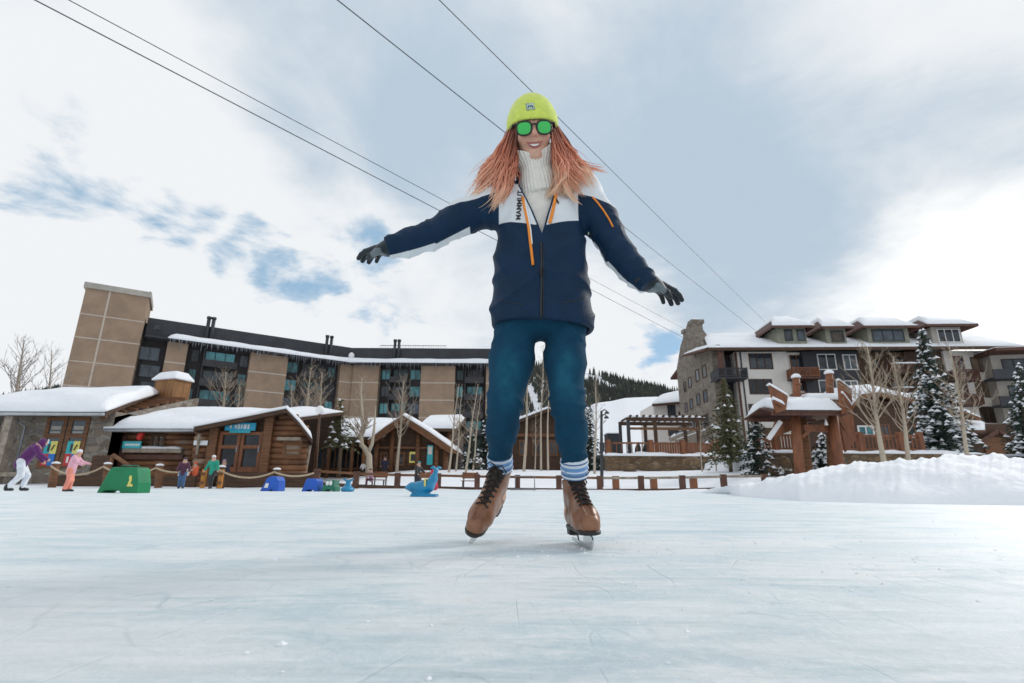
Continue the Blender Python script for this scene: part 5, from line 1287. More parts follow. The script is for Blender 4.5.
# boards behind the rope: low timber kick wall in front of the cabin
o = MB(); a, b = P(226, 482, FY+.4), P(318, 481, FY+.4); zt_ = P(270, 472.5, FY+.4).z
o.box((a.x, FY+.3, -.1), (b.x, FY+.5, zt_)); o = o.build('kick_wall', M['wood_dark'], None, loc=(a.x, FY+.4, 0)); tag(o, 'low dark timber wall behind the rope in front of the cabin', 'wall')
o = MB(); a, b = P(57, 482, FY+.6), P(196, 482, FY+.6); zt_ = P(130, 475.5, FY+.6).z
o.box((a.x, FY+.5, -.1), (b.x, FY+.7, zt_)); o = o.build('kick_wall', M['wood_dark'], None, loc=(a.x, FY+.6, 0)); tag(o, 'low dark timber wall behind the rope in front of the cottage', 'wall')
for i, (x, dx) in enumerate(((203, 1.2), (220.5, -1.2))):
    a, b = P(x-3, 487, FY-.8), P(x+3.4, 469.5, FY-.8)
    o = thing('gate_panel', ['yellow orange wooden gate leaf left of the person in green', 'yellow orange wooden gate leaf right of the person in green'][i], 'gate', ((a.x+b.x)/2, FY-.8, 0), 'open rink gate leaves')
    mb = MB(); mb.box((a.x, FY-.85, .02), (b.x, FY-.72, b.z)); mb.build('board', M['orange_board'], o)
    for z in (.25, b.z-.2): mb = MB(); mb.box((a.x-.02, FY-.9, z-.06), (b.x+.02, FY-.853, z+.06)); mb.build('batten', M['wood'], o)
# slanting pole rails by the green aid
a, b, c = P(113, 455, FY-.3), P(130, 466.5, FY-.3), P(110, 466, FY-.3)
o = thing('pole_rail', 'slanting peeled pole handrail behind the green skating aid', 'handrail', (a.x, FY-.3, 0))
mb = MB(); mb.tube([a, b], .09, 8); mb.build('rail', M['wood'], o, True); mb = MB(); mb.tube([a, (c.x, c.y, .0)], .08, 8); mb.build('upright', M['wood'], o, True); mb = MB(); mb.tube([b, (b.x, b.y, 0)], .08, 8); mb.build('upright', M['wood'], o, True)
# benches behind the rail fence
for i, (x0, x1, yt, yb, lb) in enumerate(((371.5, 386, 474.5, 484.5, 'brown slatted bench with the seated child behind the fence'), (418, 430, 475.5, 484.5, 'brown slatted bench partly behind the blue dolphin'), (461.5, 478, 475.5, 485.5, 'empty brown slatted bench close to the skater\'s left boot'))):
    Yb = 27.0; a, b = P(x0, yb, Yb), P(x1, yb, Yb); zt_ = P((x0+x1)/2, yt, Yb).z; z0 = a.z; hs = z0+(zt_-z0)*.5
    o = thing('bench', lb, 'bench', ((a.x+b.x)/2, Yb, z0), 'benches behind the fence')
    mb = MB()
    for k in range(3): mb.box((a.x, Yb-.25+k*.17, hs-.04), (b.x, Yb-.11+k*.17, hs))
    mb.build('seat', M['wood'], o); mb = MB()
    for k in range(2): mb.box((a.x, Yb+.22, hs+.1+k*.16), (b.x, Yb+.26, hs+.23+k*.16))
    mb.build('backrest', M['wood_red'], o)
    for x in (a.x+.08, b.x-.08):
        mb = MB(); mb.box((x-.03, Yb-.22, z0-.4), (x+.03, Yb-.16, hs-.04)); mb.build('leg', M['metal_dark'], o); mb = MB(); mb.box((x-.03, Yb+.261, z0-.4), (x+.03, Yb+.30, hs+.42)); mb.build('leg', M['metal_dark'], o)
# small posts and sled stand behind the fence on the right
for i, (x, yt, yb) in enumerate(((616, 476, 484), (654, 477, 484), (694, 477, 485))):
    a, b = P(x, yb, FY+1.8), P(x, yt, FY+1.8); o = MB(); o.box((a.x-.15, FY+1.7, a.z-.3), (a.x+.15, FY+2.0, b.z)); o = o.build('wooden_bollard', M['wood_red'], None, loc=(a.x, FY+1.8, a.z)); tag(o, ['short wooden bollard behind the fence nearest the lamp post', 'short wooden bollard behind the fence left of the retaining wall middle', 'short wooden bollard behind the fence below the wall\'s right end'][i], 'bollard', 'short bollards behind the fence')
a, b = P(510, 490.5, FY-.7), P(535, 490.5, FY-.7); zt_ = P(522, 476, FY-.7).z
o = thing('metal_goal_frame', 'light metal frame like a small goal standing at the fence between the boots', 'frame', ((a.x+b.x)/2, FY-.7, 0))
mb = MB(); mb.tube([(a.x+.25, FY-.3, .05), (a.x+.25, FY-.3, zt_), (b.x, FY-.3, zt_), (b.x, FY-.3, .05)], .025, 6); mb.build('hoop', M['metal_grey'], o, True); mb = MB(); mb.tube([(a.x, FY-.9, .05), (b.x, FY-.9, .05), (b.x, FY-.3, .05), (a.x+.25, FY-.3, .05), (a.x, FY-.9, .05)], .03, 6); mb.build('base', M['metal_grey'], o, True)
# lamp posts
Yl = 29; a, t0 = P(601.5, 478, Yl), P(601.5, 411, Yl)
o = thing('street_lamp', 'tall dark lamp post with two hooked lanterns by the terrace wall', 'street lamp', (a.x, Yl, a.z))
mb = MB(); mb.tube([a-Vector((0, 0, .6)), a.lerp(t0, .5), t0], [.10, .085, .07], 10); mb.build('pole', M['metal_dark'], o, True)
for dx, dz in ((.30, -.02), (.26, -.28)):
    mb = MB(); mb.tube([t0+Vector((0, 0, dz)), t0+Vector((dx*.6, -.02, dz+.10)), t0+Vector((dx, -.02, dz))], .035, 6); ar = mb.build('arm', M['metal_dark'], o, True)
    mb = MB(); q = t0+Vector((dx, -.02, dz)); mb.tube([q, q-Vector((0, 0, .05)), q-Vector((0, 0, .13))], [.05, .12, .14], 10); mb.build('lantern', M['metal_dark'], ar, True)
mb = MB(); q = a.lerp(t0, .45); mb.box((q.x-.12, Yl-.16, q.z-.25), (q.x+.14, Yl-.10, q.z+.25)); mb.build('control_box', M['metal_dark'], o)
Yl = 32; a, t0 = P(315.5, 476, Yl), P(320, 410, Yl)
o = thing('street_lamp', 'dark lamp post topped by a white globe beside the log cabin', 'street lamp', (a.x, Yl, a.z))
mb = MB(); mb.tube([a-Vector((0, 0, .6)), t0], [.10, .07], 10); mb.build('pole', M['wood_dark'], o, True)
sdf_obj('globe', lambda p: ell(p, t0, (.27, .27, .27)), [t0.x-.3, t0.y-.3, t0.z-.3], [t0.x+.3, t0.y+.3, t0.z+.3], .06, M['paint_white'], o)

# ------------------------------------------------------------------ skating aids on the ice
def aid(px0, px1, yb, yt, label, m, prof, dep, Yd=None, extra=None):
    Yd = Yd or G((px0+px1)/2, yb).y; a, b = P(px0, yb, Yd), P(px1, yb, Yd); h = P((px0+px1)/2, yt, Yd).z; w_ = b.x-a.x
    o = thing('skating_aid', label, 'skating aid', ((a.x+b.x)/2, Yd, 0), 'plastic skating aids')
    mb = MB(); mb.prism([(a.x+u*w_, Yd, v*h) for u, v in prof], (0, dep, 0)); body = mb.build('body', M[m], o)
    md = body.modifiers.new('bevel', 'BEVEL'); md.width = .02; md.segments = 2
    if extra: extra(o, a.x, w_, h, Yd)
    return o
def ex1(o, x, w_, h, Yd):
    # pale animal emblem on the flank
    mb = MB(); c = lambda u, v: (x+u*w_, Yd-.012, v*h)
    mb.prism([c(.72, .25), c(.86, .25), c(.86, .34), c(.80, .36), c(.82, .5), c(.80, .66), c(.75, .68), c(.74, .58), c(.76, .5), c(.74, .36)], (0, .01, 0)); mb.build('emblem', M['poster_yellow'], o)
    mb = MB(); mb.tube([(x+.45*w_, Yd+.05, h), (x+.47*w_, Yd+.05, h*1.06), (x+.86*w_, Yd+.05, h*1.06), (x+.9*w_, Yd+.05, h)], .014, 8); mb.build('handle', M['aid_dgreen'], o, True)
aid(96, 137, 493, 467, 'large green hood shaped skating aid beside the child in pink', 'aid_green', [(0, 0), (.13, 0), (.17, .09), (.54, .09), (.58, 0), (1, 0), (.98, .4), (.90, .93), (.84, 1), (.28, 1), (.22, .93)], .42, None, ex1)
def ex2(o, x, w_, h, Yd):
    mb = MB(); mb.prism([(x+.22*w_, Yd-.01, .22*h), (x+.42*w_, Yd-.01, .22*h), (x+.46*w_, Yd-.01, .52*h), (x+.30*w_, Yd-.01, .52*h)], (0, .008, 0)); mb.build('cutout_panel', M['paint_white'], o)
aid(259.5, 278, 491, 476, 'blue skating aid with pale square, left one of the blue pair', 'aid_blue', [(0, 0), (.5, 0), (.55, .1), (.68, .1), (.7, 0), (1, 0), (.96, .7), (.84, .96), (.55, 1), (.3, .85), (.2, .5)], .5, 16, ex2)
aid(301, 317.5, 491.5, 478.5, 'plain blue skating aid, right one of the blue pair', 'aid_blue', [(0, 0), (.3, 0), (.34, .12), (.72, .12), (.76, 0), (1, 0), (.93, .8), (.82, 1), (.3, 1), (.2, .85), (.12, .45)], .5, 16)
def ex3(o, x, w_, h, Yd):
    for u in (.42, .66):
        q = Vector((x+u*w_, Yd-.02, h*.72)); sdf_obj('eye', lambda p: ell(p, q, (.05, .03, .07)), [q.x-.07, q.y-.05, q.z-.09], [q.x+.07, q.y+.05, q.z+.09], .015, M['paint_white'], o)
aid(321, 335, 491, 480, 'small dark green frog shaped skating aid with white eyes', 'aid_dgreen', [(0, 0), (.3, 0), (.35, .15), (.7, .15), (.75, 0), (1, 0), (1, .4), (.85, .6), (.92, .98), (.7, 1), (.6, .8), (.5, .95), (.3, .98), (.22, .6), (.05, .4)], .5, 16, ex3)
def tailfish(px, yb, yt, Yd, label):
    a = P(px, yb, Yd); h = P(px, yt, Yd).z
    o = thing('skating_aid', label, 'skating aid', (a.x, Yd, 0), 'plastic skating aids')
    def f(p):
        d_ = chain(p, [((a.x-.02, Yd, .10), .13), ((a.x, Yd, h*.5), .085), ((a.x, Yd, h*.78), .05)], .04); d_ = smin(d_, np.maximum(ell(p, (a.x, Yd, .06), (.19, .26, .1)), -p[2]+.0), .05)
        for s in (-1, 1): d_ = smin(d_, chain(p, [((a.x, Yd, h*.78), .04), ((a.x+s*.13, Yd, h*.97), .03)], .02), .03)
        return d_
    sdf_obj('body', f, [a.x-.3, Yd-.35, -.02], [a.x+.3, Yd+.35, h+.06], .025, M['aid_teal'], o); return o
tailfish(347.5, 491.5, 479, 16, 'small teal whale tail skating aid right of the green frog one')
Yd = 9.6
wp = lambda x, y: P(x, y, Yd)
o = thing('skating_aid', 'big blue dolphin seat skating aid with upright tail', 'skating aid', (wp(423, 497).x, Yd, 0), 'plastic skating aids')
def f(p):
    pts = [(wp(407, 487.5), .035), (wp(412, 487), .075), (wp(421, 488), .115), (wp(429, 486), .095), (wp(433.5, 479), .065), (wp(436, 471), .038)]
    d_ = chain(p, pts, .05); q = [p[0], (p[1]-Yd)*.62+Yd, p[2]]; d_ = np.minimum(d_, chain(q, pts, .05))
    e = wp(436, 470)
    for s in (-1, 1): d_ = smin(d_, chain(p, [(e, .03), ((e.x+.035*s*1.3, Yd+.05*s, e.z+.045), .024), ((e.x+.085*s, Yd+.10*s, e.z+.035), .012)], .02), .02)
    b0, b1 = wp(412, 496.5), wp(437, 496.5)
    bx = np.maximum(np.maximum(np.abs(p[0]-(b0.x+b1.x)/2)-(b1.x-b0.x)/2, np.abs(p[1]-Yd)-.2), np.abs(p[2]-.022)-.022)
    return smin(smin(d_, cone(p, (wp(421, 490).x, Yd, .03), (wp(423, 488).x, Yd, .12), .13, .1), .06), bx, .05)
sdf_obj('body', f, [wp(403, 490).x, Yd-.4, -.005], [wp(441, 490).x, Yd+.4, wp(436, 464).z], .014, M['aid_teal'], o)
for s in (-1, 1):
    q = wp(411.5, 485.5); sdf_obj('eye', lambda p: ell(p, (q.x, Yd+s*.085, q.z), (.016, .012, .016)), [q.x-.03, Yd+s*.085-.03, q.z-.03], [q.x+.03, Yd+s*.085+.03, q.z+.03], .006, M['paint_white'], o)
e = wp(426.5, 483.5); mb = MB(); mb.tube([e+Vector((0, -.18, -.05)), e+Vector((0, -.18, .07)), e+Vector((0, .18, .07)), e+Vector((0, .18, -.05))], .016, 8); mb.build('handle', M['poster_yellow'], o, True)
# ------------------------------------------------------------------ people in the background
M['skin'] = mat('skin', (.55, .33, .25), .55, .08, 12, spec=.35)
def cloth(name, c, sheen=.15, bump=.003, bs=60, var=.15, rough=.75): M[name] = mat(name, c, rough, var, 9, bump, bs, sheen=sheen)
for n_, c_ in (('purple', (.10, .012, .12)), ('ski_white', (.72, .76, .82)), ('pink', (.75, .40, .50)), ('coral', (.80, .28, .20)), ('navy_cloth', (.02, .02, .05)), ('denim_blue', (.05, .12, .25)), ('green_cloth', (.01, .30, .20)), ('black_cloth', (.02, .02, .024)), ('orange_cloth', (.70, .12, .04)), ('white_cloth', (.75, .75, .77)), ('plum', (.08, .02, .05)), ('teal_cloth', (.01, .20, .20)), ('red_cloth', (.55, .02, .06)), ('mauve', (.35, .20, .28))): cloth(n_, c_)
def bgp(label, loc, yaw, h, top, legs, hat, lean=0, arms=((20, 10), (20, -10)), stride=.1, sit=False, boots='black_cloth', hood=None, knee=.04, trim=None, armfwd=None, group=None, res=1.0):
    """simple clothed figure, facing yaw (degrees, 0 = away from the camera, 90 = to the left)"""
    o = thing('person', label, 'person', loc, group)
    L = Vector(loc); cy, sy = math.cos(R(yaw)), math.sin(R(yaw))
    F = Vector((-sy, cy, 0)); Rr = Vector((cy, sy, 0)); U = Vector((0, 0, 1))
    def W_(x, f, z): return L+(Rr*x+F*f+U*z)*h
    cl, sl_ = math.cos(R(lean)), math.sin(R(lean))
    ph = .28 if sit else .50
    pel = W_(0, 0, ph)
    def T(x, f, z): return pel+(Rr*x+F*(f*cl+z*sl_)+U*(z*cl-f*sl_))*h
    sh = [T(-.105, 0, .31), T(.105, 0, .31)]; hd = T(0, .03+.02*sl_, .425); nk = T(0, .005, .33)
    hips = [pel+Rr*(-.05*h), pel+Rr*(.05*h)]
    if sit: kn = [W_(-.06, .22, .27), W_(.06, .22, .27)]; an = [W_(-.06, .22, .05), W_(.06, .22, .05)]
    else: kn = [W_(-.055, stride*.5+knee, .27), W_(.055, -stride*.35+knee, .27)]; an = [W_(-.06, stride, .05), W_(.06, -stride, .05)]
    hands, elb = [], []
    for i, s in ((0, -1), (1, 1)):
        fw, out = arms[i]
        d1 = Rr*(s*math.sin(R(abs(out)+8)))+F*math.sin(R(fw*.7))-U*math.cos(R(fw*.7)); d1.normalize()
        d2 = Rr*(s*math.sin(R(abs(out))))+F*math.sin(R(fw*1.25))-U*math.cos(R(fw*1.25)); d2.normalize()
        elb.append(sh[i]+d1*.17*h); hands.append(elb[i]+d2*.16*h)
    r = lambda k: k*h
    lo = [min(q[i] for q in [hd, W_(0, 0, 0)]+hands+an+kn+sh)-.22*h for i in range(3)]; hi = [max(q[i] for q in [hd]+hands+an+kn+sh)+.22*h for i in range(3)]
    st = .026*h*res
    def fb(p):
        d_ = smin(ell(p, hd, (r(.052), r(.055), r(.07))), cone(p, hd, nk, r(.032), r(.034)), r(.02))
        d_ = smin(d_, cone(p, nk, pel, r(.075), r(.07)), r(.03))
        d_ = smin(d_, ell(p, hd+F*(.055*h)-U*(.005*h), (r(.018),)*3), r(.012))
        for i in (0, 1):
            d_ = smin(d_, chain(p, [(sh[i], r(.035)), (elb[i], r(.026)), (hands[i], r(.03))], r(.01)), r(.02)); d_ = smin(d_, chain(p, [(hips[i], r(.055)), (kn[i], r(.036)), (an[i], r(.03))], r(.02)), r(.02))
        return d_
    sdf_obj('body', fb, lo, hi, st, M['skin'], o)
    def fj(p):
        d_ = chain(p, [(pel-U*(.03*h), r(.098)), (T(0, 0, .16), r(.088)), (T(0, 0, .27), r(.085)), (T(0, 0, .33), r(.05))], r(.04))
        for i in (0, 1): d_ = smin(d_, chain(p, [(sh[i], r(.052)), (elb[i], r(.042)), (hands[i]+(elb[i]-hands[i])*.18, r(.036))], r(.02)), r(.035))
        return d_+r(.006)*wob(p, 9/h)
    sdf_obj('jacket', fj, lo, hi, st, M[top], o)
    def fl(p):
        d_ = None
        for i in (0, 1):
            e = chain(p, [(hips[i], r(.072)), (kn[i], r(.05)), (an[i], r(.043))], r(.03)); d_ = e if d_ is None else smin(d_, e, r(.03))
        return d_+r(.004)*wob(p, 10/h, 2)
    sdf_obj('trousers', fl, lo, hi, st, M[legs], o)
    for i in (0, 1): sdf_obj('boot', lambda p: np.maximum(smin(cone(p, an[i]-U*(.005*h), an[i]+U*(.03*h), r(.04), r(.038)), cone(p, an[i]-U*(.022*h), an[i]-U*(.027*h)+F*(.075*h), r(.032), r(.026)), r(.02)), L.z+.002-p[2]), [an[i].x-.14*h, an[i].y-.14*h, L.z-.02], [an[i].x+.14*h, an[i].y+.14*h, an[i].z+.1*h], .014*h, M[boots], o)
    def fh(p):
        if hood: d_ = smin(ell(p, hd-F*(.012*h)+U*(.008*h), (r(.068), r(.07), r(.084))), cone(p, hd-F*(.03*h)-U*(.04*h), T(0, -.02, .31), r(.055), r(.07)), r(.03)); return np.maximum(d_, -ell(p, hd+F*(.07*h)-U*(.008*h), (r(.05), r(.05), r(.058))))
        c = hd+U*(.024*h)-F*(.004*h); return np.maximum(ell(p, c, (r(.062), r(.066), r(.064))), (hd.z+.006*h)-p[2])
    sdf_obj('hood' if hood else 'hat', fh, lo, hi, st*.8, M[hat], o)
    if trim:
        mb = MB(); ring = [hd+F*(.055*h)+(Rr*math.cos(a)*.056+U*(math.sin(a)*.066-.0))*h for a in np.linspace(0, 2*math.pi, 17)]; mb.tube(ring[:9], .010*h, 6); mb.build('hood_trim', M[trim], o, True)
    return o
def gp0(x, y, Yd): q = P(x, y, Yd); return (q.x, Yd, max(0.0, q.z))
g0 = G(18, 490.2); bgp('person in purple hooded jacket and white trousers skating bent forward at far left', (P(14, 490, 13.5).x, 13.5, 0), -48, 1.40, 'purple', 'ski_white', 'purple', 30, ((32, 6), (44, 8)), .10, hood=True, trim='white_cloth', knee=.08)
bgp('child in pale pink jacket, coral trousers and white hat on skates', (P(66.5, 490, 13.0).x, 13.0, 0), -66, 1.0, 'pink', 'coral', 'white_cloth', 8, ((62, 10), (52, 14)), .03, knee=.03)
Yg = FY-1.5
for x, y, h, yaw, top, legs, hat, lb, kw in (
    (180.5, 488.5, 1.30, -150, 'plum', 'denim_blue', 'navy_cloth', 'person in dark plum jacket and blue jeans beside the gate leaf', dict()),
    (210, 489.5, 1.40, 180, 'green_cloth', 'black_cloth', 'white_cloth', 'person in bright green jacket standing between the gate leaves', dict(arms=((15, 16), (15, 16))))):
    bgp(lb, (P(x, y, Yg-.4).x, Yg-.4, 0), yaw, h, top, legs, hat, 4, group=None, **kw)
for x, yh, h, yaw, top, legs, hat, lb in ((188, 461.5, 1.45, 170, 'white_cloth', 'black_cloth', 'white_cloth', 'person in white jacket standing behind the one in plum'), (197.5, 462, 1.4, 150, 'orange_cloth', 'navy_cloth', 'orange_cloth', 'person in orange jacket behind the left gate leaf'), (225.5, 459.5, 1.5, 190, 'navy_cloth', 'black_cloth', 'mauve', 'person in dark navy jacket behind the right gate leaf')):
    t_ = P(x, yh, FY+.9); bgp(lb, (t_.x, FY+.9, t_.z-h), yaw, h, top, legs, hat, 3)
t_ = P(371, 485.5, 26.8); bgp('child in pale mauve jacket sitting on the bench behind the fence', (t_.x, 26.8, t_.z-.0), 110, 1.05, 'mauve', 'plum', 'black_cloth', 6, ((40, 5), (40, 5)), sit=True)
t_ = P(416.5, 487, FY-1.6); bgp('child in black jacket and teal hat standing behind the blue dolphin', (t_.x, FY-1.6, 0), -120, 1.22, 'black_cloth', 'black_cloth', 'teal_cloth', 5, ((45, 6), (30, 6)))
t_ = P(434.5, 493.5, 10.7); bgp('child in red snow suit sitting half hidden behind the dolphin tail', (t_.x, 10.7, 0), 80, .64, 'red_cloth', 'red_cloth', 'red_cloth', 10, ((30, 6), (30, 6)), sit=True, hood=True)
for x, yt, Yd, h, top, lb in ((385.5, 456.5, 40.5, 1.6, 'navy_cloth', 'dark clothed person under the lodge gable left of the slim aspen'), (363.5, 462, 40.5, 1.0, 'white_cloth', 'small figure in pale jacket beside the crooked aspen')):
    t_ = P(x, yt, Yd); bgp(lb, (t_.x, Yd, t_.z-h), 180, h, top, 'black_cloth', 'black_cloth', 2, res=1.2)
# ------------------------------------------------------------------ the skater
YS = 1.755
def S(x, y, dy=0.0): return P(x, y, YS+dy)
CAMP = Vector((0, 0, CAMH))
def march(f, o, d, tmax=4.0, t0=0.0):
    t_ = t0
    for _ in range(140):
        q = o+d*t_; v = float(f([np.array([q.x]), np.array([q.y]), np.array([q.z])])[0])
        if v < .0004: return q
        t_ += max(v*.7, .0006)
        if t_ > tmax: break
    return None
def hit(f, x, y, lift=0.0, t0=1.2):
    d_ = Vector(ray(x, y)).normalized(); q = march(f, CAMP, d_, 4, t0)
    return None if q is None else q-d_*lift
man = thing('person', 'smiling woman skating with arms spread, lime hat, green mirrored sunglasses and navy and white jacket', 'person', (.09, 1.8, 0))

def attr_mat(name, attr, c0, c1, rough=.7, soft=.0012, bump=.0, bs=80, var=.12, sheen=.1, scale=10):
    m, t, b, tc = newmat(name)
    a = t.new('ShaderNodeAttribute', attribute_name=attr).outputs['Fac']
    n = t.ramp(t.noise(tc, scale, 6, .6), .3, .7)
    A = t.mix(n, tuple(x*(1-var) for x in c0), tuple(min(1, x*(1+var)) for x in c0)); B = t.mix(n, tuple(x*(1-var*.4) for x in c1), c1)
    setb(t, b, col=t.mix(t.ramp(a, -soft, soft), A, B), rough=rough, sheen=sheen, spec=.22)
    if bump: setb(t, b, nrm=t.bump(t.noise(tc, bs, 6, .6), bump))
    return m
# ---- head frame
pt, rl = R(29), R(4)
hf = Vector((0.02, -math.cos(pt), -math.sin(pt))).normalized()
hr_ = Vector((math.cos(rl), 0, math.sin(rl))); hr_ = (hr_-hf*hr_.dot(hf)).normalized(); hu = hf.cross(hr_).normalized()
HC = P(534, 127, 1.655)-hf*.085
def HL(x, y, z): return HC+hr_*x+hf*y+hu*z
def hq(p): return local(p, HC, hr_, hf, hu)
def headf(p):
    q = hq(p)
    d_ = ell(q, (0, -.015, .03), (.072, .090, .085))
    d_ = smin(d_, ell(q, (0, .022, -.038), (.058, .058, .074)), .035)
    d_ = smin(d_, ell(q, (0, .058, -.096), (.022, .020, .018)), .03)
    for s in (-1, 1):
        d_ = smin(d_, ell(q, (s*.036, .054, -.034), (.024, .024, .022)), .022)
        d_ = smin(d_, cone(q, (s*.045, .01, -.075), (s*.012, .055, -.098), .018, .016), .03)
        d_ = smin(d_, cone(q, (s*.012, .080, .017), (s*.042, .066, .020), .008, .006), .012)
        d_ = smax(d_, -ell(q, (s*.034, .092, .002), (.017, .014, .011)), .008)
        d_ = smin(d_, ell(q, (s*.034, .070, .001), (.012, .012, .011)), .003)
        d_ = smin(d_, ell(q, (s*.074, -.012, -.008), (.008, .018, .03)), .006)
        d_ = smin(d_, ell(q, (s*.0115, .086, -.0285), (.0075, .008, .0065)), .006)
    d_ = smin(d_, cone(q, (0, .079, .012), (0, .097, -.022), .0085, .0115), .010)
    xs_ = q[0]; zc_ = -.064+12*xs_**2            # the smile
    yc_ = .0815-6*xs_**2
    lip = np.sqrt((np.clip(np.abs(xs_)-.024, 0, None))**2+((q[1]-yc_)/1.0)**2+((q[2]-zc_)/1.25)**2)-.0078
    d_ = smin(d_, lip, .006)
    mo = np.maximum(np.maximum(q[2]-(-.0590+5*xs_**2), (-.0710+25*xs_**2)-q[2]), np.abs(q[1]-yc_-.006)-.011)
    d_ = smax(d_, -mo, .002)
    return d_
NB = S(539, 190, .04)
def rid(x): return (1-np.abs(np.sin(x)))**2.2-.3
# ---- arms, legs: joints
LA = [(S(497, 207, .04), .074), (S(463, 217, .03), .066), (S(432, 235, .01), .054), (S(408, 243, 0), .050), (S(388, 248.5, -.01), .0435)]
RA = [(S(580, 191, .04), .074), (S(600, 220, .03), .066), (S(619, 254, .01), .056), (S(632, 269, 0), .052), (S(648, 285, -.02), .043)]
LL = [(S(517, 322, .04), .080), (S(511.3, 362, .02), .0745), (S(505, 402, .02), .0585), (S(502, 430, .08), .052), (S(499.5, 458, .165), .0425)]
RL = [(S(565, 322, .04), .080), (S(565.0, 362, .01), .0685), (S(567.3, 402, -.01), .0555), (S(571.5, 432, .04), .0520), (S(574.5, 464, .10), .0445)]
def trow(y, xl, xr, ry, dy): a, b = S(xl, y), S(xr, y); return (S(540, y).z, (a.x+b.x)/2, YS+dy, (b.x-a.x)/2, ry)
TR = [trow(334, 490, 596.5, .128, .045), trow(318, 490, 596, .128, .045), trow(290, 491.5, 592, .122, .045), trow(250, 494, 588, .118, .045), trow(225, 498, 585, .112, .045), trow(206, 501, 581, .10, .045), trow(193, 511, 571, .082, .045), trow(180, 520, 560, .062, .05)]
def inset(rows, k): return [(z, cx, cy, rx-k, ry-k) for z, cx, cy, rx, ry in rows]
def seg_axis(p, ch):
    """closest limb segment: radial vector, radius, axis direction index"""
    best = None
    for (a, ra), (b, rb) in zip(ch[:-1], ch[1:]):
        a_, b_ = V3(a), V3(b); d_ = b_-a_; L = np.linalg.norm(d_); q = [p[i]-a_[i] for i in range(3)]
        t_ = np.clip((q[0]*d_[0]+q[1]*d_[1]+q[2]*d_[2])/(L*L), 0, 1); rv = [q[i]-t_*d_[i] for i in range(3)]; dist = np.sqrt(sum(x*x for x in rv))-(ra+(rb-ra)*t_)
        dn = d_/L; down = np.array([0, .35, -1.0]); down -= dn*(down@dn); down /= np.linalg.norm(down)
        dot = rv[0]*down[0]+rv[1]*down[1]+rv[2]*down[2]-.64*(ra+(rb-ra)*t_)
        if best is None: best = [dist, dot]
        else:
            m_ = dist < best[0]; best = [np.where(m_, dist, best[0]), np.where(m_, dot, best[1])]
    return best
def sleeve_fold(p, ch, sd):
    acc = 0
    L0 = 0
    ax = V3(ch[-1][0])-V3(ch[0][0]); L = np.linalg.norm(ax); ax /= L; o_ = V3(ch[0][0])
    t_ = (p[0]-o_[0])*ax[0]+(p[1]-o_[1])*ax[1]+(p[2]-o_[2])*ax[2]
    w = wob(p, 14, sd)
    en = .40+.65*np.exp(-((t_-L*.52)/.07)**2)+.75*np.exp(-((t_-L*.93)/.045)**2)+.4*np.exp(-((t_-L*.12)/.05)**2)
    return -.0062*rid(t_*46+2.1*w+sd)*en-.0035*rid(t_*31-2.6*wob(p, 19, sd+2)+1)*en+.0016*wob(p, 33, sd+1)
def arm_f(p):
    a = chain(p, LA, .02)+sleeve_fold(p, LA, .4); b = chain(p, RA, .02)+sleeve_fold(p, RA, 2.1)
    # cuff steps
    for ch, sg in ((LA, 0), (RA, 1)):
        e = V3(ch[-1][0]); d_ = V3(ch[-1][0])-V3(ch[-2][0]); d_ /= np.linalg.norm(d_)
        cut = (p[0]-e[0])*d_[0]+(p[1]-e[1])*d_[1]+(p[2]-e[2])*d_[2]-.004
        if sg == 0: a = smax(a, cut, .004)
        else: b = smax(b, cut, .004)
    return np.minimum(a, b)
def torso_fold(p):
    w = wob(p, 9, 1.0)
    dx = p[0]-S(541, 280).x
    low = np.exp(-((p[2]-TR[2][0])/.11)**2)
    return -.0075*rid(p[2]*27+1.9*w+np.abs(dx)*16)*low-.0065*rid(p[2]*17-np.abs(dx)*22+1.6*wob(p, 7, 3)+.6)-.003*rid(dx*26+1.4*w)*(1-low)+.0022*wob(p, 22, 5)
V0, V1, VB = S(516.5, 178), S(559, 176), S(541, 241)
def vcut(p):
    def ln(a, b, sgn):
        d_ = Vector((b.x-a.x, 0, b.z-a.z)).normalized(); nx, nzv = -d_.z*sgn, d_.x*sgn
        return (p[0]-a.x)*nx+(p[2]-a.z)*nzv
    d_ = np.maximum(ln(V0, VB, -1), ln(V1, VB, 1))
    return d_
sgnv = vcut([np.array([VB.x]), np.array([YS]), np.array([V0.z-.02])])[0]
def vwedge(p):
    d_ = vcut(p)*(1 if sgnv < 0 else -1)
    if sgnv > 0:
        pass
    return np.maximum(d_, p[1]-(YS+.03))
def jacket_solid(p):
    d_ = loft(p, TR, 2.3)+torso_fold(p)
    d_ = smin(d_, cone(p, S(512, 198, .05), LA[0][0], .066, .074), .035); d_ = smin(d_, cone(p, S(566, 189, .05), RA[0][0], .066, .074), .035)
    d_ = smin(d_, arm_f(p), .030)
    return d_
HEM = S(540, 322.5)
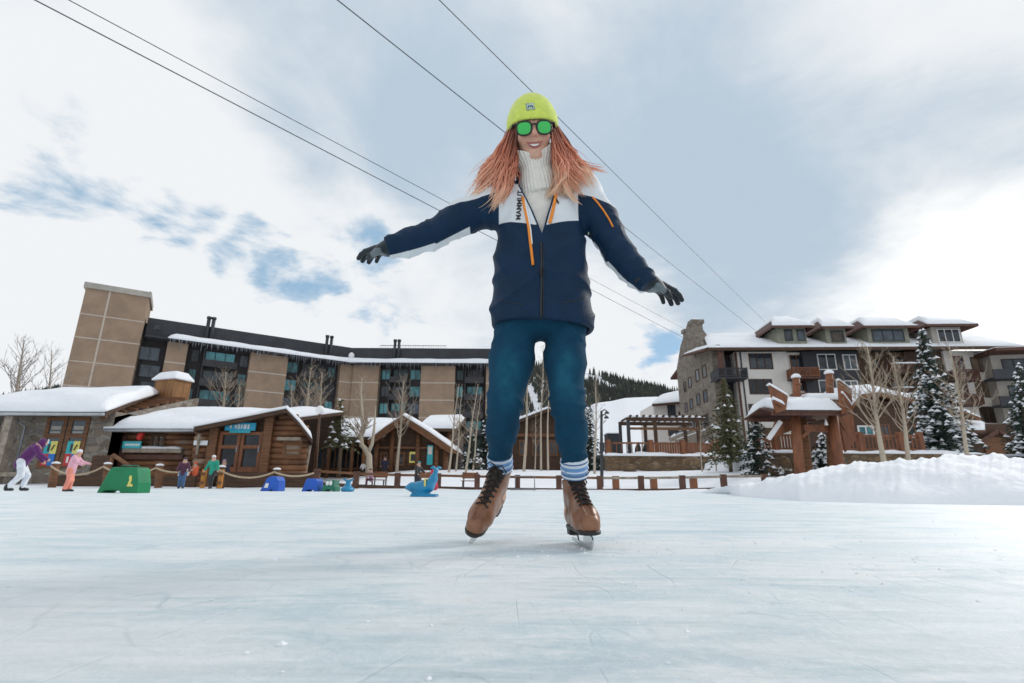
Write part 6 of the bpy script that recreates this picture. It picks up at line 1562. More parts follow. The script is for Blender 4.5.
def jacketf(p):
    d_ = jacket_solid(p)
    hem = (HEM.z-.012-.05*(p[0]-HEM.x))-p[2]
    d_ = smax(d_, hem, .006)
    inner = np.maximum(loft(p, inset(TR, .021), 2.3), p[2]-(HEM.z+.045)); d_ = smax(d_, -inner, .004)
    d_ = smax(d_, -vwedge(p), .006)
    # stand collar
    c0, c1 = S(539, 194, .055), S(538.5, 166, .05)
    col = np.abs(cone(p, c0, c1, .082, .086))-.006
    ax = (V3(c1)-V3(c0)); L = np.linalg.norm(ax); ax /= L
    t_ = (p[0]-c0.x)*ax[0]+(p[1]-c0.y)*ax[1]+(p[2]-c0.z)*ax[2]
    col = np.maximum(np.maximum(col, t_-L+.012*np.sin(p[0]*30)), -t_-.03); col = smax(col, -np.maximum(vcut(p)*(1 if sgnv < 0 else -1)-.004, p[1]-(YS+.02)), .004)
    return smin(d_, col, .008)
def jk_white(p):
    x, y, z = p
    zl = np.interp(x, [S(499, 224).x, S(541, 235).x, S(577, 224).x], [S(499, 224.5).z, S(541, 235).z, S(577, 224).z])
    front = np.minimum(np.minimum(z-zl, x-S(499, 215).x), S(577.5, 210).x-x)
    shl = np.minimum(z-np.interp(x, [S(455, 207).x, S(499, 197).x], [S(455, 209).z, S(499, 197).z]), S(500, 200).x-x)
    shr = np.minimum(z-np.interp(x, [S(577, 196).x, S(612, 206).x], [S(577, 197).z, S(612, 209).z]), x-S(576, 200).x)
    o_ = np.maximum(np.maximum(front, shl), shr)
    o_ = np.minimum(o_, vcut(p)-.0075)
    o_ = np.where((np.abs(x-S(539, 190).x) < .105) & (z > S(539, 186).z), np.minimum(o_, S(539, 186).z-z), o_)
    for ch in (LA, RA):
        dist, dot = seg_axis(p, ch); side = (ch[1][0].x-x) if ch is LA else (x-ch[1][0].x)
        o_ = np.maximum(o_, np.where((dist < .03), np.minimum(dot, side+.03), -1))
    return o_
M['jacket'] = attr_mat('jacket', 'white', (.002, .021, .056), (.74, .77, .80), .62, .0016, .0014, 260, .18, .02)
jb0, jb1 = [-.50, 1.52, .66], [.55, 2.02, 1.42]
jk = sdf_obj('jacket', jacketf, jb0, jb1, .0056, M['jacket'], man, {'white': jk_white})
def sweaterf(p):
    d_ = loft(p, inset(TR[2:], .026), 2.2)
    return d_+.0012*np.sin(np.arctan2(p[0]-S(540, 200).x, p[1]-YS-.045)*90)
cB, cT = S(539, 190, .045), HL(0, .002, -.118)
def collarf(p):
    ax = V3(cT)-V3(cB); L = np.linalg.norm(ax); ax /= L
    t_ = (p[0]-cB.x)*ax[0]+(p[1]-cB.y)*ax[1]+(p[2]-cB.z)*ax[2]
    rv = [p[0]-cB.x-t_*ax[0], p[1]-cB.y-t_*ax[1], p[2]-cB.z-t_*ax[2]]; rad = np.sqrt(rv[0]**2+rv[1]**2+rv[2]**2)
    s_ = np.clip(t_/L, 0, 1.3); R0 = .073-.008*np.sin(s_*math.pi*.9)+.0035*np.sin(s_*7)+.007*np.clip(s_-.72, 0, 1)/.3
    ang = np.arctan2(rv[0], -rv[1]); rib = .0024*np.sin(ang*38)
    d_ = np.abs(rad-R0-rib)-.007
    top = L+.004+.040*(np.abs(np.sin(ang))**1.6)-.010*np.exp(-(ang/.35)**2)+.012*np.exp(-((ang-.9)/.25)**2)
    return np.maximum(smax(d_, t_-top, .006), -t_-.03)
def knitf(p): return smin(sweaterf(p), collarf(p), .02)
M['knit'] = mat('knit', (.78, .75, .69), .9, .06, 30, .002, 120, sheen=.3)
sdf_obj('sweater', knitf, [-.10, 1.58, 1.0], [.31, 1.95, 1.53], .0034, M['knit'], man)
# ---- the body under the clothes: one continuous figure
hipc = S(540, 318, .045)
def glove_frame(w, tip, toward, flip):
    a = (tip-w).normalized(); s_ = Vector(toward); s_ = (s_-a*s_.dot(a)).normalized(); n = a.cross(s_).normalized()*flip
    return a, s_, n
HWL, HWR = LA[-1][0].lerp(LA[-2][0], .30), RA[-1][0].lerp(RA[-2][0], .30)
GLv = glove_frame(HWL, S(357, 255.5, .10), (0, -1, -.22), -1)
GRv = glove_frame(HWR, S(682, 298, .07), (.25, -1, -.12), 1)
def handf(p, w, fr, r0=1.0, sc=1.0, glove=True):
    a, s_, n = fr      # fingers, thumb side, palm side (downwards)
    q = local(p, w, s_, a, n)   # x: thumb side, y: to the finger tips, z: palm direction
    k = sc
    d_ = ell(q, (0, .058*k, .002), (.043*k, .055*k, .019*k*r0))
    d_ = smin(d_, cone(q, (0, -.012, 0), (0, .03*k, 0), .034*k*r0, .034*k*r0), .02)
    fd = None
    for i, (x0, x1, L, c) in enumerate(((.031, .040, .074, .10), (.0105, .0135, .083, .13), (-.0095, -.013, .077, .19), (-.029, -.039, .060, .26))):
        p0 = Vector((x0*k, .088*k, .0)); dr = Vector(((x1-x0)/L*1.0, 1, c)).normalized(); L *= k
        p1 = p0+dr*L*.45; d2 = (dr+Vector((0, 0, .30+c*.6))).normalized(); p2 = p1+d2*L*.32; d3 = (d2+Vector((0, 0, .35+c*.5))).normalized(); p3 = p2+d3*L*.26
        rr_ = (.0108 if i < 3 else .0092)*k*r0
        e = chain(q, [(p0-dr*.02*k, rr_*1.08), (p1, rr_), (p2, rr_*.94), (p3, rr_*.86)], .003); fd = e if fd is None else np.minimum(fd, e)
    d_ = smin(d_, fd, .007)
    th = chain(q, [((.022*k, .022*k, .006), .017*k*r0), ((.043*k, .048*k, .018*k), .0135*k*r0), ((.048*k, .076*k, .028*k), .0115*k*r0), ((.044*k, .098*k, .036*k), .0098*k*r0)], .006)
    return smin(d_, th, .008)
def legs_in(p, sc):
    d_ = None
    for ch in (LL, RL):
        e = chain(p, [(a, r_*sc) for a, r_ in ch], .02); d_ = e if d_ is None else smin(d_, e, .02)
    return d_
# boots: frames
bs = 1.03
OR = Vector((P(579.5, 520, 1.86).x, 1.862, .049)); fR = Vector((.125, -1, -.03)).normalized(); uR = Vector((-.045, 0, 1)); uR = (uR-fR*uR.dot(fR)).normalized(); rR = fR.cross(uR)
CL, TL = P(501, 467, 1.95), P(474.5, 521, 1.83)
dL = (TL-CL).normalized(); h_ = Vector((-.08, -1, .42)); u0_ = (h_-dL*h_.dot(dL)).normalized(); an_ = R(30)
fL = (dL*math.cos(an_)+u0_*math.sin(an_)).normalized(); uL = (u0_*math.cos(an_)-dL*math.sin(an_)).normalized(); rL = fL.cross(uL)
OL = CL-uL*(.165*bs)+fL*(.045*bs)
def footf(p, O, r_, f_, u_, k):
    q = local(p, O, r_, f_, u_)
    return chain(q, [((0, -.045, .15), .03), ((0, -.05, .05), .032), ((0, .03, .045), .03), ((0, .12, .028), .022)], .03)
def bodyf(p):
    d_ = headf(p)
    d_ = smin(d_, cone(p, HL(0, -.022, -.06), NB+Vector((0, .01, 0)), .050, .056), .025)
    tor = loft(p, [(TR[1][0], hipc.x, hipc.y, .115, .080)]+[(z, cx, cy+.012, rx*.74, ry*.66) for z, cx, cy, rx, ry in TR[2:]], 2.1)
    d_ = smin(d_, tor, .03)
    for ch, hw in ((LA, HWL), (RA, HWR)): d_ = smin(d_, chain(p, [(a, r_*.62) for a, r_ in ch[:-1]]+[(hw, .022)], .02), .03)
    d_ = smin(d_, legs_in(p, .80), .03)
    d_ = np.minimum(d_, handf(p, HWL, GLv, .66, .93)); d_ = np.minimum(d_, handf(p, HWR, GRv, .66, .97))
    d_ = smin(d_, footf(p, OL, rL, fL, uL, 1), .02); d_ = smin(d_, footf(p, OR, rR, fR, uR, 1), .02)
    return d_
def skin_mat():
    m, t, b, tc = newmat('face_skin')
    a = t.new('ShaderNodeAttribute', attribute_name='lips').outputs['Fac']; ck = t.new('ShaderNodeAttribute', attribute_name='blush').outputs['Fac']
    n = t.noise(tc, 60, 5, .6)
    c = t.mix(t.ramp(n, .3, .7), (.60, .345, .25), (.67, .40, .295)); c = t.mix(t.math('MULTIPLY', t.ramp(ck, 0, 1), .45), c, (.60, .22, .16)); c = t.mix(t.ramp(a, -.0015, .001), c, (.44, .135, .115))
    setb(t, b, col=c, rough=.48, sss=.12, nrm=t.bump(n, .0004)); b.inputs['Subsurface Radius'].default_value = (.01, .004, .002); return m
def lips_a(p):
    q = hq(p); yc_ = .0815-6*q[0]**2
    return .0046-np.maximum(np.maximum(np.maximum(q[2]-(-.0590+5*q[0]**2), (-.0710+25*q[0]**2)-q[2])*.8, np.abs(q[0])-.027), np.abs(q[1]-yc_)-.022)
    zc_ = 0
    return .0082-np.sqrt((np.clip(np.abs(q[0])-.021, 0, None))**2+((q[1]-yc_)*.6)**2+((q[2]-zc_)/1.1)**2)
def blush_a(p):
    q = hq(p); return np.exp(-(((np.abs(q[0])-.04)/.02)**2+((q[2]+.035)/.02)**2))+.8*np.exp(-((q[0]/.014)**2+((q[2]+.022)/.014)**2))
sdf_obj('body', bodyf, [-.64, 1.56, .02], [.69, 2.06, 1.74], .010, skin_mat(), man, {'lips': lips_a, 'blush': blush_a}, fine=((HC.x-.09, HC.x+.09, .0032), (HC.y-.115, HC.y+.08, .0032), (HC.z-.15, HC.z+.08, .0032)))
def teethf(p):
    q = hq(p); yc_ = .0795-6*q[0]**2
    return np.maximum(np.maximum(np.maximum(q[2]-(-.0575+5*q[0]**2), (-.0672+17*q[0]**2)-q[2]), np.abs(q[1]-yc_)-.003+.0004*np.cos(q[0]*800)), np.abs(q[0])-.0225)
M['teeth'] = mat('teeth', (.86, .83, .78), .25, .02, 9)
c_ = HL(0, .08, -.06); sdf_obj('teeth', teethf, [c_.x-.03, c_.y-.03, c_.z-.03], [c_.x+.03, c_.y+.03, c_.z+.03], .0016, M['teeth'], man)
# ---- hat
def hatf(p):
    q = hq(p)
    rim = .006+.22*q[1]-q[2]
    kn = .0009*np.sin(np.arctan2(q[0], q[1]+.012)*70)
    d_ = ell(q, (0, -.012, .030), (.0945, .109, .107))+kn
    cuff = np.maximum(ell(q, (0, -.012, .020), (.1005, .115, .104))+kn*1.3, (q[2]-.22*q[1])-.066)
    d_ = smin(d_, cuff, .004)
    d_ = smax(d_, rim, .006)
    return smax(d_, -np.maximum(ell(q, (0, -.012, .02), (.086, .10, .09)), (q[2]-.22*q[1])-.02), .004)
M['hat_lime'] = mat('hat_lime', (.64, .74, .12), .9, .08, 40, .002, 140, sheen=.35)
sdf_obj('hat', hatf, [HC.x-.14, HC.y-.17, HC.z-.12], [HC.x+.14, HC.y+.17, HC.z+.19], .0036, M['hat_lime'], man)
def patch(f, pts, lift, name, m, parent, nsub=6):
    """thin patch lying on a surface; pts is a convex outline in picture space of the real badge"""
    cx = sum(p[0] for p in pts)/len(pts); cy = sum(p[1] for p in pts)/len(pts); mb = MB(); out = []
    for i, p in enumerate(pts):
        p2 = pts[(i+1) % len(pts)]
        for k in range(nsub): s = k/nsub; out.append((p[0]+(p2[0]-p[0])*s, p[1]+(p2[1]-p[1])*s))
    rings = [[hit(f, cx+(x-cx)*s, cy+(y-cy)*s, lift) for x, y in out] for s in (1, .66, .33)]
    low = [hit(f, x, y, -.001) for x, y in out]; c0 = hit(f, cx, cy, lift)
    n = len(out); vs = low+rings[0]+rings[1]+rings[2]+[c0]; F = []
    for r_ in range(3):
        for i in range(n): j = (i+1) % n; F.append((r_*n+i, r_*n+j, (r_+1)*n+j, (r_+1)*n+i))
    for i in range(n): F.append((3*n+i, 3*n+(i+1) % n, 4*n))
    if all(v is not None for v in vs):
        mb.add(vs, F); return mb.build(name, M[m], parent, True)
M['badge_blue'] = mat('badge_blue', (.03, .09, .38), .6, .1, 30); M['badge_pale'] = mat('badge_pale', (.50, .62, .42), .6, .1, 30)
hatob = [o_ for o_ in man.children if o_.name.startswith('hat')][0]
bd = patch(hatf, [(525.5, 103.5), (534.2, 102.5), (535.2, 109.3), (526.6, 110.5)], .0016, 'badge', 'badge_pale', hatob)
if bd:
    def ink(pts, r_): 
        mb = MB(); mb.tube([hit(hatf, x, y, .0022) for x, y in pts], r_, 5); mb.build('badge_mark', M['badge_blue'], bd, True)
    ink([(525.9, 104), (534, 103), (534.8, 109), (527, 110.1), (525.9, 104)], .0011)
    ink([(528, 108.2), (528.8, 105.2), (530.4, 107), (532, 104.8), (533, 107.6)], .0012); ink([(527.6, 106), (530.2, 105.6), (533.4, 106.6)], .0011)
# ---- sunglasses
M['frame_black'] = mat('frame_black', (.012, .012, .013), .25, .1, 9)
mL, tL_, bL, tcL = newmat('mirror_green'); setb(tL_, bL, col=(.03, .50, .085), rough=.2, metal=.35, spec=.7, coat=.5); M['mirror_green'] = mL
fr = MB(); lens = []
def outline(cx, cz, w, h, n=28):
    o_ = []
    for i in range(n):
        a = 2*math.pi*i/n; ca, sa = math.cos(a), math.sin(a); e = 2/2.7
        x = cx+w*math.copysign(abs(ca)**e, ca); z = cz+h*math.copysign(abs(sa)**e, sa)*(1.0 if sa > 0 else 1.04)
        if sa < 0: x -= (x-cx)*.10*(-sa)
        o_.append((x, z))
    return o_
def gy(x): return .1005-3.6*x*x
for s in (-1, 1):
    ol = outline(s*.0375, -.004, .0275, .0235)
    ring = [HL(x, gy(x), z) for x, z in ol]; fr.tube(ring+[ring[0], ring[1]], .0034, 8)
    fr.tube([HL(s*.062, gy(.062)-.001, .012), HL(s*.078, .075, .012), HL(s*.083, .02, .008), HL(s*.083, -.03, -.004)], .0038, 6)
fr.tube([HL(-.0125, gy(.0125)+.001, .006), HL(0, gy(0)+.002, .0085), HL(.0125, gy(.0125)+.001, .006)], .0036, 6)
fo_ = fr.build('sunglasses', M['frame_black'], man, True)
for s in (-1, 1):
    ol = outline(s*.0375, -.004, .0264, .0224); mb = MB(); n = len(ol)
    cx, cz = s*.0375, -.004; vs = []; F = []
    for k_, sc in enumerate((1, .75, .5, .25)):
        for x, z in ol: xx = cx+(x-cx)*sc; zz_ = cz+(z-cz)*sc; vs.append(HL(xx, gy(xx)+.0008+.0035*(1-sc*sc), zz_))
    vs.append(HL(cx, gy(cx)+.0043, cz))
    for k_ in range(3):
        for i in range(n): j = (i+1) % n; F.append((k_*n+i, k_*n+j, (k_+1)*n+j, (k_+1)*n+i))
    for i in range(n): F.append((3*n+i, 3*n+(i+1) % n, 4*n))
    mb.add(vs, F); mb.build('lens', M['mirror_green'], fo_, True)
# ---- jeans, socks
def jeansf(p):
    d_ = None
    for ch, sd in ((LL, .3), (RL, 1.9)):
        kx = V3(ch[2][0]); hx = V3(ch[0][0])
        e = chain(p, ch, .03)
        w = wob(p, 12, sd)
        dz = p[2]-kx[2]; en = np.exp(-((dz+.005)/.05)**2); ea = np.exp(-((p[2]-ch[4][0].z-.035)/.045)**2); eh = np.exp(-((p[2]-hx[2]+.05)/.07)**2); s1 = 1 if ch is RL else -1
        e = e-.0085*rid(dz*62+1.6*w+(p[0]-kx[0])*14)*en-.007*rid(dz*58+1.5*w)*ea-.007*rid(dz*34+s1*(p[0]-hx[0])*30+w)*eh-.0036*rid(dz*30-s1*(p[0]-kx[0])*24+1.3*w)+.0008*wob(p, 30, sd)
        # hem
        d_ = e if d_ is None else smin(d_, e, .012)
    d_ = smin(d_, ell(p, hipc+Vector((0, 0, .02)), (.150, .112, .09)), .03); d_ = smin(d_, cone(p, S(524, 320, .045), S(557, 320, .045), .076, .076), .02)
    for ch in (LL, RL):
        a = V3(ch[4][0]); ax = V3(ch[4][0])-V3(ch[3][0]); ax /= np.linalg.norm(ax)
        t_ = (p[0]-a[0])*ax[0]+(p[1]-a[1])*ax[1]+(p[2]-a[2])*ax[2]
        near = np.sqrt((p[0]-a[0])**2+(p[1]-a[1])**2+(p[2]-a[2])**2)-.12
        d_ = np.where(near < 0, smax(d_, t_, .004), d_)
    return d_
def denim():
    m, t, b, tc = newmat('denim')
    n = t.noise(tc, 7, 5, .6); fa = t.new('ShaderNodeAttribute', attribute_name='fade').outputs['Fac']
    wv = t.noise(t.new('ShaderNodeMapping', {'Vector': tc, 'Rotation': (0, .6, 0), 'Scale': (500, 500, 90)}).outputs[0], 1.0, 2, .5)
    c = t.mix(t.ramp(n, .3, .7), (.002, .038, .082), (.004, .058, .112)); c = t.mix(t.math('MULTIPLY', t.math('MULTIPLY', t.ramp(fa, .1, .9), t.ramp(t.noise(tc, 13, 5, .6), .25, .7)), .8), c, (.014, .125, .20)); c = t.mix(t.math('MULTIPLY', wv, .35), c, (.004, .03, .06))
    setb(t, b, col=c, rough=.9, sheen=0.0, spec=.25, nrm=t.bump(t.math('ADD', wv, t.math('MULTIPLY', t.noise(tc, 22, 5, .6), 2.5)), .0016)); return m
def fade_a(p):
    o_ = 0
    for ch in (LL, RL):
        a, b = V3(ch[1][0]), V3(ch[2][0]); m_ = a*.55+b*.45
        o_ = o_+np.exp(-(((p[0]-m_[0])/.045)**2+((p[2]-m_[2])/.11)**2))*(p[1] < m_[1])
    return o_+.12*wob(p, 30, 3)
sdf_obj('jeans', jeansf, [-.14, 1.58, .24], [.35, 2.04, .93], .0052, denim(), man, {'fade': fade_a})
mb = MB()
for ch, s in ((LL, 1), (RL, 1)):
    pts = []
    for k in np.linspace(.05, .97, 26):
        q = k*(len(ch)-1); i = min(int(q), len(ch)-2); a = Vector(ch[i][0]).lerp(Vector(ch[i+1][0]), q-i); r_ = ch[i][1]+(ch[i+1][1]-ch[i][1])*(q-i)
        h_ = march(jeansf, a+Vector((r_*2.2*(1 if ch is RL else 1), -.02, 0)), Vector((-1, 0, 0)), .2)
        if h_ is not None: pts.append(h_)
M['stitch'] = mat('stitch', (.03, .10, .15), .8, .1)
def sock(ch, O, u_, r0, r1, a_, b_):
    A, B = Vector(a_), Vector(b_); ax = V3(B)-V3(A); L = np.linalg.norm(ax); ax /= L
    def f(p):
        t_ = (p[0]-A.x)*ax[0]+(p[1]-A.y)*ax[1]+(p[2]-A.z)*ax[2]
        return smax(cone(p, A, B, r0, r1)+.0022*np.sin(t_*280)+.0012*wob(p, 40), np.maximum(-t_, t_-L), .005)
    def st(p): return ((p[0]-A.x)*ax[0]+(p[1]-A.y)*ax[1]+(p[2]-A.z)*ax[2])/L
    lo = [min(A[i], B[i])-.08 for i in range(3)]; hi = [max(A[i], B[i])+.08 for i in range(3)]
    return sdf_obj('sock', f, lo, hi, .0045, M['sock'], man, {'t': st})
def sock_mat():
    m, t, b, tc = newmat('sock')
    a = t.new('ShaderNodeAttribute', attribute_name='t').outputs['Fac']; cr = t.new('ShaderNodeValToRGB', {0: a}); el = cr.color_ramp.elements; cr.color_ramp.interpolation = 'CONSTANT'
    W_, B1, B2 = (.70, .76, .84), (.10, .28, .58), (.035, .09, .25)
    st = [(0, W_), (.12, B2), (.19, W_), (.34, B1), (.52, W_), (.60, B1), (.74, B2), (.82, W_), (.90, B1)]
    while len(el) < len(st): el.new(.5)
    for e, (p_, c_) in zip(el, st): e.position = p_; e.color = c_+(1,)
    n = t.noise(tc, 60, 4, .6); setb(t, b, col=t.mix(t.math('MULTIPLY', n, .3), cr.outputs[0], (.4, .5, .6)), rough=.9, sheen=.3, nrm=t.bump(n, .001)); return m
M['sock'] = sock_mat()
def bl(O, r_, f_, u_, x, y, z): return O+(r_*x+f_*y+u_*z)*bs
sock(LL, OL, uL, .0450, .0460, S(499.5, 452, .15), S(500.3, 469.5, .19))
sock(RL, OR, uR, .0485, .0475, S(574, 457, .085), S(575, 475.5, .115))
# ---- boots
def leather():
    m, t, b, tc = newmat('boot_leather'); n = t.noise(tc, 9, 6, .65); n2 = t.noise(tc, 70, 5, .6)
    c = t.mix(t.ramp(n, .3, .72), (.15, .058, .026), (.32, .145, .075)); c = t.mix(t.math('MULTIPLY', t.ramp(n2, .55, .75), .35), c, (.10, .04, .02))
    setb(t, b, col=c, rough=.34, nrm=t.bump(t.math('ADD', n2, n), .0012), spec=.5); return m
M['leather'] = leather(); M['sole'] = mat('sole', (.022, .016, .013), .5, .2, 20); M['lace'] = mat('lace', (.012, .010, .010), .7, .2, 50); M['tongue'] = mat('tongue', (.045, .022, .014), .7, .2, 30)
mS, tS, bS, tcS = newmat('steel'); setb(tS, bS, col=(.62, .64, .66), rough=.22, metal=1.0); M['steel'] = mS
def boot(O, r_, f_, u_, label):
    KX = .89
    Lc = lambda p: [v/bs/k_ for v, k_ in zip(local(p, O, r_, f_, u_), (KX, 1, 1))]
    def upper(p):
        q = Lc(p); e = [q[0], q[1]*.82, q[2]]
        d_ = chain(e, [((0, -.040, .05), .037), ((0, -.040, .10), .036), ((0, -.046, .165), .0445)], .02)
        d_ = smin(d_, chain(q, [((0, -.062, .036), .036), ((0, .02, .042), .040), ((0, .085, .034), .0425), ((0, .128, .029), .036)], .02), .02)
        d_ = smin(d_, cone(q, (0, -.012, .118), (0, .085, .050), .038, .034), .03)
        d_ = smax(d_, q[2]-(.162+.25*(q[1]+.05)), .008); d_ = smax(d_, .010-q[2], .003)
        hole = cone(e, (0, -.040, .12), (0, -.046, .19), .034, .040); d_ = smax(d_, -np.maximum(hole, .13-q[2]), .004)
        slot = np.maximum(np.abs(q[0])-(.0105+.02*np.clip((q[2]-.12)/.05, 0, 1)), np.maximum(.055+.0*q[0]-q[2], -q[1]-.02))
        d_ = smax(d_, -np.maximum(slot, -(d_+.007)), .003)
        d_ = d_+.0012*wob(q, 60, 1)
        return d_*bs
    def tongue(p):
        q = Lc(p); return (np.maximum(chain(q, [((0, .085, .048), .030), ((0, .0, .113), .033), ((0, -.012, .172), .030)], .02), np.maximum(np.abs(q[0])-.028, .03-q[2])))*bs
    def sole(p):
        q = Lc(p); d_ = np.minimum(cone([q[0], q[1], q[2]*0], (0, -.062, 0), (0, .02, 0), .034, .034), cone([q[0], q[1], q[2]*0], (0, .02, 0), (0, .122, 0), .034, .0385))
        d_ = np.minimum(d_, cone([q[0], q[1], q[2]*0], (0, .10, 0), (0, .130, 0), .0385, .0345))
        a = np.maximum(d_, np.abs(q[2]-.0065)-.0065); hl_ = np.maximum(np.maximum(d_+.003, np.abs(q[2]+.010)-.010), q[1]+.03)
        return np.minimum(a, hl_)*bs
    cs = [O+(r_*x+f_*y+u_*z)*bs for x in (-.06, .06) for y in (-.12, .18) for z in (-.03, .20)]
    lo = [min(c[i] for c in cs) for i in range(3)]; hi = [max(c[i] for c in cs) for i in range(3)]
    root_ = sdf_obj('ice_skate', upper, lo, hi, .0042, M['leather'], man)
    sdf_obj('sole', sole, lo, hi, .0042, M['sole'], root_); sdf_obj('tongue', tongue, lo, hi, .0042, M['tongue'], root_)
    W_ = lambda x, y, z: O+(r_*(x*KX)+f_*y+u_*z)*bs
    # laces over the instep: bars and crossings lie on the leather
    path = [(.086, .068), (.068, .082), (.050, .095), (.033, .107), (.018, .118), (.006, .132), (-.002, .146), (-.006, .160)]
    dn = (f_*.62+u_*.78).normalized()
    full = lambda p: np.minimum(upper(p), tongue(p))
    def surf(x, y, z, lift=.0022):
        o_ = W_(x, y, z)+dn*.07; h_ = march(full, o_, -dn, .16); return (h_ if h_ is not None else W_(x, y, z))+dn*lift
    mb = MB(); wv = lambda i: .021+.0012*i
    for i in range(len(path)-1):
        (y0, z0), (y1, z1) = path[i], path[i+1]
        for s in (-1, 1):
            pts = [surf(s*wv(i)*(1-2*k/6), y0+(y1-y0)*k/6, z0+(z1-z0)*k/6, .0028+.0012*(s > 0)) for k in range(7)]; mb.tube(pts, .0027, 6)
    (y1, z1) = path[-1]
    for s in (-1, 1):
        p0 = surf(0, y1, z1, .006); mb.tube([p0, p0+r_*(s*.022)+dn*.014+u_*.006, p0+r_*(s*.042)+dn*.008-u_*.012, p0+r_*(s*.030)+dn*.008-u_*.026, p0+r_*(s*.008)+dn*.010-u_*.006, p0], .0024, 6)
        mb.tube([p0, p0+r_*(s*.018)+dn*.012-u_*.02, p0+r_*(s*.03)+dn*.006-u_*.05], .0022, 6)
    mb.build('laces', M['lace'], root_, True)
    for i, (y0, z0) in enumerate(path):
        for s in (-1, 1):
            q = surf(s*(wv(i)+.001), y0, z0, .0012); mb = MB(); mb.tube([q-dn*.001, q+dn*.0022], .0042, 8); mb.build('eyelet', M['metal_dark'], root_, True)
    # blade: curved runner with two stanchions
    mb = MB(); th = .0022; bot = -.047
    prof = [(.150, -.006), (.157, -.016), (.152, -.028), (.135, bot+.002), (.06, bot), (-.05, bot), (-.105, bot+.001), (-.112, bot+.008), (-.108, bot+.012), (-.04, bot+.012), (-.036, -.021), (-.075, -.020), (-.075, -.019), (-.03, -.019), (-.02, bot+.013), (.045, bot+.013), (.055, -.002), (.12, -.001), (.14, -.002)]
    mb.prism([W_(-th, y, z) for y, z in prof], r_*(2*th*bs)); mb.prism([W_(-.020, .06, -.0045), W_(.020, .06, -.0045), W_(.017, .135, -.0045), W_(-.017, .135, -.0045)], u_*.0025*bs); mb.prism([W_(-.016, -.085, -.0225), W_(.016, -.085, -.0225), W_(.016, -.035, -.0225), W_(-.016, -.035, -.0225)], u_*.0025*bs)
    mb.build('blade', M['steel'], root_)
    return root_
boot(OL, rL, fL, uL, ''); boot(OR, rR, fR, uR, '')
# ---- gloves
M['glove'] = attr_mat('glove', 'pale', (.020, .028, .034), (.16, .19, .21), .5, .004, .0012, 150, .2, .1)
for w, fr_g, nm in ((HWL, GLv, .95), (HWR, GRv, .99)):
    cs = [w+fr_g[0]*y+fr_g[1]*x+fr_g[2]*z for y in (-.03, .20) for x in (-.07, .085) for z in (-.05, .10)]
    lo = [min(c[i] for c in cs) for i in range(3)]; hi = [max(c[i] for c in cs) for i in range(3)]
    def pale(p):
        q = local(p, w, fr_g[1], fr_g[0], fr_g[2]); return np.where(q[2] > .006, .02-np.abs(q[1]-.045), -.02)
    sdf_obj('glove', lambda p: handf(p, w, fr_g, 1.0, nm), lo, hi, .0035, M['glove'], man, {'pale': pale})
# ---- jacket trim
M['zip_orange'] = mat('zip_orange', (.85, .26, .02), .5, .06, 30); M['zip_dark'] = mat('zip_dark', (.012, .016, .022), .5, .2, 50); M['lettering'] = mat('lettering', (.015, .017, .025), .6, .1)
def strip(pts, r_, name, m, f=jacketf, lift=.002, n=24):
    P_ = []
    for k in range(n+1):
        q = k/n*(len(pts)-1); i = min(int(q), len(pts)-2); x = pts[i][0]+(pts[i+1][0]-pts[i][0])*(q-i); y = pts[i][1]+(pts[i+1][1]-pts[i][1])*(q-i); h_ = hit(f, x, y, lift)
        if h_ is not None: P_.append(h_)
    # keep to one side: drop jumps
    out = [P_[0]]
    for q in P_[1:]:
        if (q-out[-1]).length < .06: out.append(q)
    mb = MB(); mb.tube(out, r_, 6); return mb.build(name, M[m], jk, True)
strip([(522.5, 197), (525.5, 212), (528.5, 226), (530, 240), (531.5, 252), (533, 265)], .0052, 'zip_tape', 'zip_orange', lift=.004)
strip([(524.7, 200), (527.7, 214), (530.6, 230), (532, 244)], .0030, 'zip_edge', 'paint_white', lift=.004)
strip([(556.5, 190), (555, 200), (552.5, 212), (549.8, 223)], .0060, 'chest_zip', 'zip_orange', lift=.003)
strip([(554.2, 190), (552.4, 202), (549.5, 214)], .0028, 'zip_edge', 'paint_white', lift=.003)
strip([(541, 242), (541.5, 262), (541.5, 285), (541, 305), (541, 317)], .0042, 'front_zip', 'zip_dark', lift=.001)
strip([(592.5, 197), (598, 203), (604, 211), (609, 219), (613, 227)], .0036, 'shoulder_stripe', 'zip_orange', lift=.002)
strip([(544, 243), (543.6, 256), (543.5, 272), (543.5, 300), (543, 317)], .0016, 'zip_flap_seam', 'zip_dark', lift=.0008, n=40)
strip([(588.5, 232), (589, 255), (590, 280), (591.5, 305)], .0030, 'side_piping', 'badge_pale', lift=.001)
strip([(541, 268), (541.3, 276)], .0050, 'zip_pull', 'lace', lift=.006)
strip([(553, 196), (557, 200), (558.5, 203)], .003, 'zip_pull', 'lace', lift=.006)
strip([(500, 300), (512, 303), (524, 305)], .0014, 'pocket_seam', 'zip_dark', lift=.0006); strip([(562, 303), (574, 301), (586, 297)], .0014, 'pocket_seam', 'zip_dark', lift=.0006)
# lettering up the left chest panel
def place(x, y, z):
    px_ = 519.4-y*1.0+x*.07; py_ = 205-x
    q = hit(jacketf, px_, py_, .0012+(z+.01)*.05)
    return q if q is not None else S(px_, py_, -.06)
text_mesh('MAMMUT', 6.9, place, 'lettering', 'lettering', jk)
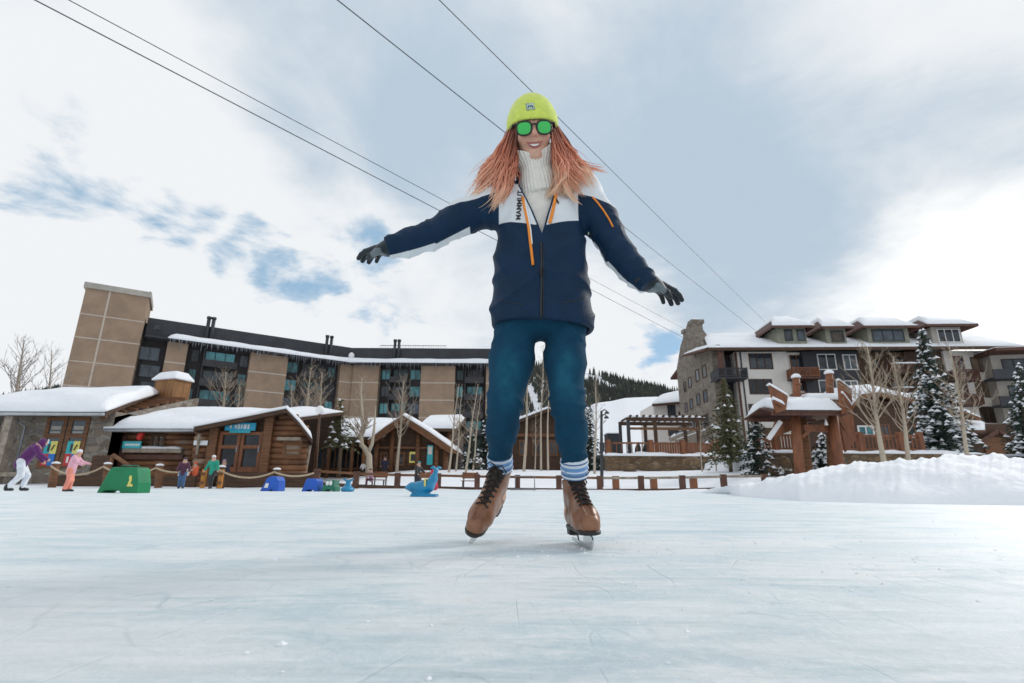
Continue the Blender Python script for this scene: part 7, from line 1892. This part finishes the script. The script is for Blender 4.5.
# ---- hair
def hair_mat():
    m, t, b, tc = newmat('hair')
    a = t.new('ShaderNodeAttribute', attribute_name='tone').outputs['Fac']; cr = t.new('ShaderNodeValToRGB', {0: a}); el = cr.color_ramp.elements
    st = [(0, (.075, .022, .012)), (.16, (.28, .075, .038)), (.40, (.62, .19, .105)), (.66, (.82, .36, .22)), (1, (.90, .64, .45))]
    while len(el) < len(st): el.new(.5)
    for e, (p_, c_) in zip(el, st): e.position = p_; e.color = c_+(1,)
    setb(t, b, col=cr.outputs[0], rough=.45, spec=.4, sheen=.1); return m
GU = {'L': [[(512, 120), (505, 141), (491, 160), (477, 180), (464, 196)], [(513, 122), (504, 145), (491, 168), (484, 184), (471, 199)], [(514.5, 127), (507, 150), (500, 172), (490, 192), (484, 207)], [(515.5, 131), (511, 154), (503, 178), (497, 196), (487, 215)], [(516.5, 134), (513, 158), (508, 176), (504, 192), (496, 206)], [(517, 136), (515, 156), (513, 170), (509, 183), (507, 194)]],
      'R': [[(556, 121), (565, 141), (577, 156), (588, 165), (600, 173)], [(556, 124), (566, 145), (577, 162), (589, 173), (597, 186)], [(554.5, 129), (563, 151), (572, 172), (583, 188), (584, 204)], [(553, 131), (558, 155), (566, 174), (571, 189), (577, 202)], [(552, 132), (555.5, 154), (560, 170), (556, 185), (547, 198)], [(551.5, 134), (555, 157), (563, 175), (562, 187), (559, 198)]]}
rh = random.Random(21)
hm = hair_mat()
def push(q):
    for _ in range(22):
        a = [np.array([q.x]), np.array([q.y]), np.array([q.z])]
        v = min(float(jacketf(a)[0]), float(knitf(a)[0]), float(headf(a)[0]))
        if v > .004: break
        q = q+Vector((0, -1, .05))*max(.006-v, .004)
    return q
def crv(c, s):
    s = max(0, min(3.999, s)); j = int(s); f = s-j; g = lambda i: c[max(0, min(4, i))]
    p0, p1, p2, p3 = g(j-1), g(j), g(j+1), g(j+2)
    return tuple(.5*(2*p1[k]+(p2[k]-p0[k])*f+(2*p0[k]-5*p1[k]+4*p2[k]-p3[k])*f*f+(3*p1[k]-p0[k]-3*p2[k]+p3[k])*f**3) for k in (0, 1))
for sd, gs in GU.items():
    V, Fc, tone = [], [], []
    for cl_ in range(64):
        u0 = rh.random()**.68*(len(gs)-1); ph = rh.random()*6.28; am = rh.uniform(2.6, 6.4); fr_h = rh.uniform(4.5, 9.5); dyc = rh.uniform(-.025, .08); Lc_ = rh.uniform(.58, 1.08); tnc = rh.gauss(0, .07); bend = rh.gauss(0, 3.0)
        for k in range(17):
            fly = rh.random() < .13
            du = rh.gauss(0, .30 if not fly else .8); u = min(len(gs)-1.001, max(0, u0+du)); ue = min(len(gs)-1.001, max(0, u0+du*(.25 if not fly else 1.2))); i = int(u); w = u-i; ie = int(ue); we = ue-ie
            ctrl = []
            for j in range(5):
                m_ = j/4; A = [gs[i][j][q_]+(gs[i+1][j][q_]-gs[i][j][q_])*w for q_ in (0, 1)]; B = [gs[ie][j][q_]+(gs[ie+1][j][q_]-gs[ie][j][q_])*we for q_ in (0, 1)]; ctrl.append((A[0]*(1-m_)+B[0]*m_, A[1]*(1-m_)+B[1]*m_))
            Lk = Lc_*rh.uniform(.82, 1.06); dy0 = dyc+rh.gauss(0, .012); jx, jy = rh.gauss(0, 1.2 if not fly else 4), rh.gauss(0, .9 if not fly else 3); php = ph+rh.gauss(0, .22); a2 = rh.uniform(0, .7)
            pts = []; N = 14
            for n_ in range(N):
                e = n_/(N-1); x, y = crv(ctrl, e*Lk*4); pe = min(1, e*1.6)
                x += pe*(am*math.sin(php+e*fr_h)+a2*math.sin(php*3+e*17))+jx*e+bend*e*e; y += pe*(am*.5*math.cos(php+e*fr_h))+jy*e
                pts.append(P(x, y, 1.735+dy0*(1-.3*e)-.02*e+.05*e*(i < 2)+pe*.010*math.sin(php*1.7+e*fr_h)))
            if dy0 < .03: pts = [push(q) for q in pts]
            for _ in range(2): pts = [pts[0]]+[(pts[a-1]+pts[a]*2+pts[a+1])/4 for a in range(1, N-1)]+[pts[-1]]
            rr0 = rh.uniform(.0008, .0018)*(.45 if fly else 1); tn = tnc+rh.gauss(0, .06); k0 = len(V); ref = Vector((0, 1, 0))
            for n_, q in enumerate(pts):
                e = n_/(N-1); tg = (pts[min(n_+1, N-1)]-pts[max(n_-1, 0)]).normalized(); r1 = (ref-tg*ref.dot(tg)).normalized(); r2 = tg.cross(r1); rad = rr0*(.7+.8*math.sin(min(1, e*1.4)*math.pi*.5))*(1-e**3*.93)
                for c in range(4): a = c*2*math.pi/4; V.append(tuple(q+r1*math.cos(a)*rad*.6+r2*math.sin(a)*rad*1.25)); tone.append(min(1, max(0, (e*.95*Lk+.02)**.8+tn-(.22 if dy0 > .05 else 0)+(.12 if sd == 'R' and i >= 3 else 0)-(.10 if i >= 4 and sd == 'L' else 0))))  # strands set further back toned darker, painting the shade inside the hair
            for n_ in range(N-1):
                for c in range(4): a = k0+n_*4+c; b = k0+n_*4+(c+1) % 4; Fc.append((a, b, b+4, a+4))
    me = bpy.data.meshes.new('hair'); o0 = origin_of(man); me.from_pydata([(v[0]-o0.x, v[1]-o0.y, v[2]-o0.z) for v in V], [], Fc); me.polygons.foreach_set('use_smooth', [True]*len(Fc))
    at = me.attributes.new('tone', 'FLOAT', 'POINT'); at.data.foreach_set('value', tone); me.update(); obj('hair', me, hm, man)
